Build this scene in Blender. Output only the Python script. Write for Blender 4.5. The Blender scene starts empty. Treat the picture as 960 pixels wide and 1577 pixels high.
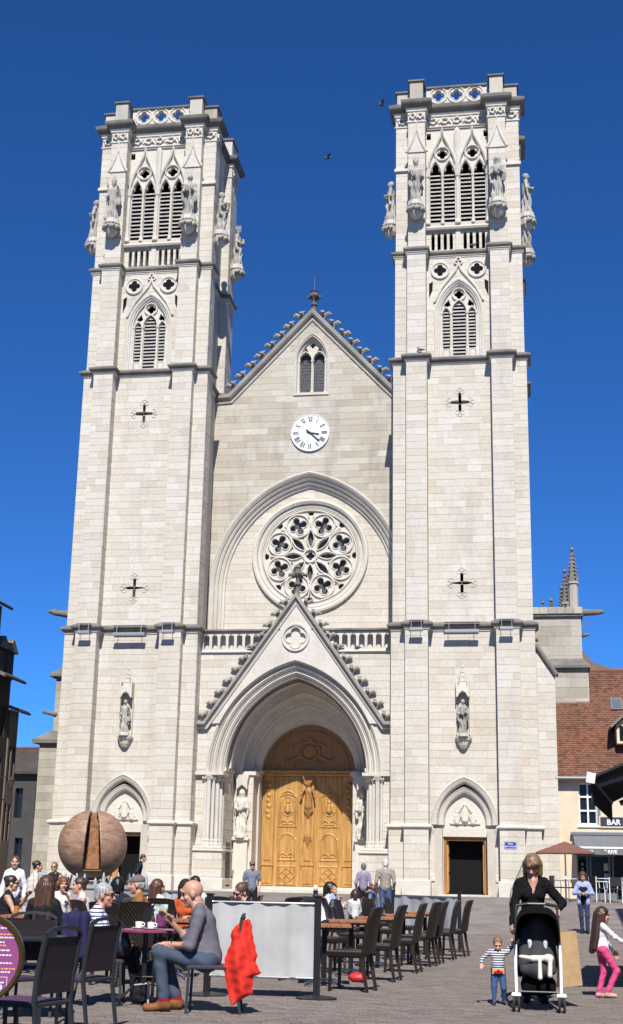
import bpy, math, random
import numpy as np
from mathutils import Vector, Matrix, noise
from mathutils.geometry import tessellate_polygon

# ------------------------------------------------------------------ scene, camera, light
S = bpy.context.scene
C = S.collection
R = math.radians
S.render.engine = 'CYCLES'
CAMP = Vector((8.919, -50.0, 1.30))
YAW, PITCH, ROLL, FPX = .163, .270, .020, 2042.5
_f = Vector((-math.sin(YAW)*math.cos(PITCH), math.cos(YAW)*math.cos(PITCH), math.sin(PITCH)))
_r = Vector((math.cos(YAW), math.sin(YAW), 0)); _u = _r.cross(_f)
_r2 = _r*math.cos(ROLL)+_u*math.sin(ROLL); _u2 = -_r*math.sin(ROLL)+_u*math.cos(ROLL)
cam = bpy.data.cameras.new('camera'); co = bpy.data.objects.new('camera', cam); C.objects.link(co)
M3 = Matrix((_r2, _u2, -_f)).transposed()
co.matrix_world = Matrix.Translation(CAMP) @ M3.to_4x4()
cam.sensor_fit = 'VERTICAL'; cam.sensor_height = 24.0; cam.sensor_width = 24.0
cam.lens = FPX/1577*24.0; cam.clip_end = 3000; cam.clip_start = .05
S.camera = co

SUN_EL, SUN_AZ = 47.0, 8.5            # elevation, degrees to the right of the facade's normal
w = bpy.data.worlds.new('World'); S.world = w; w.use_nodes = True
nt = w.node_tree; bg = nt.nodes['Background']
sky = nt.nodes.new('ShaderNodeTexSky'); sky.sky_type = 'NISHITA'; sky.sun_disc = False
sky.sun_elevation = R(SUN_EL); sky.sun_rotation = R(180-SUN_AZ)
sky.altitude = 0; sky.air_density = .6; sky.dust_density = 0; sky.ozone_density = 10
pol = nt.nodes.new('ShaderNodeMix'); pol.data_type = 'RGBA'; pol.blend_type = 'MULTIPLY'; pol.inputs['Factor'].default_value = 1
pol.inputs['B'].default_value = (.50, 1.02, 1.42, 1)      # the deep saturated blue of a clear spring sky
nt.links.new(sky.outputs['Color'], pol.inputs['A']); nt.links.new(pol.outputs['Result'], bg.inputs['Color']); bg.inputs['Strength'].default_value = .08
sl = bpy.data.lights.new('sun', 'SUN'); sl.energy = 5.0; sl.angle = R(.53); sl.color = (1, .965, .905)
so = bpy.data.objects.new('sun', sl); C.objects.link(so)
sd = Vector((math.sin(R(SUN_AZ))*math.cos(R(SUN_EL)), -math.cos(R(SUN_AZ))*math.cos(R(SUN_EL)), math.sin(R(SUN_EL))))
so.rotation_euler = sd.to_track_quat('Z', 'Y').to_euler(); so.location = (0, -40, 60)
S.view_settings.view_transform = 'Standard'; S.view_settings.look = 'None'
S.view_settings.exposure = .40; S.view_settings.gamma = 1

# ------------------------------------------------------------------ helpers
rng = random.Random(7)

def gz(y):                                # the square is level, then climbs to the church
    t = min(max((y+14)/13.0, 0), 1)
    return .80*t*t*(3-2*t)

class MB:
    """collects geometry; build() links it as ONE mesh object"""
    def __init__(s): s.v = []; s.f = []; s.m = []
    def add(s, vs, fs, m=0):
        o = len(s.v); s.v.extend([tuple(p) for p in vs]); s.f.extend([tuple(i+o for i in f) for f in fs]); s.m.extend([m]*len(fs)); return s
    def box(s, x0, x1, y0, y1, z0, z1, m=0):
        return s.add([(x0,y0,z0),(x1,y0,z0),(x1,y1,z0),(x0,y1,z0),(x0,y0,z1),(x1,y0,z1),(x1,y1,z1),(x0,y1,z1)],
                     [(0,3,2,1),(4,5,6,7),(0,1,5,4),(1,2,6,5),(2,3,7,6),(3,0,4,7)], m)
    def bev(s, x0, x1, y0, y1, z0, z1, b=.01, m=0):     # chamfered box
        P = []; 
        for z, i in ((z0, b), (z0+b, 0), (z1-b, 0), (z1, b)):
            j = b if i == 0 else b
            k = i
            P += [(x0+k+b*(i==0)*0, y0+k, z), (x1-k, y0+k, z), (x1-k, y1-k, z), (x0+k, y1-k, z)]
        F = [(3,2,1,0), (12,13,14,15)]
        for l in range(3):
            for q in range(4):
                F.append((l*4+q, l*4+(q+1)%4, l*4+4+(q+1)%4, l*4+4+q))
        return s.add(P, F, m)
    def obox(s, c, ax, ay, az, m=0):      # centre and three half-axis vectors
        c = Vector(c); ax = Vector(ax); ay = Vector(ay); az = Vector(az)
        P = [c+ax*i+ay*j+az*k for k in (-1,1) for j in (-1,1) for i in (-1,1)]
        return s.add(P, [(0,2,3,1),(4,5,7,6),(0,1,5,4),(1,3,7,5),(3,2,6,7),(2,0,4,6)], m)
    def tube(s, pts, r, n=8, m=0, cap=True, sq=1.0):
        pts = [Vector(p) for p in pts]; N = len(pts)
        rr = r if isinstance(r, (list, tuple)) else [r]*N
        up = None; V = []; F = []
        for i in range(N):
            t = (pts[min(i+1, N-1)]-pts[max(i-1, 0)]).normalized()
            if up is None:
                up = Vector((0,0,1)) if abs(t.z) < .9 else Vector((1,0,0))
            a = t.cross(up)
            if a.length < 1e-6: a = t.cross(Vector((0,1,0)))
            a.normalize(); up = a.cross(t).normalized()
            for k in range(n):
                th = 2*math.pi*k/n + (math.pi/4 if n == 4 else 0)
                V.append(pts[i]+a*(math.cos(th)*rr[i])+up*(math.sin(th)*rr[i]*sq))
        for i in range(N-1):
            for k in range(n):
                F.append((i*n+k, i*n+(k+1)%n, (i+1)*n+(k+1)%n, (i+1)*n+k))
        if cap:
            F.append(tuple(range(n-1, -1, -1))); F.append(tuple((N-1)*n+k for k in range(n)))
        return s.add(V, F, m)
    def lathe(s, prof, c=(0,0,0), n=12, m=0, sx=1, sy=1, a0=0):
        V = []; F = []
        for r, z in prof:
            for k in range(n):
                th = 2*math.pi*k/n+a0; V.append((c[0]+r*sx*math.cos(th), c[1]+r*sy*math.sin(th), c[2]+z))
        for i in range(len(prof)-1):
            for k in range(n):
                F.append((i*n+k, i*n+(k+1)%n, (i+1)*n+(k+1)%n, (i+1)*n+k))
        F.append(tuple(range(n-1, -1, -1))); F.append(tuple((len(prof)-1)*n+k for k in range(n)))
        return s.add(V, F, m)
    def plate(s, outer, holes, w0, w1, F, m=0, back=True):
        """flat plate with holes; outline in (u,v), front at depth w0, back at w1"""
        loops = [outer]+list(holes)
        tri = tessellate_polygon([[Vector((u, v, 0)) for u, v in l] for l in loops])
        flat = [p for l in loops for p in l]; n = len(flat)
        V = [F(u, v, w0) for u, v in flat]+[F(u, v, w1) for u, v in flat]
        fs = []
        for a, b, c in tri:
            pa, pb, pc = flat[a], flat[b], flat[c]
            if (pb[0]-pa[0])*(pc[1]-pa[1])-(pb[1]-pa[1])*(pc[0]-pa[0]) < 0: b, c = c, b
            fs.append((a, b, c))
            if back: fs.append((a+n, c+n, b+n))
        o = 0
        for l in loops:
            k = len(l)
            for i in range(k):
                j = (i+1) % k; fs.append((o+i, o+j, o+j+n, o+i+n))
            o += k
        return s.add(V, fs, m)
    def sweep(s, path, prof, F, closed=False, m=0):
        """moulding along a 2-D path; prof = [(offset to the left-hand outside, depth)]"""
        N = len(path); nor = []
        for i in range(N):
            a = path[i-1] if (closed or i > 0) else path[i]; b = path[(i+1) % N] if (closed or i < N-1) else path[i]
            p = path[i]
            d1 = Vector((p[0]-a[0], p[1]-a[1])); d2 = Vector((b[0]-p[0], b[1]-p[1]))
            if d1.length < 1e-9: d1 = d2
            if d2.length < 1e-9: d2 = d1
            d1.normalize(); d2.normalize()
            n1 = Vector((-d1.y, d1.x)); n2 = Vector((-d2.y, d2.x)); nn = n1+n2
            if nn.length < 1e-6: nn = n1.copy()
            nn.normalize(); nn /= max(.45, nn.dot(n1)); nor.append(nn)
        V = []; fs = []; k = len(prof)
        for i in range(N):
            for o, d in prof: V.append(F(path[i][0]+nor[i].x*o, path[i][1]+nor[i].y*o, d))
        for i in range(N if closed else N-1):
            j = (i+1) % N
            for q in range(k-1): fs.append((i*k+q, j*k+q, j*k+q+1, i*k+q+1))
        if not closed:
            fs.append(tuple(range(k))); fs.append(tuple((N-1)*k+q for q in range(k-1, -1, -1)))
        return s.add(V, fs, m)
    def ring(s, plan, prof, m=0, cap=True):
        """a profile [(outward offset, z)] carried round a closed plan polygon (counter-clockwise)"""
        N = len(plan); V = []; fs = []
        for o, z in prof:
            for p in offset_poly(plan, o): V.append((p[0], p[1], z))
        for i in range(len(prof)-1):
            for k in range(N): fs.append((i*N+k, i*N+(k+1) % N, (i+1)*N+(k+1) % N, (i+1)*N+k))
        if cap:
            o = (len(prof)-1)*N
            t = tessellate_polygon([[Vector((p[0], p[1], 0)) for p in offset_poly(plan, prof[-1][0])]])
            fs += [(a+o, b+o, c+o) for a, b, c in t]
        return s.add(V, fs, m)
    def mesh(s, name):
        me = bpy.data.meshes.new(name); me.from_pydata(s.v, [], s.f); me.polygons.foreach_set('material_index', s.m); me.update(); return me
    def build(s, name, mats, parent=None, smooth=False, loc=None, rz=0):
        me = s.mesh(name)
        for mt in (mats if isinstance(mats, (list, tuple)) else [mats]): me.materials.append(mt)
        if smooth: me.polygons.foreach_set('use_smooth', [True]*len(me.polygons))
        return link(name, me, parent, loc, rz)

def link(name, me, parent=None, loc=None, rz=0):
    o = bpy.data.objects.new(name, me); C.objects.link(o)
    if parent is not None: o.parent = parent
    if loc is not None: o.location = loc
    if rz: o.rotation_euler.z = rz
    return o

def offset_poly(P, o):
    if o == 0: return list(P)
    N = len(P); out = []
    for i in range(N):
        a, p, b = P[i-1], P[i], P[(i+1) % N]
        d1 = Vector((p[0]-a[0], p[1]-a[1])).normalized(); d2 = Vector((b[0]-p[0], b[1]-p[1])).normalized()
        n1 = Vector((d1.y, -d1.x)); n2 = Vector((d2.y, -d2.x)); nn = n1+n2
        nn = nn.normalized() if nn.length > 1e-6 else n1
        out.append((p[0]+nn.x*o/max(.3, nn.dot(n1)), p[1]+nn.y*o/max(.3, nn.dot(n1))))
    return out

def empty(name, loc=(0,0,0), rz=0):
    o = bpy.data.objects.new(name, None); C.objects.link(o); o.location = loc; o.rotation_euler.z = rz; o.empty_display_size = .2
    return o
def tag(o, label=None, cat=None, group=None, kind=None):
    if label: o['label'] = label
    if cat: o['category'] = cat
    if group: o['group'] = group
    if kind: o['kind'] = kind
    return o
KIDS = {}
def copy_tree(o, parent=None):
    c = o.copy(); C.objects.link(c)
    if parent is not None: c.parent = parent
    for ch in o.children: copy_tree(ch, c)
    return c

def FR(u, v, w): return (u, w, v)
def frame(cx):
    return lambda u, v, w: (cx+u, w, v)

# ------------------------------------------------------------------ outlines
def circle(cx, cy, r, n=32, a0=0): return [(cx+r*math.cos(a0+2*math.pi*i/n), cy+r*math.sin(a0+2*math.pi*i/n)) for i in range(n)]
def foil(cx, cy, r, k=4, n=40, a0=0, d=.52, rc=.44):
    """k-lobed opening of radius about r"""
    out = []
    for i in range(n):
        th = 2*math.pi*i/n; ph = (th-a0+math.pi/k) % (2*math.pi/k)-math.pi/k
        q = (rc*r)**2-(d*r*math.sin(ph))**2
        rr = d*r*math.cos(ph)+math.sqrt(max(q, 0))
        out.append((cx+rr*math.cos(th), cy+rr*math.sin(th)))
    return out
def arch_top(hw, zs, za, n=12, cx=0):
    """left spring -> apex -> right spring of a pointed arch"""
    h = za-zs; r = (hw*hw+h*h)/(2*hw)        # circle through spring with vertical tangent and the apex
    if h <= hw*1.001:
        L = [(cx-hw*math.cos(math.pi/2*i/n), zs+h*math.sin(math.pi/2*i/n)) for i in range(n+1)]
    else:
        c = -hw+r; a1 = math.pi-math.atan2(h, -(0-c)) if c > 0 else math.pi/2
        L = [(cx+c+r*math.cos(math.pi-(math.pi-a1)*i/n), zs+r*math.sin(math.pi-(math.pi-a1)*i/n)) for i in range(n+1)]
    Rr = [(2*cx-u, v) for u, v in reversed(L[:-1])]
    return L+Rr
def arch(hw, z0, zs, za, n=12, cx=0):
    """closed pointed-arch outline, clockwise from bottom left"""
    return [(cx-hw, z0)]+arch_top(hw, zs, za, n, cx)+[(cx+hw, z0)]
def rect(u0, u1, v0, v1): return [(u0, v0), (u1, v0), (u1, v1), (u0, v1)]

def span(poly, v):
    xs = []
    N = len(poly)
    for i in range(N):
        a, b = poly[i], poly[(i+1) % N]
        if (a[1] <= v < b[1]) or (b[1] <= v < a[1]): xs.append(a[0]+(b[0]-a[0])*(v-a[1])/(b[1]-a[1]))
    return (min(xs), max(xs)) if xs else None

# ------------------------------------------------------------------ materials
def new_mat(name):
    m = bpy.data.materials.new(name); m.use_nodes = True; n = m.node_tree.nodes; return m, m.node_tree, n['Principled BSDF']
def flat(name, col, rough=.6, metal=0, spec=.5, noise_amt=0, nscale=8, bump=0, bscale=60, alpha=None, coat=0):
    m, t, b = new_mat(name)
    b.inputs['Roughness'].default_value = rough; b.inputs['Metallic'].default_value = metal; b.inputs['Specular IOR Level'].default_value = spec
    b.inputs['Base Color'].default_value = (*col, 1)
    if coat: b.inputs['Coat Weight'].default_value = coat
    if noise_amt or bump:
        tc = t.nodes.new('ShaderNodeTexCoord')
    if noise_amt:
        nz = t.nodes.new('ShaderNodeTexNoise'); nz.inputs['Scale'].default_value = nscale; nz.inputs['Detail'].default_value = 6
        t.links.new(tc.outputs['Object'], nz.inputs['Vector'])
        mr = t.nodes.new('ShaderNodeMapRange'); mr.inputs['From Min'].default_value = .3; mr.inputs['From Max'].default_value = .7
        mr.inputs['To Min'].default_value = 1-noise_amt; mr.inputs['To Max'].default_value = 1+noise_amt*.6
        t.links.new(nz.outputs['Fac'], mr.inputs['Value'])
        mx = t.nodes.new('ShaderNodeMix'); mx.data_type = 'RGBA'; mx.blend_type = 'MULTIPLY'; mx.inputs['Factor'].default_value = 1
        mx.inputs['A'].default_value = (*col, 1); t.links.new(mr.outputs['Result'], mx.inputs['B']); t.links.new(mx.outputs['Result'], b.inputs['Base Color'])
    if bump:
        n2 = t.nodes.new('ShaderNodeTexNoise'); n2.inputs['Scale'].default_value = bscale; n2.inputs['Detail'].default_value = 4
        t.links.new(tc.outputs['Object'], n2.inputs['Vector'])
        bp = t.nodes.new('ShaderNodeBump'); bp.inputs['Strength'].default_value = bump; bp.inputs['Distance'].default_value = .02
        t.links.new(n2.outputs['Fac'], bp.inputs['Height']); t.links.new(bp.outputs['Normal'], b.inputs['Normal'])
    return m
def stone_mat(name, cols, stain=(.30,.28,.25), stain_amt=.35, rough=.85, per_piece=True, streak=1.0):
    """limestone: each piece has a tint of its own, weather stains in world space"""
    m, t, b = new_mat(name); L = t.links; N = t.nodes.new
    b.inputs['Roughness'].default_value = rough; b.inputs['Specular IOR Level'].default_value = .25
    ramp = N('ShaderNodeValToRGB'); ramp.color_ramp.interpolation = 'LINEAR'
    e = ramp.color_ramp.elements
    while len(e) < len(cols): e.new(.5)
    for i, c in enumerate(cols): e[i].position = i/(len(cols)-1); e[i].color = (*c, 1)
    geo = N('ShaderNodeNewGeometry')
    if per_piece:
        oi = N('ShaderNodeObjectInfo'); ad = N('ShaderNodeMath'); ad.operation = 'ADD'
        L.new(geo.outputs['Random Per Island'], ad.inputs[0]); L.new(oi.outputs['Random'], ad.inputs[1])
        fr = N('ShaderNodeMath'); fr.operation = 'FRACT'; L.new(ad.outputs[0], fr.inputs[0]); L.new(fr.outputs[0], ramp.inputs['Fac'])
    else:
        n0 = N('ShaderNodeTexNoise'); n0.inputs['Scale'].default_value = 1.3; n0.inputs['Detail'].default_value = 5
        L.new(geo.outputs['Position'], n0.inputs['Vector']); mr0 = N('ShaderNodeMapRange'); mr0.inputs['From Min'].default_value = .3; mr0.inputs['From Max'].default_value = .7
        L.new(n0.outputs['Fac'], mr0.inputs['Value']); L.new(mr0.outputs['Result'], ramp.inputs['Fac'])
    # big blotches and rain streaks
    mp = N('ShaderNodeMapping'); mp.inputs['Scale'].default_value = (1.1, 1.1, .28*streak); L.new(geo.outputs['Position'], mp.inputs['Vector'])
    n1 = N('ShaderNodeTexNoise'); n1.inputs['Scale'].default_value = .9; n1.inputs['Detail'].default_value = 8; n1.inputs['Roughness'].default_value = .65
    L.new(mp.outputs['Vector'], n1.inputs['Vector'])
    mr = N('ShaderNodeMapRange'); mr.inputs['From Min'].default_value = .52; mr.inputs['From Max'].default_value = .8; mr.inputs['To Max'].default_value = stain_amt
    L.new(n1.outputs['Fac'], mr.inputs['Value'])
    mx = N('ShaderNodeMix'); mx.data_type = 'RGBA'; mx.inputs['B'].default_value = (*stain, 1)
    L.new(mr.outputs['Result'], mx.inputs['Factor']); L.new(ramp.outputs['Color'], mx.inputs['A'])
    n2 = N('ShaderNodeTexNoise'); n2.inputs['Scale'].default_value = 14; n2.inputs['Detail'].default_value = 6; L.new(geo.outputs['Position'], n2.inputs['Vector'])
    mr2 = N('ShaderNodeMapRange'); mr2.inputs['From Min'].default_value = .25; mr2.inputs['From Max'].default_value = .75; mr2.inputs['To Min'].default_value = .88; mr2.inputs['To Max'].default_value = 1.08
    L.new(n2.outputs['Fac'], mr2.inputs['Value'])
    m2 = N('ShaderNodeMix'); m2.data_type = 'RGBA'; m2.blend_type = 'MULTIPLY'; m2.inputs['Factor'].default_value = 1
    L.new(mx.outputs['Result'], m2.inputs['A']); L.new(mr2.outputs['Result'], m2.inputs['B']); L.new(m2.outputs['Result'], b.inputs['Base Color'])
    n3 = N('ShaderNodeTexNoise'); n3.inputs['Scale'].default_value = 5.5; n3.inputs['Detail'].default_value = 10; n3.inputs['Roughness'].default_value = .75; n3.inputs['Distortion'].default_value = .4; L.new(geo.outputs['Position'], n3.inputs['Vector'])
    mr3 = N('ShaderNodeMapRange'); mr3.inputs['From Min'].default_value = .56; mr3.inputs['From Max'].default_value = .78; mr3.inputs['To Max'].default_value = stain_amt*.8; L.new(n3.outputs['Fac'], mr3.inputs['Value'])
    m3 = N('ShaderNodeMix'); m3.data_type = 'RGBA'; m3.inputs['B'].default_value = (*[q*.8 for q in stain], 1); L.new(mr3.outputs['Result'], m3.inputs['Factor']); L.new(m2.outputs['Result'], m3.inputs['A']); L.new(m3.outputs['Result'], b.inputs['Base Color'])
    bp = N('ShaderNodeBump'); bp.inputs['Strength'].default_value = .25; bp.inputs['Distance'].default_value = .02; L.new(n2.outputs['Fac'], bp.inputs['Height']); L.new(bp.outputs['Normal'], b.inputs['Normal'])
    return m

M = {}
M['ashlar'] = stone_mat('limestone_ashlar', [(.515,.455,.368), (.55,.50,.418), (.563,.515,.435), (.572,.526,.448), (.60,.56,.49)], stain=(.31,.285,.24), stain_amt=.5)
M['trim'] = stone_mat('limestone_trim', [(.54,.495,.42), (.615,.575,.508)], stain_amt=.40, per_piece=False)
M['mortar'] = stone_mat('mortar_and_core', [(.45,.41,.35), (.52,.475,.41)], stain_amt=.3, per_piece=False)
M['weathered'] = stone_mat('weathered_coping', [(.12,.112,.10), (.23,.212,.185)], stain=(.075,.07,.065), stain_amt=.5, per_piece=False)
M['coping'] = stone_mat('worn_coping', [(.22,.205,.18), (.34,.315,.275)], stain=(.12,.115,.105), stain_amt=.6, per_piece=False)
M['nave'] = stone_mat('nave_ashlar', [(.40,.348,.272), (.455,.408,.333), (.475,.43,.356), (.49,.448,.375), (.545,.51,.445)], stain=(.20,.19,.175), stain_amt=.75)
M['old'] = stone_mat('old_ashlar', [(.33,.295,.235), (.40,.365,.30), (.46,.425,.36)], stain=(.2,.19,.17), stain_amt=.6)
M['slate'] = flat('dark_louvre_slat', (.42,.40,.37), .7, noise_amt=.2)
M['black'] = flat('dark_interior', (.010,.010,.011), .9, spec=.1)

# ------------------------------------------------------------------ ashlar: every stone its own block
STONES = []          # (parent, verts, faces, material key, visible size)
def veneer(parent, F, u0, u1, v0, v1, wd, mat='ashlar', course=.29, ln=(.42, .95), outer=None, holes=(), seed=0, proud=.012, g=.0048):
    rg = random.Random(seed); n = max(1, round((v1-v0)/course)); ch = (v1-v0)/n
    for i in range(n):
        a, b = v0+i*ch+g, v0+(i+1)*ch-g
        u = u0
        first = rg.uniform(.35, 1.0)
        while u < u1-.02:
            L = rg.uniform(*ln)*(first if u == u0 else 1); 
            if u+L > u1-.25: L = u1-u
            s0, s1 = u+g, u+L-g
            pw = wd-proud*rg.uniform(.55, 1.25)
            if s1-s0 > .02: _stone(parent, F, s0, s1, a, b, pw, wd+.02, mat, outer, holes)
            u += L
def _stone(parent, F, s0, s1, a, b, w0, w1, mat, outer, holes):
    touched = outer is not None
    near = []
    for h in holes:
        hv = [p[1] for p in h]; hu = [p[0] for p in h]
        if max(hv) > a and min(hv) < b and max(hu) > s0 and min(hu) < s1: near.append(h)
    if not near and outer is None:
        V = [F(s0,a,w0),F(s1,a,w0),F(s1,b,w0),F(s0,b,w0),F(s0,a,w1),F(s1,a,w1),F(s1,b,w1),F(s0,b,w1)]
        Fc = [(0,1,2,3),(0,4,5,1),(1,5,6,2),(2,6,7,3),(3,7,4,0)]
        _keep(parent, V, Fc, mat, (s1-s0)*(b-a)); return
    K = 6; pieces = []           # row strips on each side of the opening
    rows = []
    for k in range(K+1):
        v = a+(b-a)*k/K; l, r = s0, s1
        if outer is not None:
            o = span(outer, v)
            if o is None: rows.append((v, [])); continue
            l, r = max(l, o[0]), min(r, o[1])
        iv = [(l, r)] if r > l else []
        for h in near:
            o = span(h, v)
            if o is None: continue
            nv = []
            for p, q in iv:
                if o[0] > p: nv.append((p, min(q, o[0])))
                if o[1] < q: nv.append((max(p, o[1]), q))
            iv = [z for z in nv if z[1]-z[0] > .004]
        rows.append((v, iv))
    V = []; Fc = []; area = 0
    for k in range(K):
        (va, A), (vb, B) = rows[k], rows[k+1]
        if not A and not B: continue
        if len(A) == len(B): pr = list(zip(A, B))
        elif len(A) > len(B) and len(B) == 1 and len(A) == 2:
            m = (A[0][1]+A[1][0])/2; pr = [(A[0], (B[0][0], m)), (A[1], (m, B[0][1]))]
        elif len(B) > len(A) and len(A) == 1 and len(B) == 2:
            m = (B[0][1]+B[1][0])/2; pr = [((A[0][0], m), B[0]), ((m, A[0][1]), B[1])]
        else: continue
        for (p, q), (r, s) in pr:
            o = len(V); V += [F(p,va,w0),F(q,va,w0),F(s,vb,w0),F(r,vb,w0),F(p,va,w1),F(q,va,w1),F(s,vb,w1),F(r,vb,w1)]
            Fc += [(o,o+1,o+2,o+3),(o+1,o+5,o+6,o+2),(o+3,o+7,o+4,o)]
            if k == 0: Fc.append((o,o+4,o+5,o+1))
            if k == K-1: Fc.append((o+2,o+6,o+7,o+3))
            area += (q-p+s-r)/2*(vb-va)
    if V and area > .01:
        # weld the strips of one stone so that it stays one island
        key = {}; idx = []; W = []
        for p in V:
            k = (round(p[0], 4), round(p[1], 4), round(p[2], 4))
            if k not in key: key[k] = len(W); W.append(p)
            idx.append(key[k])
        Fw = []
        for f in Fc:
            f = [idx[i] for i in f]; q = [f[i] for i in range(len(f)) if f[i] != f[i-1]]
            if len(q) > 2: Fw.append(tuple(q))
        _keep(parent, W, Fw, mat, area)
def _keep(parent, V, Fc, mat, area):
    p = V[0]; d = (p[0]-CAMP.x)**2+(p[1]-CAMP.y)**2+(p[2]-CAMP.z)**2
    STONES.append((parent, V, Fc, mat, area/d*math.sqrt(1/(1+((p[2])/50)**2))))
def lay_stones(limit=300):
    order = sorted(range(len(STONES)), key=lambda i: -STONES[i][4])
    single = set(order[:limit]); rest = {}
    for i, (par, V, Fc, mat, a) in enumerate(STONES):
        if i in single:
            mb = MB(); c = Vector(V[0]); mb.add([Vector(p)-c for p in V], Fc); mb.build('stone', M[mat], par, loc=c)
        else:
            rest.setdefault((par.name, mat), (par, MB()))[1].add(V, Fc)
    for (n, mat), (par, mb) in rest.items():
        o = mb.build('stone_courses', M[mat], par); o['kind'] = 'stuff'

# ------------------------------------------------------------------ signed-distance modelling: statues, people, animals
def sdf_mesh(prims, h=.015, k=.03, warp=None, subs=(), clip=None):
    """prims: ('c',a,b,ra,rb,mat) tapered limbs or ('e',centre,radii,mat[,rot3x3]); smooth union; returns verts, quads, material per quad"""
    lo = np.full(3, 1e9); hi = -lo
    for p in prims:
        if p[0] == 'c':
            for q, r in ((p[1], p[3]), (p[2], p[4])): lo = np.minimum(lo, np.array(q)-r); hi = np.maximum(hi, np.array(q)+r)
        else:
            r = max(p[2]) if len(p) > 4 else np.array(p[2]); lo = np.minimum(lo, np.array(p[1])-r); hi = np.maximum(hi, np.array(p[1])+r)
    lo = lo-2.5*h-.02; hi = hi+2.5*h+.02
    n = np.maximum(4, np.ceil((hi-lo)/h).astype(int)+1)
    ax = [lo[i]+h*np.arange(n[i]) for i in range(3)]
    G = np.stack(np.meshgrid(*ax, indexing='ij'), -1).astype(np.float32)
    def dist(p, P):
        if p[0] == 'c':
            a = np.array(p[1], np.float32); b = np.array(p[2], np.float32); ba = b-a
            pa = P-a; t = np.clip((pa@ba)/max(float(ba@ba), 1e-9), 0, 1)
            return np.linalg.norm(pa-t[..., None]*ba, axis=-1)-(p[3]+(p[4]-p[3])*t)
        r = np.array(p[2], np.float32); q = P-np.array(p[1], np.float32)
        if len(p) > 4: q = q@np.array(p[4], np.float32)
        k0 = np.linalg.norm(q/r, axis=-1); k1 = np.linalg.norm(q/(r*r), axis=-1)+1e-6
        return k0*(k0-1)/k1
    D = np.full(G.shape[:3], 1e3, np.float32)
    for p in prims:
        # only the neighbourhood of the primitive matters
        if p[0] == 'c':
            rr = max(p[3], p[4]); bl = np.minimum(p[1], p[2])-rr; bh = np.maximum(p[1], p[2])+rr
        else:
            rr = np.full(3, max(p[2])) if len(p) > 4 else np.array(p[2]); bl = np.array(p[1])-rr; bh = np.array(p[1])+rr
        i0 = np.maximum(0, ((bl-.08-lo)/h).astype(int)); i1 = np.minimum(n, ((bh+.08-lo)/h).astype(int)+2)
        sl = tuple(slice(i0[i], i1[i]) for i in range(3))
        d = dist(p, G[sl]); e = D[sl]
        hh = np.maximum(k-np.abs(e-d), 0)/k
        D[sl] = np.minimum(e, d)-hh*hh*k*.25
    for p in subs: D = np.maximum(D, -dist(p, G))
    if warp is not None: D = D+warp(G)
    if clip is not None: D = np.maximum(D, clip(G))
    # naive surface nets
    ins = D < 0
    c = np.zeros(tuple(n-1), int)
    for dx in (0,1):
        for dy in (0,1):
            for dz in (0,1): c += ins[dx:n[0]-1+dx, dy:n[1]-1+dy, dz:n[2]-1+dz]
    act = (c > 0) & (c < 8); ids = np.argwhere(act); num = -np.ones(act.shape, int); num[act] = np.arange(len(ids))
    acc = np.zeros((len(ids), 3)); cnt = np.zeros(len(ids))
    cor = [(x,y,z) for x in (0,1) for y in (0,1) for z in (0,1)]
    for i in range(8):
        for j in range(i+1, 8):
            df = np.abs(np.array(cor[i])-np.array(cor[j]))
            if df.sum() != 1: continue
            A = ids+cor[i]; B = ids+cor[j]
            va = D[A[:,0],A[:,1],A[:,2]]; vb = D[B[:,0],B[:,1],B[:,2]]
            mk = (va < 0) != (vb < 0); t = np.where(mk, va/np.where(mk, va-vb, 1), 0)
            acc += np.where(mk[:, None], np.array(cor[i])+t[:, None]*(np.array(cor[j])-np.array(cor[i])), 0); cnt += mk
    V = lo+h*(ids+acc/np.maximum(cnt, 1)[:, None])
    Q = []
    for d in range(3):
        s1 = [slice(0, n[i]-1 if i == d else n[i]) for i in range(3)]; s2 = [slice(1, n[i]) if i == d else slice(0, n[i]) for i in range(3)]
        a, b = ins[tuple(s1)], ins[tuple(s2)]
        e = np.argwhere(a != b); flip = b[e[:,0],e[:,1],e[:,2]]
        u, v = (d+1) % 3, (d+2) % 3
        ok = (e[:,u] > 0) & (e[:,v] > 0) & (e[:,u] < n[u]-1) & (e[:,v] < n[v]-1); e = e[ok]; flip = flip[ok]
        if not len(e): continue
        def cell(du, dv):
            q = e.copy(); q[:,u] -= du; q[:,v] -= dv; return num[q[:,0],q[:,1],q[:,2]]
        q = np.stack([cell(1,1), cell(0,1), cell(0,0), cell(1,0)], 1)
        q[flip] = q[flip][:, ::-1]; Q.append(q)
    Q = np.concatenate(Q)
    mats = np.zeros(len(Q), int); best = np.full(len(Q), 1e9); cen = V[Q].mean(1)
    for p in prims:
        d = dist(p, cen.astype(np.float32)); mk = d < best; best[mk] = d[mk]; mats[mk] = (p[5] if p[0] == 'c' else p[3])
    return V, Q, mats
def sdf_add(mb, res, mx=None):
    V, Q, m = res
    if mx is not None:
        A = np.array(mx); V = V@A[:3,:3].T+A[:3,3]
    o = len(mb.v); mb.v.extend(map(tuple, V.tolist())); mb.f.extend(map(tuple, (Q+o).tolist())); mb.m.extend(m.tolist()); return mb

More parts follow.
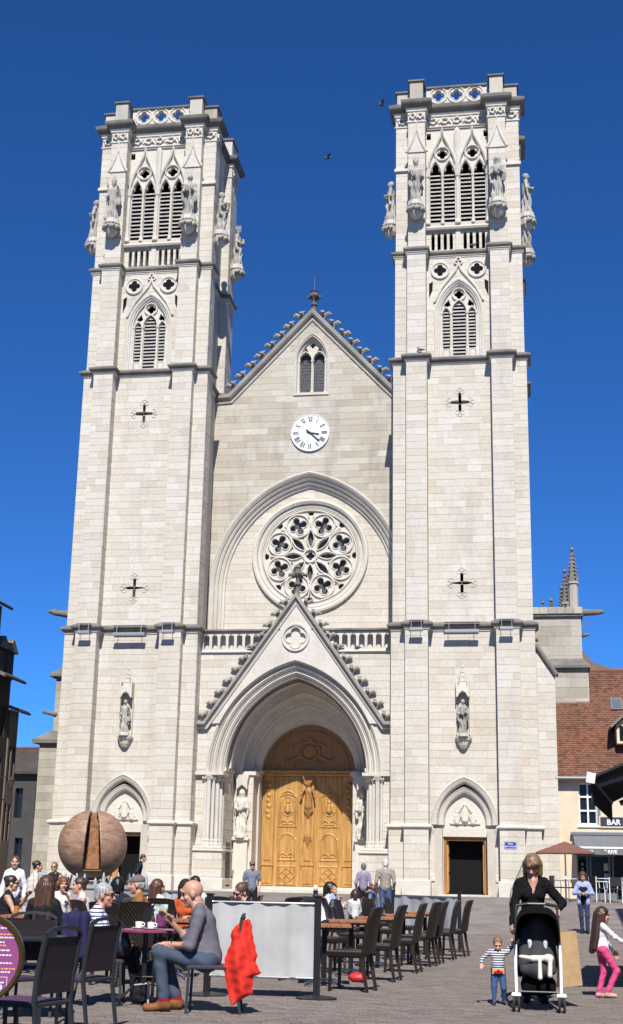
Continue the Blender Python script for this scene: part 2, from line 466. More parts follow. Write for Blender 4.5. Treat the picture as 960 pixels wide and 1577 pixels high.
# ------------------------------------------------------------------ the cathedral
cath = empty('cathedral', (0, 0, 0))
tag(cath, 'pale limestone gothic cathedral with twin square towers and rose window', 'cathedral')
CX = 6.57
A_, B_, C_ = 2.69, 2.12, 1.29
def plan(A, B, Cc, y0, r=.53, s=.40, yb=4.9, sd=.35):
    return [(-A,y0+s),(-B,y0+s),(-B,y0),(-Cc,y0),(-Cc,y0+r),(Cc,y0+r),(Cc,y0),(B,y0),(B,y0+s),(A,y0+s),
            (A,1.3),(A-sd,1.3),(A-sd,3.7),(A,3.7),(A,yb),(-A,yb),(-A,3.7),(-A+sd,3.7),(-A+sd,1.3),(-A,1.3)]
# stage: z0, z1, half widths (corner, outer, inner edge of the buttress), front plane
STG = [(.3, 3.2, 2.80, 2.20, 1.29, -.05), (3.2, 10.62, 2.74, 2.16, 1.29, 0), (10.62, 21.6, 2.685, 2.12, 1.29, .02), (21.6, 26.38, 2.62, 2.09, 1.32, .08), (26.38, 33.15, 2.60, 2.05, 1.33, .14)]
FT = frame
def crocket(mb, p, dx, s=.2, m=0):
    """a curled leaf knob on a sloping coping"""
    x, y, z = p
    mb.tube([(x,y,z-.04*s/.2),(x+dx*.3*s,y,z+.5*s),(x+dx*.9*s,y,z+.9*s),(x+dx*1.3*s,y,z+.75*s)], [.42*s,.3*s,.36*s,.16*s], 6, m)
    mb.tube([(x,y-.1*s,z+.45*s),(x+dx*.1*s,y-.8*s,z+.8*s),(x+dx*.2*s,y-.95*s,z+.62*s)], [.26*s,.28*s,.12*s], 5, m)
    mb.tube([(x,y,z+.6*s),(x-dx*.15*s,y,z+1.15*s),(x-dx*.5*s,y,z+1.2*s)], [.24*s,.26*s,.1*s], 5, m)

def louvres(parent, F, u0, u1, v0, v1, w0, pitch=.15, top=None, th=.055):
    """each slat a sloping board"""
    n = max(2, int((v1-v0)/pitch))
    for i in range(n):
        v = v0+(i+.15)*(v1-v0)/n
        a, b = u0, u1
        if top is not None:
            s = span(top, v+.03)
            if s is None: continue
            a, b = max(a, s[0]-.01), min(b, s[1]+.01)
            if b-a < .04: continue
        mb = MB(); d = .12; up = .07
        mb.add([F(a,v,w0),F(b,v,w0),F(b,v+th,w0),F(a,v+th,w0),F(a,v+up,w0+d),F(b,v+up,w0+d),F(b,v+up+th,w0+d),F(a,v+up+th,w0+d)],
               [(0,1,2,3),(3,2,6,7),(4,7,6,5),(0,4,5,1),(1,5,6,2),(0,3,7,4)])
        mb.build('louvre', M['slate'], parent)

def frieze_leaves(mb, F, u0, u1, v0, v1, w, n, seed=0):
    rg = random.Random(seed); L = (u1-u0)/n
    for i in range(n):
        c = u0+(i+.5)*L; vm = (v0+v1)/2; s = 1 if i % 2 else -1; hh = (v1-v0)/2
        for k in range(5):
            a = k*1.25+rg.uniform(0, .5)
            p = F(c+math.cos(a)*L*.25, vm+math.sin(a)*hh*.55, w-.02)
            q = F(c+math.cos(a+.9)*L*.34, vm+math.sin(a+.9)*hh*.8, w-.055)
            e = F(c+math.cos(a+1.9)*L*.2, vm+math.sin(a+1.9)*hh*.5, w-.03)
            mb.tube([p, q, e], [hh*.22, hh*.3, hh*.16], 5)
        mb.tube([F(c-L*.5, vm-s*hh*.7, w-.02), F(c, vm+s*hh*.75, w-.04), F(c+L*.5, vm-s*hh*.7, w-.02)], hh*.16, 5)

def make_tower(sx):
    cx = CX*sx; F = FT(cx); P3 = lambda pl: [(cx+p[0], p[1]) for p in pl]
    tower = MB()
    for i, (z0, z1, A, B, Cc, y0) in enumerate(STG):
        pl = P3(plan(A, B, Cc, y0)); N = len(pl)
        V = [(p[0], p[1], z0) for p in pl]+[(p[0], p[1], z1) for p in pl]
        tower.add(V, [(k, (k+1) % N, (k+1) % N+N, k+N) for k in range(N) if k != 4])      # the front bay is left open for its panel
    t = tessellate_polygon([[Vector((*p, 0)) for p in pl]]); tower.add([(p[0], p[1], 33.15) for p in pl], t)
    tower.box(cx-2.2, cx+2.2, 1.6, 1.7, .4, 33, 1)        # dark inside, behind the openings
    tower = tower.build('tower', [M['mortar'], M['black']], cath)
    panel = MB(); frames = MB(); seed = 11 if sx > 0 else 57
    # ---- openings of each stage in the front bay
    D_o = arch(.82, .5, 3.40, 4.75, 12)                        # side portal
    cross = lambda zc, k=1.0: [(-.06,zc-.40*k),(.06,zc-.40*k),(.06,zc-.06),(.38*k,zc-.06),(.38*k,zc+.06),(.06,zc+.06),(.06,zc+.40*k),(-.06,zc+.40*k),(-.06,zc+.06),(-.38*k,zc+.06),(-.38*k,zc-.06),(-.06,zc-.06)]
    CR1, CR2 = cross(12.48), cross(19.92)
    W3 = arch(.94, 21.75, 23.80, 25.34, 12)
    slits = [[(u-.07,26.74),(u+.07,26.74),(u+.07,27.42),(u,27.55),(u-.07,27.42)] for u in (-1.05,-.80,-.54,-.29,.29,.54,.80,1.05)]
    BEL = [(-1.22,27.95),(1.22,27.95),(1.22,31.2),(.62,32.3),(.02,31.2),(-.02,31.2),(-.62,32.3),(-1.22,31.2)]
    holes = {1: [D_o], 2: [CR1, CR2], 3: [W3], 4: slits+[rect(-1.3,1.3,27.95,32.45)]}
    for i, (z0, z1, A, B, Cc, y0) in enumerate(STG):
        r = y0+.53
        if i == 0: hs = [rect(-.82,.82,z0+.001,z1-.001)]; panel.box(cx-Cc, cx-.82, r, r+.4, z0, z1); panel.box(cx+.82, cx+Cc, r, r+.4, z0, z1)
        elif i == 1:
            panel.plate([(-Cc,z0)]+[(-1.17,z0)]+arch_top(1.17,3.42,5.04,12)+[(1.17,z0),(Cc,z0),(Cc,z1),(-Cc,z1)], [], r, r+.4, F)
        else: panel.plate(rect(-Cc,Cc,z0,z1), holes[i], r, r+.35, F)
        hv = [D_o] if i == 0 else holes[i]
        # hide stones beneath the tracery of the upper stages
        ex = list(hv)
        if i == 3: ex = [arch(.98, 21.6, 23.8, 25.45, 10), circle(-.76,25.77,.36,14), circle(.76,25.77,.36,14)]
        if i == 4: ex = slits+[rect(-Cc,Cc,27.6,33.2)]
        if i == 1: ex = [arch(1.22, 3.2, 3.45, 5.1, 12)]
        if i == 0: ex = [rect(-1.22,1.22,0,3.2)]
        crs = .29 if i < 4 else .30
        veneer(tower, F, -Cc, Cc, z0, z1, r, holes=ex, seed=seed+i, course=crs)
        for s in (-1, 1):
            a, b = sorted((s*Cc, s*B)); veneer(tower, F, a, b, z0, z1, y0, seed=seed+20+i+s, ln=(.5, 1.0), course=crs)
            a, b = sorted((s*B, s*A)); veneer(tower, F, a, b, z0, z1, y0+.4, seed=seed+40+i+s, ln=(.5, .9), course=crs)
        # the flank seen from the square
        if sx < 0:
            FS = lambda u, v, w, A=A: (cx+A-w, u, v)
            veneer(tower, FS, y0+.4, 1.3, z0, z1, 0, seed=seed+70+i, ln=(.6, .95), course=crs)
            if i >= 3:
                veneer(tower, F, A-.35, A, z0, z1, 3.7, seed=seed+80+i, ln=(.5,.9), course=crs); veneer(tower, FS, 3.7, 4.9, z0, z1, 0, seed=seed+90+i, course=crs)
            for s in (-1, 1):       # returns of the buttresses
                FB = lambda u, v, w, s=s, B=B, Cc=Cc: (cx+(B if s > 0 else -Cc)-w, u, v)
                veneer(tower, FB, y0, y0+(.4 if s > 0 else .53), z0, z1, 0, seed=seed+95+i, ln=(.6,.9), course=crs)
    panel.build('front_panel', M['mortar'], tower)
    # ---- string courses and cornices that break round the buttresses
    pl0 = P3(plan(2.74, 2.16, 1.29, 0))
    def course(name, pl, prof, mat='trim'):
        mb = MB(); mb.ring(pl, prof); return mb.build(name, M[mat], tower)
    course('plinth', P3(plan(2.80,2.20,1.29,-.05)), [(.01,.3),(.10,.3),(.10,1.25),(.06,1.33),(.01,1.36)]) if False else None
    for s in (-1, 1):                                          # plinth blocks, clear of the doorway
        a, b = sorted((s*1.29, s*2.20)); mb = MB(); mb.bev(cx+a-.07, cx+b+.07, -.14, .5, .3, 1.35, .03); mb.build('plinth', M['trim'], tower)
        a, b = sorted((s*2.27, s*2.80)); mb = MB(); mb.bev(cx+a, cx+b+(.06 if s > 0 else 0), .25, 1.2, .3, 1.33, .03); mb.build('plinth', M['trim'], tower)
    # base string: cut at the doorway arch
    for s in (-1, 1):
        q = [(cx+p[0], p[1]) for p in ([(1.24,.5),(1.29,.5),(1.29,-.06),(2.20,-.06),(2.20,.34),(2.82,.34),(2.82,1.3),(1.24,1.3)] if s > 0 else [(-2.82,.34),(-2.20,.34),(-2.20,-.06),(-1.29,-.06),(-1.29,.5),(-1.24,.5),(-1.24,1.3),(-2.82,1.3)])]
        mb = MB(); mb.ring(q, [(.0,3.16),(.05,3.18),(.09,3.22),(.09,3.27),(.0,3.34)]); mb.build('string_course', M['trim'], tower)
    def corn(z, pl, out=.20, hgt=.30):
        course('cornice', pl, [(.0,z-.06),(.05,z-.02),(.05,z+.02),(.09,z+.05),(.09,z+.07)], 'trim')
        course('cornice_weathering', pl, [(.07,z+.062),(.11,z+.09),(out-.02,z+.13),(out,z+.16),(out,z+.225),(-.03,z+hgt+.06)], 'weathered')
    corn(10.60, P3(plan(2.70,2.13,1.29,.0)), .19)
    corn(21.58, P3(plan(2.66,2.11,1.30,.03)), .20)
    corn(26.36, P3(plan(2.62,2.08,1.32,.09)), .16)
    # top: frieze band, main cornice, parapet and merlons
    ptop = P3(plan(2.60,2.05,1.33,.14))
    course('frieze_band', ptop, [(.0,32.50),(.05,32.53),(.05,32.58),(.01,32.60),(.01,33.02),(.06,33.05),(.06,33.10),(.0,33.12)])
    course('main_cornice', ptop, [(.0,33.08),(.06,33.12),(.10,33.17),(.10,33.20)], 'trim')
    course('cornice_weathering', ptop, [(.08,33.19),(.14,33.24),(.24,33.32),(.28,33.38),(.30,33.49),(.02,33.70)], 'weathered')
    lv = MB(); y0 = .14
    frieze_leaves(lv, F, -1.28, 1.28, 32.62, 33.0, y0+.53-.01, 5, 3)
    for s in (-1, 1):
        a, b = sorted((s*1.36, s*2.02)); frieze_leaves(lv, F, a, b, 32.62, 33.0, y0-.01, 2, 4+s)
        a, b = sorted((s*2.1, s*2.58)); frieze_leaves(lv, F, a, b, 32.62, 33.0, y0+.39, 1, 6+s)
    if sx < 0:
        FS = lambda u, v, w: (cx+2.60-w, u, v); frieze_leaves(lv, FS, .6, 1.25, 32.62, 33.0, -.01, 2, 9); frieze_leaves(lv, FS, 3.75, 4.85, 32.62, 33.0, -.01, 2, 10)
    lv.build('frieze_leaves', M['trim'], tower, smooth=True)
    par = MB(); hq = [foil(u, 34.02, .27, 4, 32, 0) for u in (-.78,0,.78)]
    par.plate(rect(-1.30,1.30,33.66,34.38), hq, .58, .78, F)
    for u in (-.78,0,.78): par.sweep(circle(u,34.02,.34,28)[::-1], [(-.0,.58),(.0,.545),(.03,.535),(.06,.545),(.06,.58)], F, True)
    for q in hq: par.sweep(q[::-1], [(.0,.58),(.012,.56),(.035,.56),(.045,.58)], F, True)
    par.build('parapet', M['trim'], tower)
    cap = MB(); cap.add([F(-1.30,34.37,.50),F(1.30,34.37,.50),F(1.30,34.45,.50),F(-1.30,34.45,.50),F(-1.30,34.37,.86),F(1.30,34.37,.86),F(1.30,34.50,.68),F(-1.30,34.50,.68)],[(0,1,2,3),(3,2,6,7),(7,6,5,4),(4,5,1,0),(0,3,7,4),(1,5,6,2)])
    cap.build('parapet_coping', M['weathered'], tower)
    for s in (-1, 1):
        for (a, b, ya, yb, zt) in ((1.42,1.98,.20,1.0,34.55),(2.0,2.56,.60,1.25,34.26),(1.5,2.56,3.75,4.8,34.50)):
            u0, u1 = sorted((s*a, s*b)); mb = MB(); mb.bev(cx+u0, cx+u1, ya, yb, 33.5, zt, .012); mer = mb.build('merlon', M['nave'], tower)
            mb = MB(); e = .07
            mb.add([(cx+u0-e,ya-e,zt),(cx+u1+e,ya-e,zt),(cx+u1+e,yb+e,zt),(cx+u0-e,yb+e,zt),(cx+u0-e,ya-e,zt+.07),(cx+u1+e,ya-e,zt+.07),(cx+u1+e,yb+e,zt+.07),(cx+u0-e,yb+e,zt+.07),
                    (cx+u0+.03,ya+.05,zt+.15),(cx+u1-.03,ya+.05,zt+.15),(cx+u1-.03,yb-.05,zt+.15),(cx+u0+.03,yb-.05,zt+.15)],
                   [(0,3,2,1),(0,1,5,4),(1,2,6,5),(2,3,7,6),(3,0,4,7),(4,5,9,8),(5,6,10,9),(6,7,11,10),(7,4,8,11),(8,9,10,11)])
            mb.build('merlon_cap', M['weathered'], tower)
    # ---- gablets on the belfry buttresses
    for s in (-1, 1):
        c = s*1.69; g = MB(); y = .14
        pth = [(c-.44,31.08),(c-.30,31.32),(c-.14,31.72),(c-.04,32.12),(c,32.48),(c+.04,32.12),(c+.14,31.72),(c+.30,31.32),(c+.44,31.08)]
        g.sweep(pth, [(-.05,y),(-.05,y-.09),(.0,y-.12),(.05,y-.09),(.05,y)], F)
        g.plate(pth, [], y-.055, y+.01, F); g.build('gablet', M['trim'], tower)
    for a, b in ((-2.66,-2.02),(2.02,2.66)):
        g = MB(); g.add([F(a,30.42,.44),F(b,30.42,.44),F(b,30.5,.44),F(a,30.5,.44),F(a,30.42,.60),F(b,30.42,.60),F(b,30.62,.56),F(a,30.62,.56)],[(0,1,2,3),(3,2,6,7),(0,4,5,1),(0,3,7,4),(1,5,6,2)])
        g.build('offset_weathering', M['trim'], tower)
    # ---- belfry opening
    bw = MB(); y = .67
    lights = [(-.93,.235),(-.35,.235),(.35,.235),(.93,.235)]
    hl = []
    for c, hw in lights:
        hl.append([(c-hw,28.0),(c+hw,28.0),(c+hw,30.15),(c+hw*1.0,30.42),(c+hw*.80,30.52),(c+hw*.55,30.50),(c+hw*.60,30.66),(c+hw*.35,30.80),(c,30.88),(c-hw*.35,30.80),(c-hw*.60,30.66),(c-hw*.55,30.50),(c-hw*.80,30.52),(c-hw*1.0,30.42),(c-hw,30.15)])
    ql = [foil(c, 31.27, .24, 4, 28, 0) for c in (-.64, .64)]
    eyes = [[(c-.06*s,31.62),(c-.2*s,31.66),(c-.16*s,31.86)] for c, s in ((-1.06,-1),(-.16,1),(.22,-1),(1.12,1))]
    bw.plate(rect(-1.33,1.33,27.6,32.5), hl+ql+[rect(-1.30,-1.12,32.0,32.3),rect(1.12,1.30,32.0,32.3)], y+.06, y+.24, F)
    bw = bw.build('belfry_window', M['trim'], cath)
    tr = MB()
    for c, hw in lights:
        tr.sweep(arch_top(hw+.05,30.1,30.95,8,c), [(-.03,y+.07),(-.03,y-.0),(.02,y-.03),(.06,y+.0),(.06,y+.07)], F)
    for c in (-.64, .64):
        tr.sweep(circle(c,31.27,.31,26)[::-1], [(-.035,y+.07),(-.03,y-.01),(.0,y-.03),(.03,y-.01),(.035,y+.07)], F, True)
        tr.sweep([(c-.64,30.2),(c-.62,30.62),(c-.50,31.1),(c-.28,31.62),(c-.08,32.05),(c,32.45),(c+.08,32.05),(c+.28,31.62),(c+.50,31.1),(c+.62,30.62),(c+.64,30.2)], [(-.06,y+.07),(-.05,y-.06),(.0,y-.10),(.05,y-.06),(.06,y+.07)], F)
    for c in (-1.27,-.64,0,.64,1.27):
        r = .075 if abs(c) > 1 or c == 0 else .05
        tr.tube([F(c,28.0,y+.02),F(c,30.2,y+.02)], r, 8); tr.lathe([(r*1.9,0),(r*1.9,.08),(r*1.3,.16),(r,.22)], F(c,27.95,y+.02), 8); tr.lathe([(r,0),(r*1.5,.06),(r*1.6,.12)], F(c,30.1,y+.02), 8)
    tr.tube([F(0,30.2,y),F(0,31.4,y),F(0,32.3,y),F(0,32.5,y)], [.10,.13,.15,.02], 6)
    tr.build('tracery', M['trim'], bw, smooth=False)
    sill = MB(); sill.add([F(-1.32,27.62,.50),F(1.32,27.62,.50),F(1.32,27.70,.46),F(-1.32,27.70,.46),F(-1.32,27.95,.80),F(1.32,27.95,.80),F(1.32,27.62,.80),F(-1.32,27.62,.80)],[(0,1,2,3),(3,2,5,4),(0,7,6,1),(0,3,4,7),(1,6,5,2)]); sill.build('sill', M['trim'], bw)
    for (c, hw), hl_ in zip(lights, hl): louvres(bw, F, c-hw, c+hw, 28.0, 30.42, y+.14, .185, hl_, .062)
    sp = MB()
    for u in (-1.3,-.17,.0,.17,1.3): pass
    sp.box(cx-.10, cx+.10, .60, .67, 26.7, 27.6); sp.add([F(-.10,27.6,.60),F(.10,27.6,.60),F(0,27.82,.60),F(-.10,27.6,.67),F(.10,27.6,.67),F(0,27.82,.67)],[(0,1,2),(0,3,4,1),(1,4,5,2),(2,5,3,0)])
    sp.build('slit_pier', M['trim'], bw)
    # ---- third-stage window
    y = .61; tw = MB()
    c3 = arch(.27,21.97,23.98,24.42,8); cs = [arch(.145,22.28,23.85,24.12,6,c) for c in (-.53,.53)]
    q3 = foil(0,24.74,.21,4,28,0)
    ey = [[(s*.34,24.26),(s*.62,24.12),(s*.60,24.34),(s*.42,24.52)] for s in (-1,1)]
    if True: ey = [e if e[0][0] > 0 else e[::-1] for e in ey]
    tw.plate(arch(.76,21.9,23.80,25.08,12), [c3]+cs+[q3]+ey, y+.16, y+.30, F)
    tw = tw.build('traceried_window', M['trim'], cath)
    hm = MB()
    a1 = arch(.98,21.72,23.80,25.40,14)
    hm.sweep(a1, [(-.26,y+.20),(-.22,y+.06),(-.17,y+.05),(-.15,y+.0),(-.10,y-.01),(-.08,y-.05),(-.02,y-.07),(.03,y-.04),(.04,y+.01)], F)
    hm.sweep([(-1.0,24.35),(-.72,24.95),(-.36,25.42),(-.12,25.72),(-.02,26.0),(0,26.08),(.02,26.0),(.12,25.72),(.36,25.42),(.72,24.95),(1.0,24.35)], [(-.05,y),(-.04,y-.08),(.0,y-.1),(.04,y-.08),(.05,y)], F)
    for c in (-.76,.76):
        hm.sweep(circle(c,25.77,.35,28)[::-1], [(-.05,y+.0),(-.04,y-.07),(.0,y-.09),(.04,y-.07),(.05,y)], F, True)
        hm.plate(circle(c,25.77,.34,28), [foil(c,25.77,.27,4,32,0)], y-.045, y-.018, F)
    hm.sweep(foil(0,26.15,.17,3,24,math.pi/2)[::-1], [(-.03,y),(-.02,y-.09),(.03,y-.09),(.04,y)], F, True)
    hm.build('hood_mould', M['trim'], tw)
    for q in (foil(-.76,25.77,.275,4,32,0), foil(.76,25.77,.275,4,32,0), foil(0,26.15,.17,3,24,math.pi/2), [(-1.22,24.55),(-1.08,24.9),(-1.06,25.3),(-1.22,25.2)], [(1.22,24.55),(1.22,25.2),(1.06,25.3),(1.08,24.9)]):
        bk = MB(); bk.plate(q, [], y-.017, y-.014, F); bk.build('recess_shade_plate', M['black'], tw)  # flat black plates: the darkness of the openings is put into their colour
    tc = MB()
    tc.sweep(circle(0,24.74,.27,26)[::-1], [(-.04,y+.16),(-.03,y+.09),(.02,y+.08),(.04,y+.16)], F, True)
    tc.sweep(arch_top(.31,23.95,24.48,8), [(-.03,y+.16),(-.02,y+.08),(.03,y+.08),(.04,y+.16)], F)
    for c in (-.53,.53): tc.sweep(arch_top(.18,23.85,24.17,6,c), [(-.03,y+.16),(-.02,y+.09),(.03,y+.09),(.04,y+.16)], F)
    for c in (-.72,-.33,.33,.72):
        tc.tube([F(c,22.3,y+.12),F(c,23.85,y+.12)], .05, 8); tc.lathe([(.085,0),(.085,.36),(.065,.42),(.05,.46)], F(c,21.93,y+.12), 8); tc.lathe([(.05,0),(.085,.07),(.085,.12)], F(c,23.80,y+.12), 8)
    tc.build('colonnettes', M['trim'], tw)
    louvres(tw, F, -.27, .27, 21.97, 24.4, y+.18, .145, c3)
    for c, q in zip((-.53,.53), cs): louvres(tw, F, c-.145, c+.145, 22.28, 24.05, y+.18, .145, q)
    # ---- cross slits with their trefoil ends cut in outline
    for zc in (12.48, 19.92):
        cw = None
        for a in range(4):
            o = MB()
            dx, dz = ((.40,0),(0,.42),(-.40,0),(0,-.42))[a]
            for k in (-1,0,1):
                ang = a*math.pi/2+k*1.35
                o.sweep(circle(dx*1.02+.10*math.cos(ang), zc+dz*1.02+.10*math.sin(ang), .085, 12)[::-1], [(-.006,.56),(-.006,.520),(.009,.520),(.009,.56)], F, True)
            cw = o.build('cross_window' if a == 0 else 'trefoil_outline', M['trim'], cath if a == 0 else cw0)
            if a == 0: cw0 = cw
    # ---- side portal
    pt = MB(); y = .50
    for (hw, za, d0) in ((1.20,5.08,0),(.97,4.72,.24)):
        pt.sweep(arch(hw,3.34,3.42,za,14), [(-.24,y+d0+.24),(-.20,y+d0+.10),(-.17,y+d0+.03),(-.12,y+d0-.0),(-.05,y+d0-.03),(-.01,y+d0-.06),(.03,y+d0-.02),(.03,y+d0+.1)], F)
    pt = pt.build('side_portal', M['trim'], cath)
    ty = MB(); ty.plate(arch(.80,2.95,3.42,4.5,12), [], y+.44, y+.6, F); ty.box(cx-.84, cx+.84, y+.36, y+.62, 2.92, 3.22); ty.build('tympanum', M['trim'], pt)
    # carved relief: three seated figures under a pointed outline
    pr = []
    for (u, zz, s) in ((0,3.62,1.15),(-.30,3.50,.8),(.30,3.50,.8)):
        pr += [('c',(cx+u,y+.42,zz-.08*s),(cx+u,y+.40,zz+.28*s),.13*s,.07*s,0),('e',(cx+u,y+.40,zz+.40*s),(.055*s,.055*s,.07*s),0),('c',(cx+u-.12*s,y+.38,zz+.02*s),(cx+u-.07*s,y+.36,zz+.24*s),.04*s,.035*s,0),('c',(cx+u+.12*s,y+.38,zz+.02*s),(cx+u+.07*s,y+.36,zz+.24*s),.04*s,.035*s,0)]
    pr += [('c',(cx-.50,y+.43,3.42),(cx-.1,y+.43,4.05),.05,.05,0),('c',(cx+.50,y+.43,3.42),(cx+.1,y+.43,4.05),.05,.05,0),('c',(cx-.52,y+.42,3.40),(cx+.52,y+.42,3.40),.05,.05,0)]
    mb = MB(); sdf_add(mb, sdf_mesh(pr, .022, .02, warp=lambda G: .010*np.sin(G[...,0]*70)*np.sin(G[...,2]*45))); mb.build('relief', M['trim'], pt, smooth=True)
    for s in (-1,1):
        jm = MB()
        for k, (u, w_) in enumerate(((1.17,y+.02),(1.05,y+.16),(.92,y+.30))):
            jm.tube([F(s*u,1.55,w_),F(s*u,3.0,w_)], .055, 8); jm.lathe([(.1,0),(.1,.10),(.075,.16),(.085,.2),(.055,.26)], F(s*u,1.32,w_), 8); jm.lathe([(.055,0),(.07,.05),(.10,.16),(.11,.2),(.11,.24)], F(s*u,2.96,w_), 8)
        jm.add([F(s*1.29,.4,y+.02),F(s*.80,.4,y+.42),F(s*.80,.4,y+.8),F(s*1.29,.4,y+.8),F(s*1.29,3.36,y+.04),F(s*.80,3.36,y+.44),F(s*.80,3.36,y+.8),F(s*1.29,3.36,y+.8)],[(0,1,5,4),(1,2,6,5),(2,3,7,6),(3,0,4,7),(4,5,6,7)])
        jm.add([F(s*1.29,.4,y-.10),F(s*.82,.4,y+.30),F(s*.82,.4,y+.7),F(s*1.29,.4,y+.7),F(s*1.29,1.36,y-.10),F(s*.82,1.36,y+.30),F(s*.82,1.36,y+.7),F(s*1.29,1.36,y+.7)],[(0,1,5,4),(1,2,6,5),(2,3,7,6),(3,0,4,7),(4,5,6,7)])
        jm.build('jamb', M['trim'], pt)
    st = MB(); st.box(cx-.95, cx+.95, -.25, 1.3, .2, .86); st.build('threshold', M['trim'], pt)
    fr = MB(); fr.plate([(-.80,.86),(-.70,.86),(-.70,2.78),(.70,2.78),(.70,.86),(.80,.86),(.80,2.93),(-.80,2.93)], [], y+.48, y+.62, F); fr.build('door_frame', M['oak_dark'], pt)
    for s in (-1,1):                                           # leaves stand open inwards
        lf = MB(); x = s*.67
        lf.box(cx+x-.03, cx+x+.03, y+.62, y+1.22, .90, 2.76)
        for z0, z1 in ((1.0,1.55),(1.65,2.2),(2.3,2.68)): lf.box(cx+x-.045, cx+x+.045, y+.70, y+1.14, z0, z1)
        lf.build('door_leaf', M['oak'], pt)
    if sx < 0:
        lf = MB(); lf.box(cx-.70, cx-.16, y+.52, y+.56, .88, 2.76)
        for z0, z1 in ((1.0,1.5),(1.6,2.1),(2.2,2.68)): lf.bev(cx-.64, cx-.22, y+.49, y+.53, z0, z1, .015)
        lf.build('door_leaf', M['oak'], pt)
    # ---- niche: canopy and bracket
    nb = MB(); y = .50
    nb.lathe([(.05,0),(.13,.05),(.20,.16),(.24,.28),(.30,.34),(.32,.40),(.32,.46)], F(0,6.08,y-.05), 8)
    nb = nb.build('statue_bracket', M['trim'], cath)
    cn = MB()
    cn.plate([(-.22,8.06),(-.17,8.06),(-.12,8.16),(0,8.26),(.12,8.16),(.17,8.06),(.22,8.06),(.22,8.42),(-.22,8.42)], [], y-.34, y-.26, F)
    for s in (-1,1):
        cn.box(cx+s*.22-.03, cx+s*.22+.03, y-.36, y-.02, 8.02, 8.62); cn.lathe([(.045,0),(.03,.1),(.005,.3)], F(s*.22,8.62,y-.3), 6)
        cn.box(cx+s*.24-.012, cx+s*.24+.012, y-.1, y, 6.62, 8.02)
    cn.box(cx-.20, cx+.20, y-.30, y, 8.20, 8.45)
    for k in range(4):
        z = 8.45+k*.17; r_ = .20-.045*k
        cn.box(cx-r_*.7, cx+r_*.7, y-.24+.03*k, y, z, z+.15)
        for s in (-1,1): cn.lathe([(.035,0),(.022,.08),(.004,.2)], F(s*r_,z,y-.2+.03*k), 6); cn.lathe([(.03,0),(.018,.08),(.004,.17)], F(s*r_*.45,z,y-.26+.03*k), 6)
    cn.lathe([(.06,0),(.03,.12),(.02,.2),(.05,.25),(.05,.28),(.01,.32)], F(0,8.92,y-.1), 6)
    cn.build('canopy', M['trim'], nb)
    return tower

# door timber
def wood_mat(name, c0, c1, scale=3, rough=.5):
    m, t, b = new_mat(name); L = t.links; N = t.nodes.new
    tc = N('ShaderNodeTexCoord'); mp = N('ShaderNodeMapping'); mp.inputs['Scale'].default_value = (9*scale, 9*scale, .8*scale); L.new(tc.outputs['Object'], mp.inputs['Vector'])
    nz = N('ShaderNodeTexNoise'); nz.inputs['Scale'].default_value = 1.2; nz.inputs['Detail'].default_value = 8; nz.inputs['Distortion'].default_value = .8; L.new(mp.outputs['Vector'], nz.inputs['Vector'])
    rp = N('ShaderNodeValToRGB'); rp.color_ramp.elements[0].color = (*c0, 1); rp.color_ramp.elements[1].color = (*c1, 1); rp.color_ramp.elements[0].position = .3; rp.color_ramp.elements[1].position = .7
    L.new(nz.outputs['Fac'], rp.inputs['Fac']); L.new(rp.outputs['Color'], b.inputs['Base Color']); b.inputs['Roughness'].default_value = rough
    return m
M['oak'] = wood_mat('golden_oak', (.29,.14,.030), (.52,.29,.080), 1.0)
M['oak_dark'] = wood_mat('brown_oak', (.25,.115,.03), (.37,.19,.055), 1.0)

for sx_ in (1, -1): make_tower(sx_)

# ------------------------------------------------------------------ nave front between the towers
NY = 3.5
nw = MB()
gab = [(-4.4,9.0),(4.4,9.0),(4.4,21.55),(3.56,21.62),(0,25.40),(-3.56,21.62),(-4.4,21.55)]
barch = arch(4.12, 9.6, 13.0, 18.03, 20)
gw_h = [arch(.24,21.75,23.35,23.85,8,c) for c in (-.30,.30)]
gwo = arch(.66, 21.68, 23.2, 24.35, 12)
nw.plate([p for p in gab], [barch, gwo], NY, NY+.5, FR); nave = nw.build('nave_front', M['mortar'], cath)
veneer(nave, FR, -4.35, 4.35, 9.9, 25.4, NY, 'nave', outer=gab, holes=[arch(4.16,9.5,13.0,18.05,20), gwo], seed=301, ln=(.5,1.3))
inner = MB(); rose_h = circle(.03, 14.50, 2.06, 64); inner.plate(arch(3.7,9.6,13.0,17.6,20), [rose_h], NY+.42, NY+.8, FR); inner = inner.build('rose_wall', M['mortar'], cath)
veneer(inner, FR, -3.7, 3.7, 9.9, 17.6, NY+.42, 'ashlar', outer=arch(3.62,9.7,13.0,17.5,20), holes=[circle(.03,14.50,2.5,48)], seed=311, ln=(.5,1.4))
ba = MB()
ba.sweep(arch(4.16,9.9,13.0,18.08,24), [(-.60,NY+.44),(-.56,NY+.32),(-.48,NY+.30),(-.45,NY+.22),(-.38,NY+.17),(-.33,NY+.20),(-.31,NY+.10),(-.24,NY+.04),(-.19,NY+.07),(-.17,NY-.02),(-.09,NY-.09),(-.02,NY-.13),(.02,NY-.10),(.02,NY+.03)], FR)
ba.build('blind_arch', M['trim'], cath)
dk = MB(); dk.box(-4.4, 4.4, NY+.95, NY+1.0, 9, 21.4); dk.plate([(-3.4,21.4),(3.4,21.4),(0,25.0)],[],NY+.95,NY+1.0,FR); dk.box(-4.4, 4.4, NY+.5, NY+6, 8.9, 9.0); dk.build('nave_inner_wall', M['black'], cath)
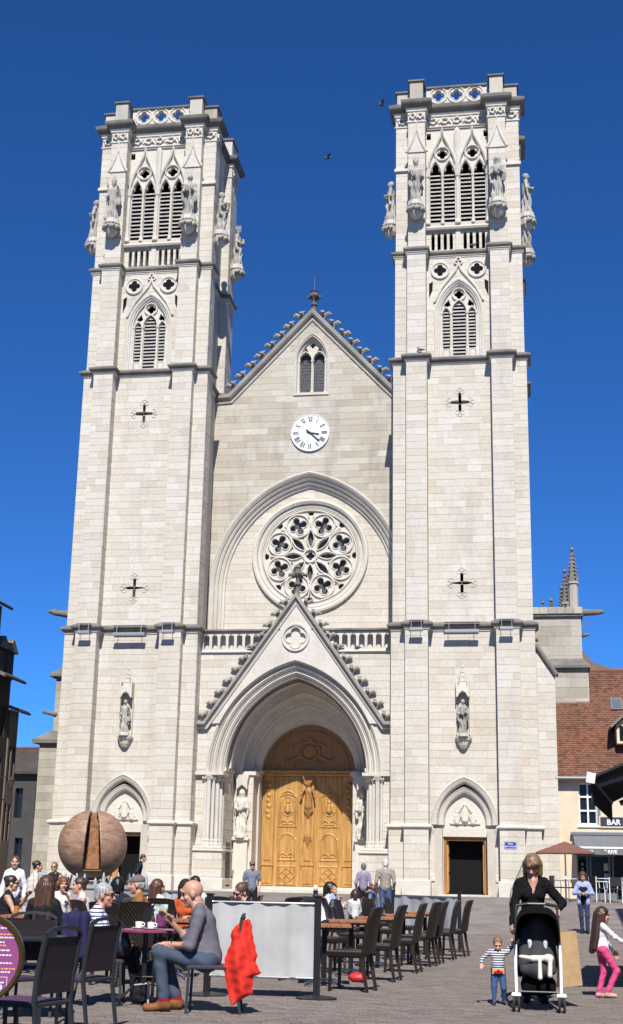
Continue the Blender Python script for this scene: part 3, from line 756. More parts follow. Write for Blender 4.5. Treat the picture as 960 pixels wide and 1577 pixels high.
# rose window
GL = flat('leaded_glass', (.085,.088,.098), .6, spec=.3, noise_amt=.9, nscale=22, bump=.8, bscale=18)
rc = (.03, 14.50); ry = NY+.50
rm = MB(); rm.sweep(circle(*rc,2.46,72)[::-1], [(-.46,ry+.12),(-.44,ry+.0),(-.36,ry-.03),(-.33,ry-.10),(-.24,ry-.12),(-.20,ry-.09),(-.18,ry-.20),(-.08,ry-.26),(.0,ry-.24),(.03,ry-.17),(.03,ry-.05)], FR, True)
rose = rm.build('rose_window', M['trim'], cath)
def rot2(p, a): c, s = math.cos(a), math.sin(a); return (rc[0]+p[0]*c-p[1]*s, rc[1]+p[0]*s+p[1]*c)
H = []; rings = []
for k in range(8):
    a = math.pi/8+k*math.pi/4; q = (rc[0]+1.42*math.cos(a), rc[1]+1.42*math.sin(a)); rings.append(q)
    H.append(foil(q[0], q[1], .42, 4, 48, a, .56, .335))
    b = k*math.pi/4
    H.append([rot2(p, b) for p in ((.36,0),(.55,-.085),(.74,-.12),(.92,-.09),(1.12,0),(.92,.09),(.74,.12),(.55,.085))])
    for s in (-1,1): H.append([rot2(p, b) for p in ([(1.34,s*.06),(1.50,s*.045),(1.74,s*.10),(1.62,s*.17)][::s])])
    H.append([rot2(p, b) for p in ((1.78,-.07),(1.92,-.16),(1.97,0),(1.92,.16),(1.78,.07))])
    H.append([rot2(p, a) for p in ((.80,0),(.88,-.10),(.93,0),(.88,.10))])
H.append(foil(rc[0], rc[1], .20, 4, 28, 0))
tp = MB(); tp.plate(circle(*rc,2.10,64), H, ry-.02, ry+.14, FR); tp.build('rose_plate', M['trim'], rose)
tr = MB(); rnd = lambda r, w: [(-r, ry), (-r*.7, ry-w*.8), (0, ry-w), (r*.7, ry-w*.8), (r, ry)]
for q in rings:
    tr.sweep(circle(q[0],q[1],.50,30)[::-1], rnd(.045,.10), FR, True); 
for k in range(8):
    a = math.pi/8+k*math.pi/4; q = rings[k]; tr.sweep(foil(q[0],q[1],.45,4,48,a,.55,.36)[::-1], rnd(.028,.06), FR, True)
    b = k*math.pi/4; tr.sweep([rot2(p, b) for p in ((.30,0),(.54,-.125),(.74,-.165),(.93,-.125),(1.20,0),(.93,.125),(.74,.165),(.54,.125))][::-1], rnd(.032,.09), FR, True)
    tr.sweep([rot2((1.20,0), b), rot2((1.45,0), b), rot2((1.72,0), b)], rnd(.04,.08), FR)
tr.sweep(circle(*rc,.28,28)[::-1], rnd(.05,.12), FR, True)
tr.sweep(circle(*rc,2.0,64)[::-1], rnd(.05,.10), FR, True)
tr.build('tracery', M['trim'], rose, smooth=True)
gl = MB(); gl.plate(circle(*rc,2.05,48), [], ry+.17, ry+.18, FR); gl.build('glass', GL, rose)
# gable window
gp = MB(); gp.plate(arch(.64,21.66,23.2,24.32,12), [arch(.24,21.80,23.30,23.62,8,c) for c in (-.30,.30)]+[foil(0,24.0,.15,4,24,0)]+[foil(s*.30,23.77,.11,3,18,math.pi/2) for s in (-1,1)], NY+.22, NY+.36, FR)
gp = gp.build('gable_window', M['trim'], cath)
gm = MB(); gm.sweep(arch(.70,21.66,23.2,24.42,14), [(-.16,NY+.24),(-.14,NY+.12),(-.07,NY+.10),(-.05,NY+.03),(.0,NY-.03),(.05,NY-.06),(.08,NY-.03),(.08,NY+.02)], FR)
for c in (-.60,0,.60): gm.tube([(c,NY+.16,21.75),(c,NY+.16,23.2)], .05, 8); gm.lathe([(.05,0),(.085,.1),(.085,.14)], (c,NY+.16,23.12), 8); gm.lathe([(.085,0),(.085,.08),(.05,.16)], (c,NY+.16,21.7), 8)
for c in (-.30,.30): gm.sweep(arch_top(.27,23.28,23.68,8,c), [(-.02,NY+.22),(-.01,NY+.15),(.03,NY+.15),(.04,NY+.22)], FR)
gm.box(-.78,.78,NY-.06,NY+.1,21.58,21.67); gm.build('hood_mould', M['trim'], gp)
gg = MB(); gg.plate(arch(.64,21.66,23.2,24.32,12), [], NY+.42, NY+.43, FR); gg.build('glass', GL, gp)
gr = MB()
for c in (-.30,.30):
    for i in range(5): gr.box(c-.19+i*.095-.006, c-.19+i*.095+.006, NY+.375, NY+.387, 21.8, 23.6)
    for i in range(12): gr.box(c-.24, c+.24, NY+.37, NY+.376, 21.88+i*.145, 21.892+i*.145)
gr.build('window_grille', flat('grille_iron', (.08,.085,.09), .6), gp)
# coping, crockets and finial
cp = MB(); prof = [(-.16,NY+.05),(-.16,NY-.04),(-.09,NY-.07),(-.07,NY-.16),(.0,NY-.22),(.12,NY-.22),(.16,NY-.16),(.16,NY+.6),(-.0,NY+.6)]
cp.sweep([(-4.5,21.50),(-3.60,21.56),(0,25.40),(3.60,21.56),(4.5,21.50)], prof, FR); cope = cp.build('gable_coping', M['coping'], cath)
ct = MB(); ct.sweep([(-4.5,21.30),(-3.52,21.36),(0,25.12),(3.52,21.36),(4.5,21.30)], [(-.03,NY+.02),(-.03,NY-.07),(.03,NY-.10),(.06,NY-.05),(.06,NY+.02)], FR); ct.build('gable_moulding', M['trim'], cath)
for s in (-1,1):
    for i in range(8):
        t = (i+.7)/8.5; mb = MB(); crocket(mb, (0,0,0), s, .31); mb.build('crocket', M['coping'], cope, loc=(s*(3.60*(1-t))+s*.08, NY-.02, 21.56+3.84*t+.10)).rotation_euler.y = s*R(12)+rng.uniform(-.12,.12)
fn = MB(); fn.lathe([(.14,0),(.10,.35),(.16,.40),(.16,.46),(.09,.52),(.11,.62),(.24,.82),(.25,.92),(.15,1.0),(.20,1.05),(.04,1.1)], (.04,NY+.1,25.45), 10)
for k in range(6): a = k*math.pi/3; fn.lathe([(.03,0),(.08,.05),(.06,.13)], (.04+.24*math.cos(a), NY+.1+.24*math.sin(a), 26.18), 6)
fn.tube([(.04,NY+.1,26.5),(.04,NY+.1,27.2)], .012, 5); fn.build('finial', M['weathered'], cope, smooth=False)

# ------------------------------------------------------------------ the great portal
PY = 1.1
pw_ = MB()
po = [(-3.95,.4),(-3.43,.4)]+arch_top(3.43,5.25,9.64,20)+[(3.43,.4),(3.95,.4),(3.95,9.93),(-3.95,9.93)]
pw_.plate(po, [], PY, PY+.5, FR); portal = pw_.build('portal_wall', M['mortar'], cath)
veneer(portal, FR, -3.9, 3.9, 5.35, 9.9, PY, 'ashlar', holes=[arch(3.40,5.0,5.25,9.62,20)], seed=401, ln=(.5,1.1))
for s in (-1,1): veneer(portal, FR, *sorted((s*3.42,s*3.9)), 2.5, 5.1, PY, 'ashlar', seed=410+s, ln=(.6,.9))
tpl = MB(); tpl.box(-4.2,4.2,PY,NY+.5,9.80,9.92); tpl.build('porch_roof', M['mortar'], cath)
av = MB()
for hw, za, d in ((3.45,9.66,0),(3.22,9.42,.14),(3.00,9.20,.30)):
    av.sweep(arch(hw,5.22,5.25,za,22), [(-.24,PY+d+.20),(-.19,PY+d+.06),(-.15,PY+d+.10),(-.12,PY+d-.0),(-.05,PY+d-.07),(.0,PY+d-.05),(.03,PY+d+.02),(.03,PY+d+.2)], FR)
av.build('archivolt', M['trim'], cath)
# barrel and the inner orders, lofted arch to arch
lf = MB(); stack = [(2.80,9.0,1.55),(2.80,9.0,3.3),(2.62,8.75,3.34),(2.62,8.7,3.42),(2.50,8.56,3.46),(2.50,8.5,3.9),(2.36,8.30,3.94),(2.30,8.22,4.02),(2.22,8.10,4.06),(2.22,8.05,4.5),(2.10,7.85,4.56),(2.03,7.72,4.66),(1.97,7.55,4.7),(1.95,7.5,5.1)]
Ls = []
for hw, za, y in stack:
    pth = arch_top(hw,5.45,za,16); o = len(lf.v); lf.v.extend([(u,y,v) for u, v in pth]); Ls.append((o, len(pth)))
for (a, n), (b, _) in zip(Ls[:-1], Ls[1:]):
    for i in range(n-1): lf.f.append((a+i, a+i+1, b+i+1, b+i)); lf.m.append(0)
lf.build('porch_vault', M['trim'], cath)
rb = MB(); rb.sweep(arch_top(2.74,5.45,8.93,16), [(-.10,1.9),(-.12,2.0),(-.08,2.1),(.06,2.1)], FR); rb.sweep(arch_top(2.56,5.45,8.65,16), [(-.03,3.5),(-.09,3.44),(-.03,3.36),(.1,3.36)], FR); rb.sweep(arch_top(2.28,5.45,8.2,16), [(-.03,4.14),(-.08,4.06),(-.03,3.98),(.1,3.98)], FR); rb.build('vault_rib', M['trim'], cath)
for s in (-1,1):
    j = MB(); X = lambda u: s*u
    # inner jambs: side wall of the porch, then a pier facing the square
    j.add([(X(2.80),1.55,.4),(X(2.80),3.45,.4),(X(2.80),3.45,5.5),(X(2.80),1.55,5.5)],[(0,1,2,3) if s < 0 else (3,2,1,0)])
    j.box(*sorted((X(2.85),X(2.02))), 3.45, 4.5, .4, 5.45); j.box(*sorted((X(2.2),X(1.94))), 4.3, 5.1, .4, 5.45)
    j = j.build('inner_jamb', M['mortar'], cath)
    veneer(j, FR, *sorted((X(2.80),X(2.03))), .9, 5.3, 3.45, 'ashlar', seed=430+s, course=.36, ln=(.4,.8))
    FJ = lambda u, v, w_, s=s: (s*2.80+s*w_, u, v)
    veneer(j, FJ, 1.6, 3.4, .9, 5.3, 0, 'ashlar', seed=440+s, course=.36, ln=(.5,.9))
    im = MB(); im.ring([(X(2.85),1.5),(X(2.0),3.38),(X(1.9),5.1),(X(2.9),5.1)] if s < 0 else [(X(1.9),3.38),(X(2.85),1.5),(X(2.9),5.1),(X(1.9),5.1)], [(0,5.3)]) if False else None
    im.box(*sorted((X(2.86),X(1.92))), 3.36, 4.6, 5.30, 5.45); im.box(*sorted((X(2.86),X(2.73))), 1.5, 3.36, 5.32, 5.45); im.box(*sorted((X(2.2),X(1.88))), 4.22, 5.1, 5.46, 5.58)
    im.build('impost', M['trim'], j)
    # outer jamb: clustered shafts on a high base
    cl = MB()
    for k, (u, y) in enumerate(((3.42,PY+.0),(3.28,PY-.08),(3.12,PY+.02),(2.99,PY+.16),(2.88,PY+.32))):
        r_ = .085 if k % 2 else .06
        cl.tube([(X(u),y,2.65),(X(u),y,5.0)], r_, 8); cl.lathe([(r_*1.7,0),(r_*1.7,.1),(r_*1.2,.18),(r_*1.35,.24),(r_,.3)], (X(u),y,2.42), 8)
        cl.lathe([(r_,0),(r_*1.2,.05),(r_*1.9,.18),(r_*2.0,.24)], (X(u),y,4.90), 8)
    cl.add([(X(3.9),PY,.5),(X(3.42),PY+.02,.5),(X(2.80),PY+.5,.5),(X(2.80),2.0,.5),(X(3.9),2.0,.5),(X(3.9),PY,5.2),(X(3.42),PY+.02,5.2),(X(2.80),PY+.5,5.2),(X(2.80),2.0,5.2),(X(3.9),2.0,5.2)],[(0,1,6,5),(1,2,7,6),(2,3,8,7),(3,4,9,8),(4,0,5,9)])
    cl.box(*sorted((X(3.95),X(2.70))), PY-.20, PY+.75, 5.12, 5.24); cl.box(*sorted((X(3.95),X(2.74))), PY-.14, PY+.7, 5.07, 5.12)
    ff = random.Random(5)
    for k in range(9): cl.tube([(X(3.5-k*.09),PY-.05+max(0,k-4)*.09,4.92),(X(3.5-k*.09),PY-.15+max(0,k-4)*.09,5.0),(X(3.5-k*.09+.03),PY-.17+max(0,k-4)*.09,5.05)], [.03,.045,.02], 5)
    cl.build('clustered_shafts', M['trim'], cath)
    bs = MB(); bs.bev(*sorted((X(3.93),X(2.62))), PY-.32, PY+1.4, .3, 2.26, .03); bs = bs.build('portal_base', M['mortar'], cath)
    veneer(bs, FR, *sorted((X(3.92),X(2.63))), 1.3, 2.25, PY-.32, 'ashlar', seed=450+s, course=.32, ln=(.5,.9))
    FBs = lambda u, v, w_, s=s: (s*2.62+s*w_, u, v)
    if s < 0: veneer(bs, FBs, PY-.3, PY+1.35, 1.3, 2.25, 0, 'ashlar', seed=455, course=.32)
    bm = MB(); bm.bev(*sorted((X(3.95),X(2.56))), PY-.40, PY+1.45, 2.24, 2.342, .03); bm.bev(*sorted((X(3.94),X(2.66))), PY-.28, PY+1.3, 2.34, 2.44, .03); bm.build('base_moulding', M['trim'], bs)
    bm = MB(); bm.bev(*sorted((X(3.95),X(2.56))), PY-.38, PY+1.45, .3, 1.28, .04); bm.build('plinth', M['trim'], bs)
    pd = MB(); pd.bev(*sorted((X(2.78),X(2.10))), 3.12, 3.5, 2.72, 2.84, .03); pd.bev(*sorted((X(2.72),X(2.16))), 3.22, 3.5, .6, 2.72, .02); pd.build('statue_pedestal', M['trim'], j)
    ch = MB(); ch.plate([(X(2.66),5.0),(X(2.66),4.72),(X(2.44),4.92),(X(2.22),4.72),(X(2.22),5.0),(X(2.16),5.3),(X(2.72),5.3)], [], 3.16, 3.46, FR); ch.build('statue_canopy', M['trim'], j)
flr = MB(); flr.box(-2.9,2.9,-.1,5.2,.2,.88); flr.box(-2.3,2.3,3.3,5.2,.88,.99); flr.build('porch_step', M['trim'], cath)
# gable of the portal
gb = MB(); qh = foil(0,10.47,.42,4,40,0)
gb.plate([(-3.52,7.12),(-3.42,7.0)]+[(u, v) for u, v in arch_top(3.42,5.25,9.62,40) if v > 7.0]+[(3.42,7.0),(3.52,7.12),(0,12.0)][0:3], [], PY-.10, PY+.02, FR) if False else None
arc = [(u, v) for u, v in arch_top(3.36,5.25,9.58,40) if v > 7.05]
gpoly = [(-3.46,7.1)]+arc+[(3.46,7.1),(0,11.98)]
gb.plate(gpoly, [qh], PY-.12, PY+.05, FR); gable = gb.build('portal_gable', M['trim'], cath)
gk = MB(); gk.plate(circle(0,10.47,.5,24), [], PY-.02, PY+.0, FR); gk.plate(circle(0,10.47,.58,24),[],PY+.02,PY+.25,FR); gk.build('quatrefoil_back', M['trim'], gable)
gq = MB(); gq.sweep(circle(0,10.47,.52,36)[::-1], [(-.05,PY-.12),(-.04,PY-.19),(.02,PY-.20),(.05,PY-.12)], FR, True); gq.sweep(qh[::-1], [(-.0,PY-.12),(.01,PY-.16),(.04,PY-.16),(.05,PY-.12)], FR, True); gq.build('quatrefoil', M['trim'], gable)
gc = MB(); gc.sweep([(-4.0,7.02),(-3.50,7.02),(0,12.02),(3.50,7.02),(4.0,7.02)], [(-.07,PY+.1),(-.07,PY-.18),(-.02,PY-.24),(.03,PY-.34),(.12,PY-.34),(.15,PY-.28),(.15,PY+.15)], FR); gcope = gc.build('portal_coping', M['coping'], cath)
gt = MB(); gt.sweep([(-4.0,6.92),(-3.46,6.92),(0,11.86),(3.46,6.92),(4.0,6.92)], [(-.04,PY-.10),(-.04,PY-.17),(.03,PY-.20),(.05,PY-.10)], FR); gt.build('gable_moulding', M['trim'], gable)
for s in (-1,1):
    for i in range(11):
        t = (i+.35)/11.2; mb = MB(); crocket(mb, (0,0,0), s, .25); mb.build('crocket', M['coping'], gcope, loc=(s*(3.50*(1-t))+s*.08, PY-.12, 7.02+5.0*t+.10)).rotation_euler.y = s*R(12)+rng.uniform(-.12,.12)
fn = MB(); fn.lathe([(.13,0),(.09,.3),(.07,.55),(.15,.6),(.15,.66),(.08,.72),(.08,.95),(.16,1.05),(.12,1.15),(.10,1.25),(.14,1.3),(.03,1.45)], (.03,PY-.1,12.0), 10)
for k in range(6): a = k*math.pi/3+.2; fn.tube([(.03,PY-.1,12.9),(.03+.20*math.cos(a),PY-.1+.2*math.sin(a),13.02),(.03+.34*math.cos(a),PY-.1+.34*math.sin(a),13.0),(.03+.36*math.cos(a),PY-.1+.36*math.sin(a),12.92)], [.06,.075,.075,.03], 5)
fn.build('finial', M['weathered'], gcope)
# balustrade
for s in (-1,1):
    hs = []
    for i in range(11):
        u = s*(3.62-i*.335)
        if abs(u) < .9: continue
        hs.append(arch(.115,10.06,10.48,10.66,6,u))
    bl = MB(); u0, u1 = sorted((s*3.86, s*.62)); bl.plate(rect(u0,u1,9.98,10.74), hs, PY-.02, PY+.10, FR); bl = bl.build('balustrade', M['trim'], cath)
    rl = MB(); rl.bev(u0,u1,PY-.12,PY+.2,10.73,10.84,.03); rl.build('handrail', M['weathered'], bl)
    sl_ = MB(); sl_.bev(u0,u1,PY-.10,PY+.2,9.88,9.98,.03); sl_.build('base_rail', M['trim'], bl)
    bk = MB(); bk.box(u0,u1,PY+.34,PY+.5,9.92,10.72); bk.build('blind_backing', M['trim'], bl)

# ------------------------------------------------------------------ the great door
DY = 5.0
door = MB(); door.box(-1.94,1.94,DY,DY+.12,.97,5.5); door = door.build('great_door', M['oak'], cath)
def panel(parent, x0, x1, z0, z1, arched=False, name='door_panel', mat='oak'):
    mb = MB(); o = [(x0,z0),(x1,z0)]
    c = (x0+x1)/2; hw = (x1-x0)/2
    top = [(x1,z1)]
    if arched: top = [(x1,z1-.16),(x1-.08,z1-.12),(x1-.14,z1-.02),(c+hw*.3,z1+.06),(c,z1+.08),(c-hw*.3,z1+.06),(x0+.14,z1-.02),(x0+.08,z1-.12),(x0,z1-.16)]
    else: top = [(x1,z1),(x0,z1)]
    o = o+top
    mb.sweep(o[::-1], [(-.05,DY+.005),(-.05,DY-.035),(-.02,DY-.06),(.02,DY-.045),(.04,DY+.005)], FR, True)
    ins = [(c+(u-c)*.72, (z0+z1)/2+(v-(z0+z1)/2)*.86) for u, v in o]
    mb.plate(ins, [], DY-.03, DY+.01, FR); mb.sweep(ins[::-1], [(-.0,DY-.03),(.03,DY-.045),(.07,DY+.005)], FR, True)
    return mb.build(name, M[mat], parent)
for s in (-1,1):
    a, b = sorted((s*.40, s*1.32)); c = (a+b)/2
    lt = MB(); lt.box(a-.06,b+.06,DY-.02,DY+.0,1.0,5.36); lf_ = lt.build('door_leaf', M['oak'], door)
    panel(door, a+.08, b-.08, 3.35, 4.72, True); panel(door, a+.08, b-.08, 2.02, 3.02, True); panel(door, a+.08, b-.08, 1.06, 1.80)
    dm = MB(); dm.sweep([(c,1.12),(c+.36,1.43),(c,1.74),(c-.36,1.43)][::-1], [(-.025,DY-.03),(-.02,DY-.065),(.02,DY-.065),(.025,DY-.03)], FR, True)
    dm.tube([(c-.18,DY-.05,1.275),(c+.18,DY-.05,1.585)], .02, 4); dm.tube([(c+.18,DY-.05,1.275),(c-.18,DY-.05,1.585)], .02, 4); dm.build('diamond_moulding', M['oak'], door)
    pr = [('c',(c,DY-.02,4.0),(c,DY-.04,4.18),.14,.10,0),('e',(c,DY-.06,4.33),(.075,.07,.10),0),('c',(c-.17,DY-.02,3.96),(c-.1,DY-.03,4.18),.06,.06,0),('c',(c+.17,DY-.02,3.96),(c+.1,DY-.03,4.18),.06,.06,0)]
    for k in range(20):
        t0, t1 = 2*math.pi*k/20, 2*math.pi*(k+1)/20; pr.append(('c',(c+.29*math.cos(t0),DY-.03,4.17+.38*math.sin(t0)),(c+.29*math.cos(t1),DY-.03,4.17+.38*math.sin(t1)),.028,.028,0))
    for q in (-1,1): pr += [('c',(c,DY-.03,4.66),(c+q*.2,DY-.04,4.60),.04,.03,0)]
    pr.append(('e',(c,DY-.005,4.2),(.34,.035,.46),0)); mb = MB(); sdf_add(mb, sdf_mesh(pr, .022, .02)); mb.build('medallion', M['oak'], door, smooth=True)
    for zz in (3.50, 2.20):
        pr = []
        for q in (-1,1): pr += [('c',(c,DY-.03,zz+.02),(c+q*.16,DY-.04,zz+.12),.04,.035,0),('c',(c+q*.16,DY-.04,zz+.12),(c+q*.33,DY-.03,zz-.02),.035,.02,0),('c',(c,DY-.03,zz-.04),(c+q*.2,DY-.04,zz-.05),.035,.03,0)]
        mb = MB(); sdf_add(mb, sdf_mesh(pr, .022, .02)); mb.build('carving', M['oak'], door, smooth=True)
    pl_ = MB(); u0, u1 = sorted((s*1.44, s*1.90)); pl_.bev(u0,u1,DY-.10,DY+.02,1.0,5.40,.02); pl_.bev(u0+.08,u1-.08,DY-.13,DY-.08,2.0,5.1,.02); pl_.bev(u0+.06,u1-.06,DY-.13,DY-.08,1.1,1.72,.02); pl_.bev(u0-.02,u1+.02,DY-.14,DY,1.78,1.88,.02); pl_.build('door_pilaster', M['oak'], door)
    dr = MB(); pr = []
    for k in range(7): z = 5.05-k*.22; pr += [('e',((u0+u1)/2+.035*(-1)**k,DY-.13,z),(.075+.03*((k*2)%3)/2,.05,.10),0),('c',((u0+u1)/2-.09,DY-.12,z+.05),((u0+u1)/2+.09,DY-.12,z-.03),.025,.02,0)]
    sdf_add(dr, sdf_mesh(pr, .024, .05)); dr.build('carved_drop', M['oak'], door, smooth=True)
cpil = MB(); cpil.bev(-.24,.24,DY-.12,DY,1.0,5.40,.02); cpil.bev(-.13,.13,DY-.16,DY-.1,2.0,4.0,.02); cpil.bev(-.17,.17,DY-.16,DY-.1,1.1,1.72,.02); cpil.bev(-.26,.26,DY-.16,DY,1.80,1.90,.02); cpil.build('door_pilaster', M['oak'], door)
pr = [('c',(.02,DY-.2,4.15),(.02,DY-.2,4.75),.17,.13,0),('e',(.02,DY-.25,5.08),(.10,.11,.14),0),('c',(.02,DY-.2,4.75),(.02,DY-.22,4.98),.14,.06,0),('c',(-.16,DY-.22,4.85),(-.30,DY-.28,4.6),.06,.05,0),('c',(.20,DY-.22,4.85),(.30,DY-.28,4.5),.06,.05,0),('e',(.02,DY-.18,3.98),(.2,.12,.14),0),('c',(.02,DY-.15,3.85),(.02,DY-.13,3.62),.12,.03,0),
      ('c',(-.12,DY-.26,5.15),(-.22,DY-.26,5.38),.03,.03,0),('c',(.14,DY-.26,5.15),(.22,DY-.26,5.38),.03,.03,0),('c',(0,DY-.16,2.95),(0,DY-.13,2.45),.13,.03,0),('e',(-.10,DY-.15,2.88),(.08,.05,.1),0),('e',(.10,DY-.15,2.86),(.08,.05,.1),0)]
mb = MB(); sdf_add(mb, sdf_mesh(pr, .024, .04, warp=lambda G: .012*np.sin(G[...,0]*60+G[...,2]*14))); mb.build('carved_figure', M['oak_dark'], door, smooth=True)
trn = MB(); trn.bev(-1.96,1.96,DY-.16,DY+.1,5.40,5.52,.03); trn.bev(-1.96,1.96,DY-.22,DY+.1,5.52,5.62,.03); trn.build('transom', M['oak'], door)
tym = MB(); tym.plate(arch(1.96,5.60,5.62,7.52,16), [], DY+.0, DY+.1, FR); tym.sweep(arch_top(1.62,5.80,7.2,14), [(-.03,DY),(-.02,DY-.05),(.03,DY-.05),(.04,DY)], FR); tym = tym.build('door_tympanum', M['oak_dark'], door)
pr = []
for k in range(16):
    t0, t1 = 2*math.pi*k/16, 2*math.pi*(k+1)/16; pr.append(('c',(.42*math.cos(t0),DY-.03,6.42+.40*math.sin(t0)),(.42*math.cos(t1),DY-.03,6.42+.40*math.sin(t1)),.05,.05,0))
for s in (-1,1):
    pr += [('c',(s*.4,DY-.03,6.2),(s*.85,DY-.04,6.0),.06,.05,0),('c',(s*.85,DY-.04,6.0),(s*1.1,DY-.03,6.2),.05,.02,0),('c',(s*.35,DY-.03,6.75),(s*.7,DY-.04,6.6),.05,.04,0),('c',(s*.25,DY-.03,6.0),(s*.6,DY-.03,5.85),.05,.04,0)]
pr += [('e',(0,DY-.02,6.42),(.3,.06,.28),0),('e',(0,DY-.03,6.9),(.14,.05,.1),0)]
mb = MB(); sdf_add(mb, sdf_mesh(pr, .028, .04)); mb.build('cartouche', M['oak_dark'], door, smooth=True)

# ------------------------------------------------------------------ ground
M['asphalt'] = stone_mat('square_paving', [(.165,.142,.130), (.21,.183,.168), (.25,.22,.203)], stain=(.09,.085,.08), stain_amt=.4, per_piece=False, streak=4)
M['joint'] = flat('paving_joint', (.125,.11,.104), .9, noise_amt=.3, nscale=3)
M['paver'] = stone_mat('brick_paver', [(.145,.120,.106), (.172,.144,.129), (.188,.159,.143), (.208,.177,.159), (.178,.142,.125)], stain=(.10,.09,.085), stain_amt=.45, streak=4)
M['kerb'] = stone_mat('granite_kerb', [(.28,.27,.26), (.36,.35,.33)], stain_amt=.3)
ys = [-400,-60,-14]+[-14+13*i/12 for i in range(1, 13)]+[8,60,1500]
g = MB(); xs = [-1500,-60,-25,-10,0,10,25,60,1500]
for y in ys:
    for x in xs: g.v.append((x, y, gz(y)-.030 if -45 < y < -13 else gz(y)-.0))
for j in range(len(ys)-1):
    for i in range(len(xs)-1): k = j*len(xs)+i; g.f.append((k, k+1, k+1+len(xs), k+len(xs))); g.m.append(0)
ground = g.build('ground', M['joint']); tag(ground, kind='structure')
# beyond the nearest pavers the same paving, too far to tell the bricks apart
g = MB(); 
yy = [-14+13*i/12 for i in range(13)]+[8, 60]
for y in yy:
    for x in (-60, -20, 0, 20, 60): g.v.append((x, y, gz(y)+.004))
for j in range(len(yy)-1):
    for i in range(4): k = j*5+i; g.f.append((k, k+1, k+6, k+5)); g.m.append(0)
far = g.build('square', M['asphalt']); tag(far, kind='structure')
PV = []
rg = random.Random(3); yv = -39.5; row = 0
while yv < -14.05:
    d = yv+50; xl = max(8.92-816/2042*d-1.0, -8); xr = 8.92+150/2042*d+.8
    x = xl+(.11 if row % 2 else 0)
    while x < xr:
        L = .215+rg.uniform(-.006, .006); dz = rg.uniform(-.003, .002)
        PV.append((x, yv, L-.008, .102, dz)); x += L
    yv += .11; row += 1
def paver_geo(mb, p, o=(0,0,0)):
    x, y, L, wd, dz = p; x -= o[0]; y -= o[1]; z = dz; b = .006
    mb.add([(x,y,-.03),(x+L,y,-.03),(x+L,y+wd,-.03),(x,y+wd,-.03),(x,y,z-b),(x+L,y,z-b),(x+L,y+wd,z-b),(x,y+wd,z-b),(x+b,y+b,z),(x+L-b,y+b,z),(x+L-b,y+wd-b,z),(x+b,y+wd-b,z)],
           [(0,1,5,4),(1,2,6,5),(2,3,7,6),(3,0,4,7),(4,5,9,8),(5,6,10,9),(6,7,11,10),(7,4,8,11),(8,9,10,11)])
def pvis(p):
    d = p[1]+50; px = 816+(p[0]-8.92)/d*2042; return (0 if 0 < px < 960 and d > 12.2 else 99)+d
PV.sort(key=pvis)
pm = None
for i, p in enumerate(PV[:300]):
    mb = MB(); paver_geo(mb, p, (p[0], p[1])); mb.build('paver', M['paver'], ground, loc=(p[0], p[1], 0))
mb = MB()
for p in PV[300:]: paver_geo(mb, p)
o = mb.build('paver_field', M['paver'], ground); o['kind'] = 'stuff'

# ------------------------------------------------------------------ lettering
def text(name, s, size, mat, parent, loc, rot=(math.pi/2,0,0), depth=.004, bold=0, align='CENTER', sx=1):
    cu = bpy.data.curves.new(name, 'FONT'); cu.body = s; cu.size = size; cu.extrude = depth; cu.offset = bold; cu.align_x = align; cu.resolution_u = 2
    ob = bpy.data.objects.new(name, cu); C.objects.link(ob)
    dg = bpy.context.evaluated_depsgraph_get(); me = bpy.data.meshes.new_from_object(ob.evaluated_get(dg)); bpy.data.objects.remove(ob)
    me.materials.clear(); me.materials.append(mat); o = link(name, me, parent, loc); o.rotation_euler = rot; o.scale.x = sx; return o

# ------------------------------------------------------------------ clock
CLK = (0, NY-.02, 19.83)
white = flat('white_enamel', (.78,.79,.80), .45); blackp = flat('black_paint', (.012,.012,.014), .5)
clock = empty('clock', CLK); tag(clock, 'round white clock with black roman numerals on the church wall', 'clock')
mb = MB(); F = lambda u, v, w_: (u, w_, v)
mb.plate(circle(0,0,.83,64), [], -.06, .03, F); mb.build('dial', white, clock)
mb = MB(); mb.sweep(circle(0,0,.83,64)[::-1], [(-.025,-.06),(-.02,-.075),(.0,-.075),(.012,-.06),(.012,.02)], F, True); mb.build('rim', flat('clock_rim', (.60,.62,.63), .4), clock)
mb = MB(); mb.sweep(circle(0,0,.43,48)[::-1], [(-.006,-.06),(-.006,-.063),(.006,-.063),(.006,-.06)], F, True); mb.build('minute_ring', flat('clock_grey', (.45,.48,.5), .5), clock)
NUM = ['XII','I','II','III','IIII','V','VI','VII','VIII','IX','X','XI']
for i, s in enumerate(NUM):
    a = math.pi/2-i*math.pi/6; mb = MB(); wds = {'I': .048, 'V': .105, 'X': .105}; tot = sum(wds[c] for c in s); x = -tot/2; h = .125
    def bar(x0, z0, x1, z1, t):
        dx, dz = x1-x0, z1-z0; L = math.hypot(dx, dz); nx, nz = -dz/L*t, dx/L*t
        P = [(x0+nx,z0+nz),(x0-nx,z0-nz),(x1-nx,z1-nz),(x1+nx,z1+nz)]
        Q = []
        for p, q in P:
            q2 = q+.62; th = a-math.pi/2; Q.append((p*math.cos(th)-q2*math.sin(th), p*math.sin(th)+q2*math.cos(th)))
        mb.plate(Q[::-1], [], -.064, -.059, F)
    for c in s:
        wd = wds[c]; m_ = x+wd/2
        if c == 'I': bar(m_,-h,m_,h,.017)
        elif c == 'V': bar(m_-.04,h,m_,-h,.019); bar(m_+.04,h,m_,-h,.010)
        else: bar(m_-.042,h,m_+.042,-h,.019); bar(m_+.042,h,m_-.042,-h,.010)
        x += wd
    mb.build('numeral', blackp, clock)
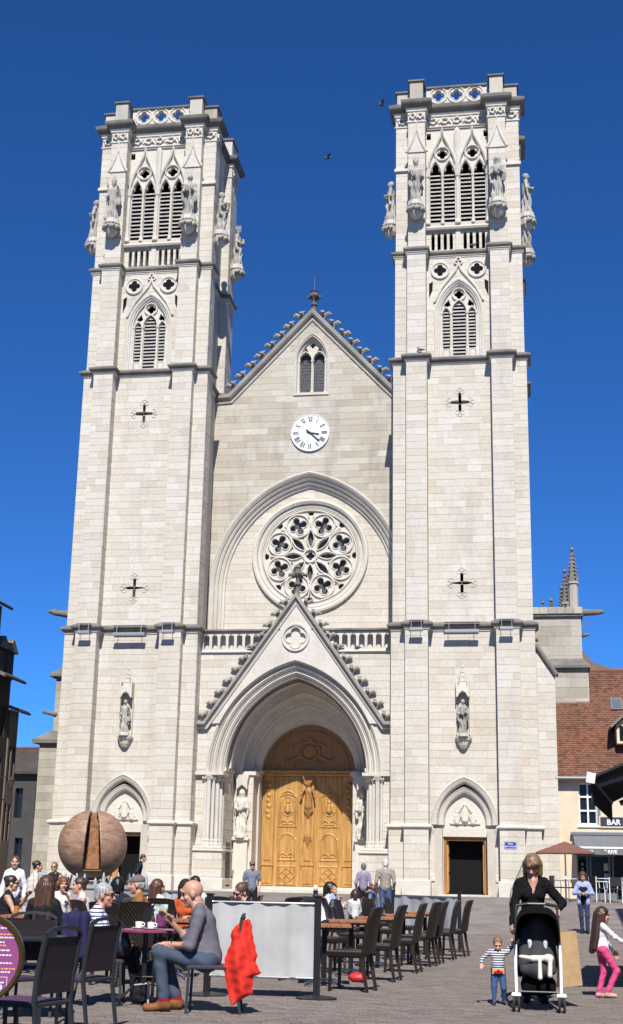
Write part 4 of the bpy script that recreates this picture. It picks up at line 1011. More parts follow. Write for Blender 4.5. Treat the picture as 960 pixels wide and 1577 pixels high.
for deg, L, t, tail in ((101,.42,.034,.16),(133,.60,.026,.24)):
    a = math.pi/2-math.radians(deg); ux, uz = math.cos(a), math.sin(a); mb = MB(); dpt = -.085 if L < .5 else -.10
    P = [(-tail,.0),(-tail*.8,-t*1.1),(0,-t*.8),(L*.72,-t),(L*.78,-t*1.5),(L,0),(L*.78,t*1.5),(L*.72,t),(0,t*.8),(-tail*.8,t*1.1)]
    mb.plate([(p*ux-q*uz, p*uz+q*ux) for p, q in P], [], dpt, dpt+.012, F); mb.build('hand', blackp, clock)
mb = MB(); mb.plate(circle(0,0,.05,16), [], -.11, -.05, F); mb.build('boss', blackp, clock)

# ------------------------------------------------------------------ floodlights on the first cornice
fl_b = flat('floodlight_body', (.42,.42,.42), .4, .6); fl_g = flat('floodlight_glass', (.55,.57,.6), .15)
for sx_ in (-1, 1):
    side = 'left' if sx_ < 0 else 'right'
    for u, L, wh in ((-1.70,.50,'outer' if sx_ < 0 else 'inner'),(0,1.30,'middle'),(1.70,.50,'inner' if sx_ < 0 else 'outer')):
        y = -.34 if u else .16
        e = empty('floodlight', (CX*sx_+u, y, 10.66))
        mb = MB(); mb.bev(-L/2,L/2,-.10,.06,-.20,-.10,.015); mb.build('housing', fl_b, e)
        mb = MB(); mb.bev(-L/2-.02,L/2+.02,-.02,.16,.20,.235,.01); mb.build('cover', fl_b, e)
        mb = MB(); mb.box(-L/2+.03,L/2-.03,-.09,.05,-.098,-.09); mb.build('glass', fl_g, e)
        for s in (-1,1): mb = MB(); mb.tube([(s*L*.38,.10,.24),(s*L*.38,-.02,.2),(s*L*.38,-.04,-.10)], .012, 5); mb.build('bracket', fl_b, e)
        tag(e, f'{"long" if u == 0 else "short"} grey floodlight on the cornice of the {side} tower, {"in its middle" if u == 0 else "on its "+wh+" buttress"}', 'floodlight', 'floodlights on the tower cornices')

# street name plate, handrail
blue = flat('enamel_blue', (.02,.05,.33), .35); 
pl_ = empty('street_sign', (8.24, -.065, 2.62)); tag(pl_, 'blue enamel street name plate on the right tower wall', 'street sign')
mb = MB(); mb.bev(-.22,.22,-.02,.06,-.13,.13,.01); mb.build('plate', blue, pl_)
mb = MB(); mb.plate(rect(-.205,.205,-.118,.118), [rect(-.195,.195,-.108,.108)], -.024, -.02, F); mb.build('border', flat('enamel_white', (.75,.76,.8), .4), pl_)
wt = flat('lettering_white', (.80,.80,.82), .5)
text('lettering', 'Place', .085, wt, pl_, (0,-.022,.022), bold=.001); text('lettering', 'SAINT-VINCENT', .058, wt, pl_, (0,-.022,-.066), bold=.001)

# ------------------------------------------------------------------ old parts of the church seen either side of the towers
oldc = empty('church_aisle', (0, 0, 0)); tag(oldc, 'weathered old side aisle wall of the church left of the left tower', 'church wing')
mb = MB(); mb.box(-11.75,-9.2,5.0,14,0,6.75); wl = mb.build('wall', M['mortar'], oldc)
veneer(wl, FR, -11.75, -9.25, .8, 6.7, 5.0, 'old', course=.34, ln=(.3,.8), seed=501)
mb = MB(); mb.box(-11.35,-9.3,5.4,14,6.7,9.75); w2 = mb.build('upper_wall', M['mortar'], oldc); veneer(w2, FR, -11.35, -9.3, 6.9, 9.7, 5.4, 'old', course=.34, ln=(.3,.8), seed=502)
mb = MB(); mb.box(-11.02,-9.3,5.6,14,9.7,14.0); w3 = mb.build('top_wall', M['mortar'], oldc); veneer(w3, FR, -11.02, -9.3, 9.9, 13.9, 5.6, 'old', course=.34, ln=(.3,.8), seed=503)
mb = MB(); mb.add([(-12.05,4.8,6.70),(-9.2,4.8,6.70),(-9.2,4.8,6.85),(-12.05,4.8,6.85),(-11.3,5.5,7.35),(-9.2,5.5,7.35),(-12.05,14,6.70),(-12.05,14,6.85),(-11.3,14,7.35),(-9.2,14,6.7)],[(0,1,2,3),(3,2,5,4),(0,3,7,6),(3,4,8,7),(0,6,9,1)]); mb.build('coping', M['weathered'], oldc)
mb = MB(); mb.add([(-11.62,5.2,9.62),(-9.3,5.2,9.62),(-9.3,5.2,9.72),(-11.62,5.2,9.72),(-10.9,5.7,10.25),(-9.3,5.7,10.25),(-11.62,14,9.62),(-11.62,14,9.72),(-10.9,14,10.25)],[(0,1,2,3),(3,2,5,4),(0,3,7,6),(3,4,8,7)]); mb.build('coping', M['weathered'], oldc)
mb = MB(); pr = [('c',(-11.0,5.6,12.42),(-11.7,5.5,12.50),.17,.12,0),('e',(-11.85,5.5,12.55),(.16,.09,.10),0),('c',(-11.7,5.5,12.6),(-11.6,5.5,12.72),.05,.02,0)]; sdf_add(mb, sdf_mesh(pr, .035, .05)); mb.build('gargoyle', M['weathered'], oldc, smooth=True)
mb = MB(); pr = [('c',(-11.3,5.4,8.0),(-11.65,5.3,8.05),.11,.08,0),('e',(-11.75,5.3,8.07),(.12,.07,.08),0)]; sdf_add(mb, sdf_mesh(pr, .035, .05)); mb.build('gargoyle', M['weathered'], oldc, smooth=True)
def pinnacle(parent, x, y, z, r, h, spire, mat='old'):
    mb = MB(); mb.lathe([(r,0),(r,h),(r*1.25,h),(r*1.25,h+.08)], (x,y,z), 8); p = mb.build('pinnacle', M[mat], parent)
    mb = MB(); mb.lathe([(r*1.15,0),(r*.55,spire*.55),(.04,spire),(.10,spire+.02),(.10,spire+.08),(.02,spire+.16)], (x,y,z+h+.08), 8)
    for k in range(7):
        t = (k+.6)/8; rr = r*1.15*(1-t)+.03
        for a in range(4): an = a*math.pi/2+math.pi/8; mb.lathe([(.02,0),(.055,.03),(.03,.09)], (x+rr*math.cos(an), y+rr*math.sin(an), z+h+.08+t*spire), 5)
    for a in range(4):
        an = a*math.pi/2; mb.add([(x+r*1.2*math.cos(an-.5),y+r*1.2*math.sin(an-.5),z+h),(x+r*1.2*math.cos(an+.5),y+r*1.2*math.sin(an+.5),z+h),(x+r*1.1*math.cos(an),y+r*1.1*math.sin(an),z+h+.35),(x,y,z+h+.2)],[(0,1,2),(1,3,2),(3,0,2)])
    mb.build('spirelet', M['weathered'], p); return p
pinnacle(oldc, -10.95, 9.5, 13.6, .16, 1.0, 1.3)
chp = empty('church_chapel', (0, 0, 0)); tag(chp, 'old stone chapel with pinnacles rising behind the red tiled roof', 'church wing')
mb = MB(); mb.box(9.0,11.18,3.6,10,5,11.75); c1 = mb.build('wall', M['mortar'], chp); veneer(c1, FR, 9.2, 11.16, 8.9, 11.7, 3.6, 'old', course=.42, ln=(.4,.9), seed=511)
mb = MB(); mb.box(9.9,11.38,3.3,10,5,9.62); c2 = mb.build('lower_wall', M['mortar'], chp); veneer(c2, FR, 9.95, 11.36, 7.2, 9.6, 3.3, 'old', course=.42, ln=(.4,.9), seed=512)
mb = MB(); mb.add([(9.9,3.12,9.56),(11.46,3.12,9.56),(11.46,3.12,9.66),(9.9,3.12,9.66),(9.9,3.62,10.02),(11.2,3.62,10.02),(11.46,10,9.66),(11.2,10,10.02),(11.46,10,9.56)],[(0,1,2,3),(3,2,5,4),(2,6,7,5),(1,8,6,2)]); mb.build('coping', M['weathered'], chp)
for i in range(6): mb = MB(); mb.bev(9.2+i*.34,9.2+i*.34+.325,3.42,3.95,11.78,12.06,.02); mb.build('parapet_block', M['old'], chp)
mb = MB(); mb.box(9.1,11.26,3.48,10,11.70,11.78); mb.build('parapet_base', M['weathered'], chp)
mb = MB(); pr = [('c',(11.1,3.7,11.88),(11.85,3.6,11.86),.16,.11,0),('e',(11.98,3.6,11.88),(.14,.09,.09),0)]; sdf_add(mb, sdf_mesh(pr, .035, .05)); mb.build('gargoyle', M['weathered'], chp, smooth=True)
mb = MB(); mb.tube([(11.55,3.6,11.75),(11.2,3.6,11.1)], .02, 5); mb.build('gargoyle_stay', M['weathered'], chp)
mb = MB(); pr = [('c',(11.1,3.9,10.95),(11.45,3.8,11.0),.1,.06,0)]; sdf_add(mb, sdf_mesh(pr, .035, .05)); mb.build('gargoyle', M['weathered'], chp, smooth=True)
pinnacle(chp, 10.98, 5.5, 11.7, .20, 1.75, 1.35); pinnacle(chp, 10.72, 7.6, 12.1, .17, .9, 1.35); pinnacle(chp, 10.60, 9.0, 12.2, .14, .6, 1.1); pinnacle(chp, 10.12, 9.0, 12.2, .09, .4, .75)
mb = MB(); mb.lathe([(.75,0),(.7,.25),(.35,.62),(.05,.85),(.03,1.1),(.08,1.16),(.02,1.3)], (9.75,8.5,12.1), 12); mb.build('turret_roof', M['weathered'], chp)
# sloping flank buttress of the right tower
mb = MB(); mb.plate([(9.2,.3),(10.0,.3),(10.02,8.85),(9.2,10.1)], [], .62, 1.5, FR); fbw = mb.build('flank_buttress', M['mortar'], cath)
veneer(fbw, FR, 9.35, 10.0, .9, 10.0, .62, outer=[(9.2,.3),(9.99,.3),(10.0,8.8),(9.2,10.0)], seed=521, ln=(.4,.7))
mb = MB(); mb.sweep([(9.30,10.05),(10.06,8.88)], [(-.06,.64),(-.06,.50),(-.01,.46),(.06,.46),(.10,.5),(.10,1.5)], FR); mb.build('buttress_coping', M['weathered'], fbw)

# ------------------------------------------------------------------ the bar: cream house with a red tiled roof
M['cream'] = flat('cream_render', (.66,.53,.39), .85, noise_amt=.12, nscale=2, bump=.1)
M['tile'] = stone_mat('clay_tile', [(.125,.050,.033), (.185,.075,.046), (.225,.098,.060), (.155,.083,.058), (.205,.108,.072)], stain=(.07,.05,.035), stain_amt=.55)
M['greyp'] = flat('grey_paint', (.16,.17,.18), .45); M['whitep'] = flat('white_paint', (.78,.78,.77), .4); M['dglass'] = flat('dark_glass', (.012,.014,.016), .12, spec=.35)
bar = empty('bar_house', (0,0,0)); tag(bar, 'cream rendered bar house with red tiled roof right of the cathedral', 'house')
BY = 1.0
mb = MB(); mb.plate(rect(9.98,15.0,.3,5.2), [rect(10.76,11.40,3.42,4.92), rect(10.62,15.0-.3,.62,2.9)], BY, BY+.3, FR); mb.box(9.98,15,BY+1.5,8,.3,5.2); mb.build('wall', M['cream'], bar)
wn = MB(); wn.box(10.76,11.40,BY+.18,BY+.2,3.42,4.92); wn = wn.build('window', M['dglass'], bar)
fr_ = MB(); fr_.plate(rect(10.74,11.42,3.40,4.94), [rect(10.80,11.05,4.46,4.88),rect(11.11,11.36,4.46,4.88),rect(10.80,11.05,3.96,4.40),rect(11.11,11.36,3.96,4.40),rect(10.80,11.05,3.48,3.90),rect(11.11,11.36,3.48,3.90)], BY+.10, BY+.16, FR); fr_.build('window_frame', M['whitep'], wn)
sl_ = MB(); sl_.bev(10.68,11.48,BY-.06,BY+.12,3.32,3.40,.01); sl_.build('sill', M['whitep'], wn)
sh = MB(); sh.box(11.43,11.52,BY-.05,BY+.02,3.38,4.95); sh.build('shutter', M['greyp'], wn)
shop = MB(); shop.box(10.62,14.7,BY+.22,BY+.26,.62,2.9); shop = shop.build('shop_glass', M['dglass'], bar)
for x in (10.64,10.98,11.10,11.78,11.90): mb = MB(); mb.bev(x-.03,x+.03,BY+.10,BY+.24,.66,2.9,.008); mb.build('mullion', M['greyp'], shop)
mb = MB(); mb.box(10.62,12.0,BY+.12,BY+.2,2.30,2.36); mb.build('transom', M['greyp'], shop)
mb = MB(); mb.box(10.9,12.0,BY+.14,BY+.21,.66,1.02); mb.build('stall_riser', M['greyp'], shop)
for x, z0, z1, c in ((11.66,1.80,2.06,(.55,.52,.36)),(11.66,1.42,1.70,(.35,.42,.48))): mb = MB(); mb.box(x-.08,x+.08,BY+.205,BY+.215,z0,z1); mb.build('poster', flat('poster', c, .7), shop)
bb = MB(); bb.bev(10.68,10.94,BY+.06,BY+.1,1.2,2.2,.006); bb = bb.build('menu_slate', M['black'], bar)
for i, ch_ in enumerate('BAUH'): text('lettering', ch_, .12, wt, bb, (10.81,BY+.055,1.98-i*.16))
# sign board and awning
sg = empty('shop_sign', (0,0,0)); tag(sg, 'dark grey BAR fascia sign above the shop awning', 'sign')
mb = MB(); mb.bev(11.50,14.0,BY-.05,BY+.0,3.36,3.70,.01); mb.build('board', flat('sign_grey', (.035,.045,.055), .4), sg)
mb = MB(); mb.plate(rect(11.46,14.04,3.32,3.74), [rect(11.505,13.995,3.365,3.695)], BY-.065, BY-.002, FR); mb.build('border', M['cream'], sg)
text('lettering', 'BAR', .27, wt, sg, (11.98,BY-.053,3.43), bold=.006)
aw = empty('bar_awning', (0,0,0)); tag(aw, 'grey bar awning with white lettering on its valance', 'awning')
agrey = flat('awning_cloth_grey', (.15,.155,.165), .8, noise_amt=.15)
mb = MB(); mb.bev(10.42,14.6,BY-.22,BY,3.02,3.16,.03); mb.build('cassette', M['greyp'], aw)
mb = MB(); mb.add([(10.50,BY-.18,3.03),(14.6,BY-.18,3.03),(14.6,BY-1.05,2.58),(10.55,BY-1.05,2.58),(10.50,BY-.18,3.01),(14.6,BY-.18,3.01),(14.6,BY-1.05,2.56),(10.55,BY-1.05,2.56)],[(3,2,1,0),(4,5,6,7),(0,1,5,4),(1,2,6,5),(2,3,7,6),(3,0,4,7)]); mb.build('cloth', agrey, aw)
mb = MB(); mb.bev(10.53,14.6,BY-1.11,BY-1.04,2.54,2.61,.01); mb.build('front_bar', M['whitep'], aw)
mb = MB(); mb.box(10.56,14.6,BY-1.09,BY-1.08,2.34,2.55); mb.build('valance', agrey, aw)
text('lettering', 'BAR', .13, wt, aw, (11.05,BY-1.097,2.405), bold=.004); text('lettering', "'' RIVE", .17, wt, aw, (11.78,BY-1.097,2.39), bold=.005)
mb = MB(); mb.tube([(10.5,BY-.15,2.95),(10.62,BY-.6,2.5),(10.60,BY-1.05,2.57)], .025, 6); mb.build('arm', M['greyp'], aw)
# red roof, tile by tile
rp, rz0, ry0 = 1.19, 5.12, .72; ln_ = math.sqrt(1+rp*rp)
rf = MB(); rf.add([(9.9,ry0,rz0-.06),(15,ry0,rz0-.06),(15,4.5,rz0-.06+rp*(4.5-ry0)),(9.9,4.5,rz0-.06+rp*(4.5-ry0)),(9.9,8.3,rz0-.06),(15,8.3,rz0-.06)],[(0,1,2,3),(3,2,5,4)]); roof = rf.build('roof', M['black'], bar)
TL = []; rg = random.Random(9); r_ = 0; s_ = 0.0; tot = (4.5-ry0)*ln_
while s_ < tot:
    x = 9.92+(.075 if r_ % 2 else 0)
    while x < 13.2: TL.append((x+rg.uniform(-.004,.004), s_, rg.uniform(0,.012))); x += .155
    s_ += .115; r_ += 1
ux, uz = 1/ln_, rp/ln_
def tile_geo(mb, t):
    x, s, lift = t; a = [(s, .0), (s+.15, .0)]
    def P(xx, ss, h): return (xx, ry0+ss*ux-h*uz, rz0+ss*uz+h*ux)
    L = .17; w_ = .147
    mb.add([P(x,s,.030+lift),P(x+w_,s,.030+lift),P(x+w_,s+L,.004),P(x,s+L,.004),P(x,s,.012+lift),P(x+w_,s,.012+lift)],[(0,1,2,3),(4,5,1,0),(1,5,2),(0,3,4)])
mb = MB()
for t in TL: tile_geo(mb, t)
o = mb.build('roof_tiles', M['tile'], roof); o['kind'] = 'stuff'
mb = MB(); mb.tube([(11.1,4.5,rz0+rp*(4.5-ry0)+.02),(15,4.5,rz0+rp*(4.5-ry0)+.02)], .09, 8); mb.build('ridge', M['tile'], roof)
mb = MB(); mb.tube([(9.9,ry0-.06,rz0-.04),(15,ry0-.06,rz0-.04)], .06, 8); mb.build('gutter', M['greyp'], roof)
mb = MB(); mb.tube([(9.94,BY-.10,rz0-.1),(9.94,BY-.08,4.6),(9.94,BY-.06,.7)], .045, 8); mb.build('downpipe', flat('rusty_pipe', (.18,.09,.06), .6), bar)
def roofpt(x, s, h): return Vector((x, ry0+s*ux-h*uz, rz0+s*uz+h*ux))
s0 = 3.55; mb = MB(); q = [roofpt(12.18,s0,.05),roofpt(12.62,s0,.05),roofpt(12.62,s0+.62,.05),roofpt(12.18,s0+.62,.05)]; n_ = Vector((0,-uz,ux))*.05
mb.add([*q,*[p+n_ for p in q]],[(4,5,6,7),(0,1,5,4),(1,2,6,5),(2,3,7,6),(3,0,4,7)]); sk = mb.build('skylight', M['greyp'], bar)
mb = MB(); q = [roofpt(12.22,s0+.05,.105),roofpt(12.58,s0+.05,.105),roofpt(12.58,s0+.56,.105),roofpt(12.22,s0+.56,.105)]; mb.add(q,[(0,1,2,3)]); mb.build('pane', flat('sky_glass', (.10,.12,.14), .1), sk)
dm = MB(); dm.plate([(12.24,6.4),(12.85,6.4),(12.85,7.1),(12.54,7.36),(12.24,7.1)], [], 1.15, 3.4, FR); dm = dm.build('dormer', M['cream'], bar)
mb = MB(); mb.sweep([(12.02,6.98),(12.54,7.45),(13.06,6.98)], [(-.03,.9),(.05,.9),(.05,3.4),(-.03,3.4)], FR); mb.build('dormer_roof', M['weathered'], dm)
mb = MB(); mb.box(12.34,12.75,1.13,1.152,6.5,7.05); mb.build('dormer_window', M['dglass'], dm)
# turreted house behind
th = empty('turret_house', (0,0,0)); tag(th, 'brown slate hipped roof between the chapel pinnacles and the red roof', 'house')
mb = MB(); mb.box(11.2,12.7,12.4,18,4,10.75); mb.build('wall', M['cream'], th)
mb = MB(); mb.add([(10.9,12.0,10.85),(12.95,12.0,10.85),(12.95,18,10.85),(10.9,18,10.85),(11.1,15,12.9),(10.9,12.0,10.7),(12.95,12.0,10.7),(12.95,18,10.7),(12.1,13.4,11.4)],[(0,1,8),(0,8,4),(1,2,8),(2,4,8),(2,3,4),(3,0,4),(5,6,1,0),(6,7,2,1)]); mb.build('roof', stone_mat('brown_slate', [(.10,.075,.06),(.15,.11,.085)], stain_amt=.4, per_piece=False), th)

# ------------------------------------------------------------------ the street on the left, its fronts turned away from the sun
M['brownp'] = flat('brown_render', (.16,.125,.10), .85, noise_amt=.2, nscale=1.5); M['timber'] = flat('dark_timber', (.045,.032,.025), .8); M['shade_grey'] = flat('shade_grey_render', (.055,.050,.046), .85, noise_amt=.2, nscale=1.5)  # grey deepened: the end house's shade is put into its colour; frames share it
def street_house(x, y0, y1, zt, label, wins, roofh=2.2, mat='brownp', eav=.35, dormer=None):
    e = empty('town_house', (x, y0, 0)); L = y1-y0; tag(e, label, 'house', 'houses along the left-hand street')
    holes = [rect(a, b, c, d) for a, b, c, d in wins]; Fx = lambda u, v, w_: (-w_, u, v)
    mb = MB(); mb.plate([(0,.2),(L,.2),(L,zt),(0,zt)], holes, 0, .3, Fx); mb.box(-8,-.3,0,L,.2,zt); mb.build('wall', M[mat], e)
    for a, b, c, d in wins:
        mb = MB(); mb.plate(rect(a,b,c,d), [], .16, .18, Fx); wi = mb.build('window', M['dglass'], e)
        mb = MB(); m_ = (a+b)/2; mb.plate(rect(a-.03,b+.03,c-.03,d+.03), [rect(a+.05,m_-.03,c+.05,d-.05), rect(m_+.03,b-.05,c+.05,d-.05)], .05, .11, Fx); mb.build('window_frame', M['shade_grey'], wi)
    mb = MB(); mb.add([(eav,-.15,zt-.12),(eav,L+.15,zt-.12),(-4,L+.15,zt+roofh),(-4,-.15,zt+roofh),(eav,-.15,zt+.02),(eav,L+.15,zt+.02),(-4,L+.15,zt+roofh+.14),(-4,-.15,zt+roofh+.14),(-8,-.15,zt),(-8,L+.15,zt)],[(0,1,2,3),(4,7,6,5),(0,4,5,1),(1,5,6,2),(0,3,7,4),(7,8,9,6),(3,2,9,8)]); rf = mb.build('roof', M['weathered'], e)
    mb = MB(); mb.tube([(eav+.04,-.15,zt-.08),(eav+.04,L+.15,zt-.08)], .06, 6); mb.build('gutter', M['timber'], rf)
    if dormer:
        for u in dormer:
            mb = MB(); mb.box(-1.6,.05,u-.45,u+.45,zt,zt+1.25); dd = mb.build('dormer', M['timber'], e)
            mb = MB(); mb.add([(.2,u-.6,zt+1.15),(.2,u+.6,zt+1.15),(.2,u,zt+1.7),(-2,u-.6,zt+1.15),(-2,u+.6,zt+1.15),(-2,u,zt+1.7),(.2,u-.6,zt+1.25),(.2,u+.6,zt+1.25)],[(0,1,2),(0,2,5,3),(1,4,5,2)]); mb.build('dormer_roof', M['weathered'], dd)
            mb = MB(); mb.box(.05,.07,u-.3,u+.3,zt+.15,zt+1.05); mb.build('dormer_window', M['dglass'], dd)
    return e
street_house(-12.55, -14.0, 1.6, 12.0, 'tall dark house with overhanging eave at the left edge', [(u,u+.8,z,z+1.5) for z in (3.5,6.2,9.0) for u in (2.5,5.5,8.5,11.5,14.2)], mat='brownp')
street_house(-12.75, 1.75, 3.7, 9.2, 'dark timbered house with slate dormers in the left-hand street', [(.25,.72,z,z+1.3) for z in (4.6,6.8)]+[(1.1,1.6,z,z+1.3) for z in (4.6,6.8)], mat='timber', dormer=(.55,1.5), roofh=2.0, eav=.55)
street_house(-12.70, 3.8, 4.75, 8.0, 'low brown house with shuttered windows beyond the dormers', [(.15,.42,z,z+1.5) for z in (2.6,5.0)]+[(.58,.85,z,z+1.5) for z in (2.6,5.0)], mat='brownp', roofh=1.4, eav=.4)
eb = empty('end_house', (0,0,0)); tag(eb, 'far house with shade-coloured wall and tiled roof closing the left-hand street', 'house')
mb = MB(); mb.plate(rect(-26,-18,.5,7.4), [rect(-22.3,-21.8,1.0,3.4),rect(-22.5,-22.0,4.6,6.4),rect(-21.2,-20.7,4.6,6.4)], 30, 30.4, FR); mb.build('wall', M['shade_grey'], eb)
for a, b, c, d in ((-22.3,-21.8,1.0,3.4),(-22.5,-22.0,4.6,6.4),(-21.2,-20.7,4.6,6.4)): mb = MB(); mb.plate(rect(a,b,c,d), [], 30.3, 30.32, FR); mb.build('window', M['dglass'], eb)
mb = MB(); mb.add([(-26,29.6,7.4),(-18,29.6,7.4),(-18,33.5,9.15),(-26,33.5,9.15),(-26,29.6,7.25),(-18,29.6,7.25)],[(0,1,2,3),(4,5,1,0)]); rf = mb.build('roof', stone_mat('dark_brown_tile', [(.05,.042,.036),(.085,.07,.06)], stain=(.03,.03,.03), stain_amt=.4, per_piece=False), eb)
mb = MB(); mb.tube([(-26,33.5,9.17),(-18,33.5,9.17)], .12, 6); mb.build('ridge', M['tile'], rf)
lm = empty('wall_lantern', (-12.3, 3.0, 5.1)); tag(lm, 'small dark lantern on a bracket in the left-hand street', 'street lamp')
mb = MB(); mb.tube([(-.4,0,0),(0,0,.05),(.22,0,0)], .02, 5); mb.build('bracket', M['timber'], lm); mb = MB(); mb.lathe([(.03,-.5),(.08,-.45),(.13,-.12),(.15,-.1),(.02,.02)], (.2,0,0), 6); mb.build('lantern', M['timber'], lm)

# ------------------------------------------------------------------ right-hand house with its dark awning, just outside the frame
rh = empty('corner_house', (13.0, -40, 0)); tag(rh, 'rendered corner house carrying the dark awning at the right edge', 'house')
mb = MB(); mb.plate(rect(0,27,0,8.5), [rect(u,u+1.2,4.6,6.4) for u in (2,6,10,14,18,22)]+[rect(u,u+2.4,.3,2.6) for u in (3,9,15,21)], 0, .3, lambda u, v, w_: (w_, u, v)); mb.box(.3,8,0,27,0,8.5); mb.build('wall', M['cream'], rh)
for u in (2,6,10,14,18,22): mb = MB(); mb.box(.2,.22,u,u+1.2,4.6,6.4); mb.build('window', M['dglass'], rh)
for u in (3,9,15,21): mb = MB(); mb.box(.2,.22,u,u+2.4,.3,2.6); mb.build('shopfront', M['dglass'], rh)
mb = MB(); mb.add([(-.4,-.3,8.4),(-.4,27.3,8.4),(4,27.3,11),(4,-.3,11),(8.4,-.3,8.4),(8.4,27.3,8.4)],[(0,3,2,1),(3,4,5,2)]); mb.build('roof', M['tile'], rh)
da = empty('dark_awning', (0,0,0)); tag(da, 'near black folding awning with a white end cap at upper right', 'awning')
acl = flat('awning_cloth_black', (.018,.018,.02), .85)
A1 = Vector((9.66,-33.5,2.55)); A2 = Vector((10.18,-28.6,2.55)); W1 = Vector((13.0,-34.0,3.95)); W2 = Vector((13.0,-28.4,3.95))
mb = MB(); dn = Vector((0,0,-.03)); mb.add([A1,A2,W2,W1,A1+dn,A2+dn,W2+dn,W1+dn],[(3,2,1,0),(4,5,6,7),(0,1,5,4),(1,2,6,5),(2,3,7,6),(3,0,4,7)]); mb.build('cloth', acl, da)
mb = MB(); dv = Vector((0,0,-.30)); t_ = Vector((.012,0,0)); mb.add([A1+dn,A2+dn,A2+dv,A1+dv,A1+dn+t_,A2+dn+t_,A2+dv+t_,A1+dv+t_],[(3,2,1,0),(4,5,6,7),(0,1,5,4),(1,2,6,5),(2,3,7,6),(3,0,4,7)]); mb.build('valance', acl, da)
mb = MB(); mb.tube([A1+Vector((-.01,-.02,-.02)),A2+Vector((0,.05,-.02))], .035, 8); mb.build('front_bar', M['greyp'], da)
mb = MB(); mb.obox(A1+Vector((0,-.05,-.02)), (.05,0,-.01), (0,.05,0), (.01,0,.06)); mb.build('end_cap', M['whitep'], da)
for k in (0, 1):
    a, b = (A1, W1) if k == 0 else (A2, W2); ins = Vector((0,.5 if k == 0 else -.5,0)); mb = MB(); mb.tube([a+ins+Vector((.1,0,-.06)), a.lerp(b,.5)+ins*1.2+Vector((0,0,-.25)), b+ins+Vector((-.05,0,-.45))], .045, 6); mb.build('arm', M['greyp'], da)

# house beside the photographer, whose shadow lies over the nearest tables
lh = empty('cafe_house', (4.9, -44.5, 0)); tag(lh, 'rendered cafe house beside the nearest left-hand tables', 'house')
mb = MB(); mb.plate(rect(-14,0,0,9.8), [rect(u,u+1.1,z,z+1.7) for u in (-12.5,-9.5,-6.5,-3.5) for z in (3.9,6.9)]+[rect(u,u+2.2,.2,2.6) for u in (-12.8,-8.8,-4.8)], -.3, 0, lambda u, v, w_: (u, -w_-.3, v)); mb.box(-14,0,-9,-.3,0,9.8); mb.build('wall', M['cream'], lh)
for u in (-12.5,-9.5,-6.5,-3.5):
    for z in (3.9,6.9): mb = MB(); mb.box(u,u+1.1,-.2,-.18,z,z+1.7); mb.build('window', M['dglass'], lh)
for u in (-12.8,-8.8,-4.8): mb = MB(); mb.box(u,u+2.2,-.2,-.18,.2,2.6); mb.build('shopfront', M['dglass'], lh)
mb = MB(); mb.add([(-14.2,.1,9.75),(.0,.1,9.75),(.0,-4.5,11.2),(-14.2,-4.5,11.2),(-14.2,-9.3,9.75),(.0,-9.3,9.75)],[(0,1,2,3),(3,2,5,4)]); mb.build('roof', M['tile'], lh)

# ------------------------------------------------------------------ fountain: a split granite ball over jets
fo = empty('fountain', (-4.85, -8.0, gz(-8))); tag(fo, 'split reddish granite ball fountain with small jets before the left tower', 'fountain')
zr = gz(-8)
def granite():
    m, t, b = new_mat('red_granite'); L = t.links; N = t.nodes.new; tc = N('ShaderNodeTexCoord')
    mp = N('ShaderNodeMapping'); mp.inputs['Scale'].default_value = (1.4,1.4,5.5); L.new(tc.outputs['Object'], mp.inputs['Vector'])
    n1 = N('ShaderNodeTexNoise'); n1.inputs['Scale'].default_value = 1.6; n1.inputs['Detail'].default_value = 8; n1.inputs['Roughness'].default_value = .7; L.new(mp.outputs['Vector'], n1.inputs['Vector'])
    rp_ = N('ShaderNodeValToRGB'); e = rp_.color_ramp.elements; e[0].position = .32; e[0].color = (.16,.088,.056,1); e[1].position = .72; e[1].color = (.40,.265,.185,1); k = e.new(.5); k.color = (.28,.165,.108,1); L.new(n1.outputs['Fac'], rp_.inputs['Fac'])
    n2 = N('ShaderNodeTexNoise'); n2.inputs['Scale'].default_value = 40; n2.inputs['Detail'].default_value = 3; L.new(tc.outputs['Object'], n2.inputs['Vector'])
    mx = N('ShaderNodeMix'); mx.data_type = 'RGBA'; mx.blend_type = 'OVERLAY'; mx.inputs['Factor'].default_value = .75; L.new(rp_.outputs['Color'], mx.inputs['A']); L.new(n2.outputs['Fac'], mx.inputs['B']); L.new(mx.outputs['Result'], b.inputs['Base Color'])
    b.inputs['Roughness'].default_value = .5; return m
GR = granite()
def cut(G):
    x, y, z = G[...,0], G[...,1], G[...,2]
    t_ = np.sqrt(np.clip((1.0-z)/1.5, 0, 1)); hw = .085+.19*t_; c = -.02+.06*t_
    d = np.maximum(np.abs(x-c)-hw, y-.28); d = np.maximum(d, -(z+.78)); return -d
V, Q, m_ = sdf_mesh([('e',(0,0,0),(1.09,1.09,1.09),0)], .03, .01, clip=cut)
mb = MB(); sdf_add(mb, (V, Q, m_)); mb.build('ball', GR, fo, smooth=True, loc=(0,0,2.22-zr), rz=R(16))
mb = MB()
for i in range(7): z = -.75+i*.235; hw = .23-i*.018; mb.bev(.02-hw,.02+hw,-.56+i*.055,.4,z,z+.2355,.003)
mb.build('stepped_core', flat('wet_orange_granite', (.30,.145,.065), .3, noise_amt=.45, nscale=9), fo, loc=(0,0,2.22-zr), rz=R(16))
mb = MB(); mb.lathe([(2.3,-.2),(2.3,.52),(2.35,.55),(2.35,.66),(2.0,.66),(2.0,.45)], (0,0,0), 48); mb.build('basin', M['kerb'], fo)
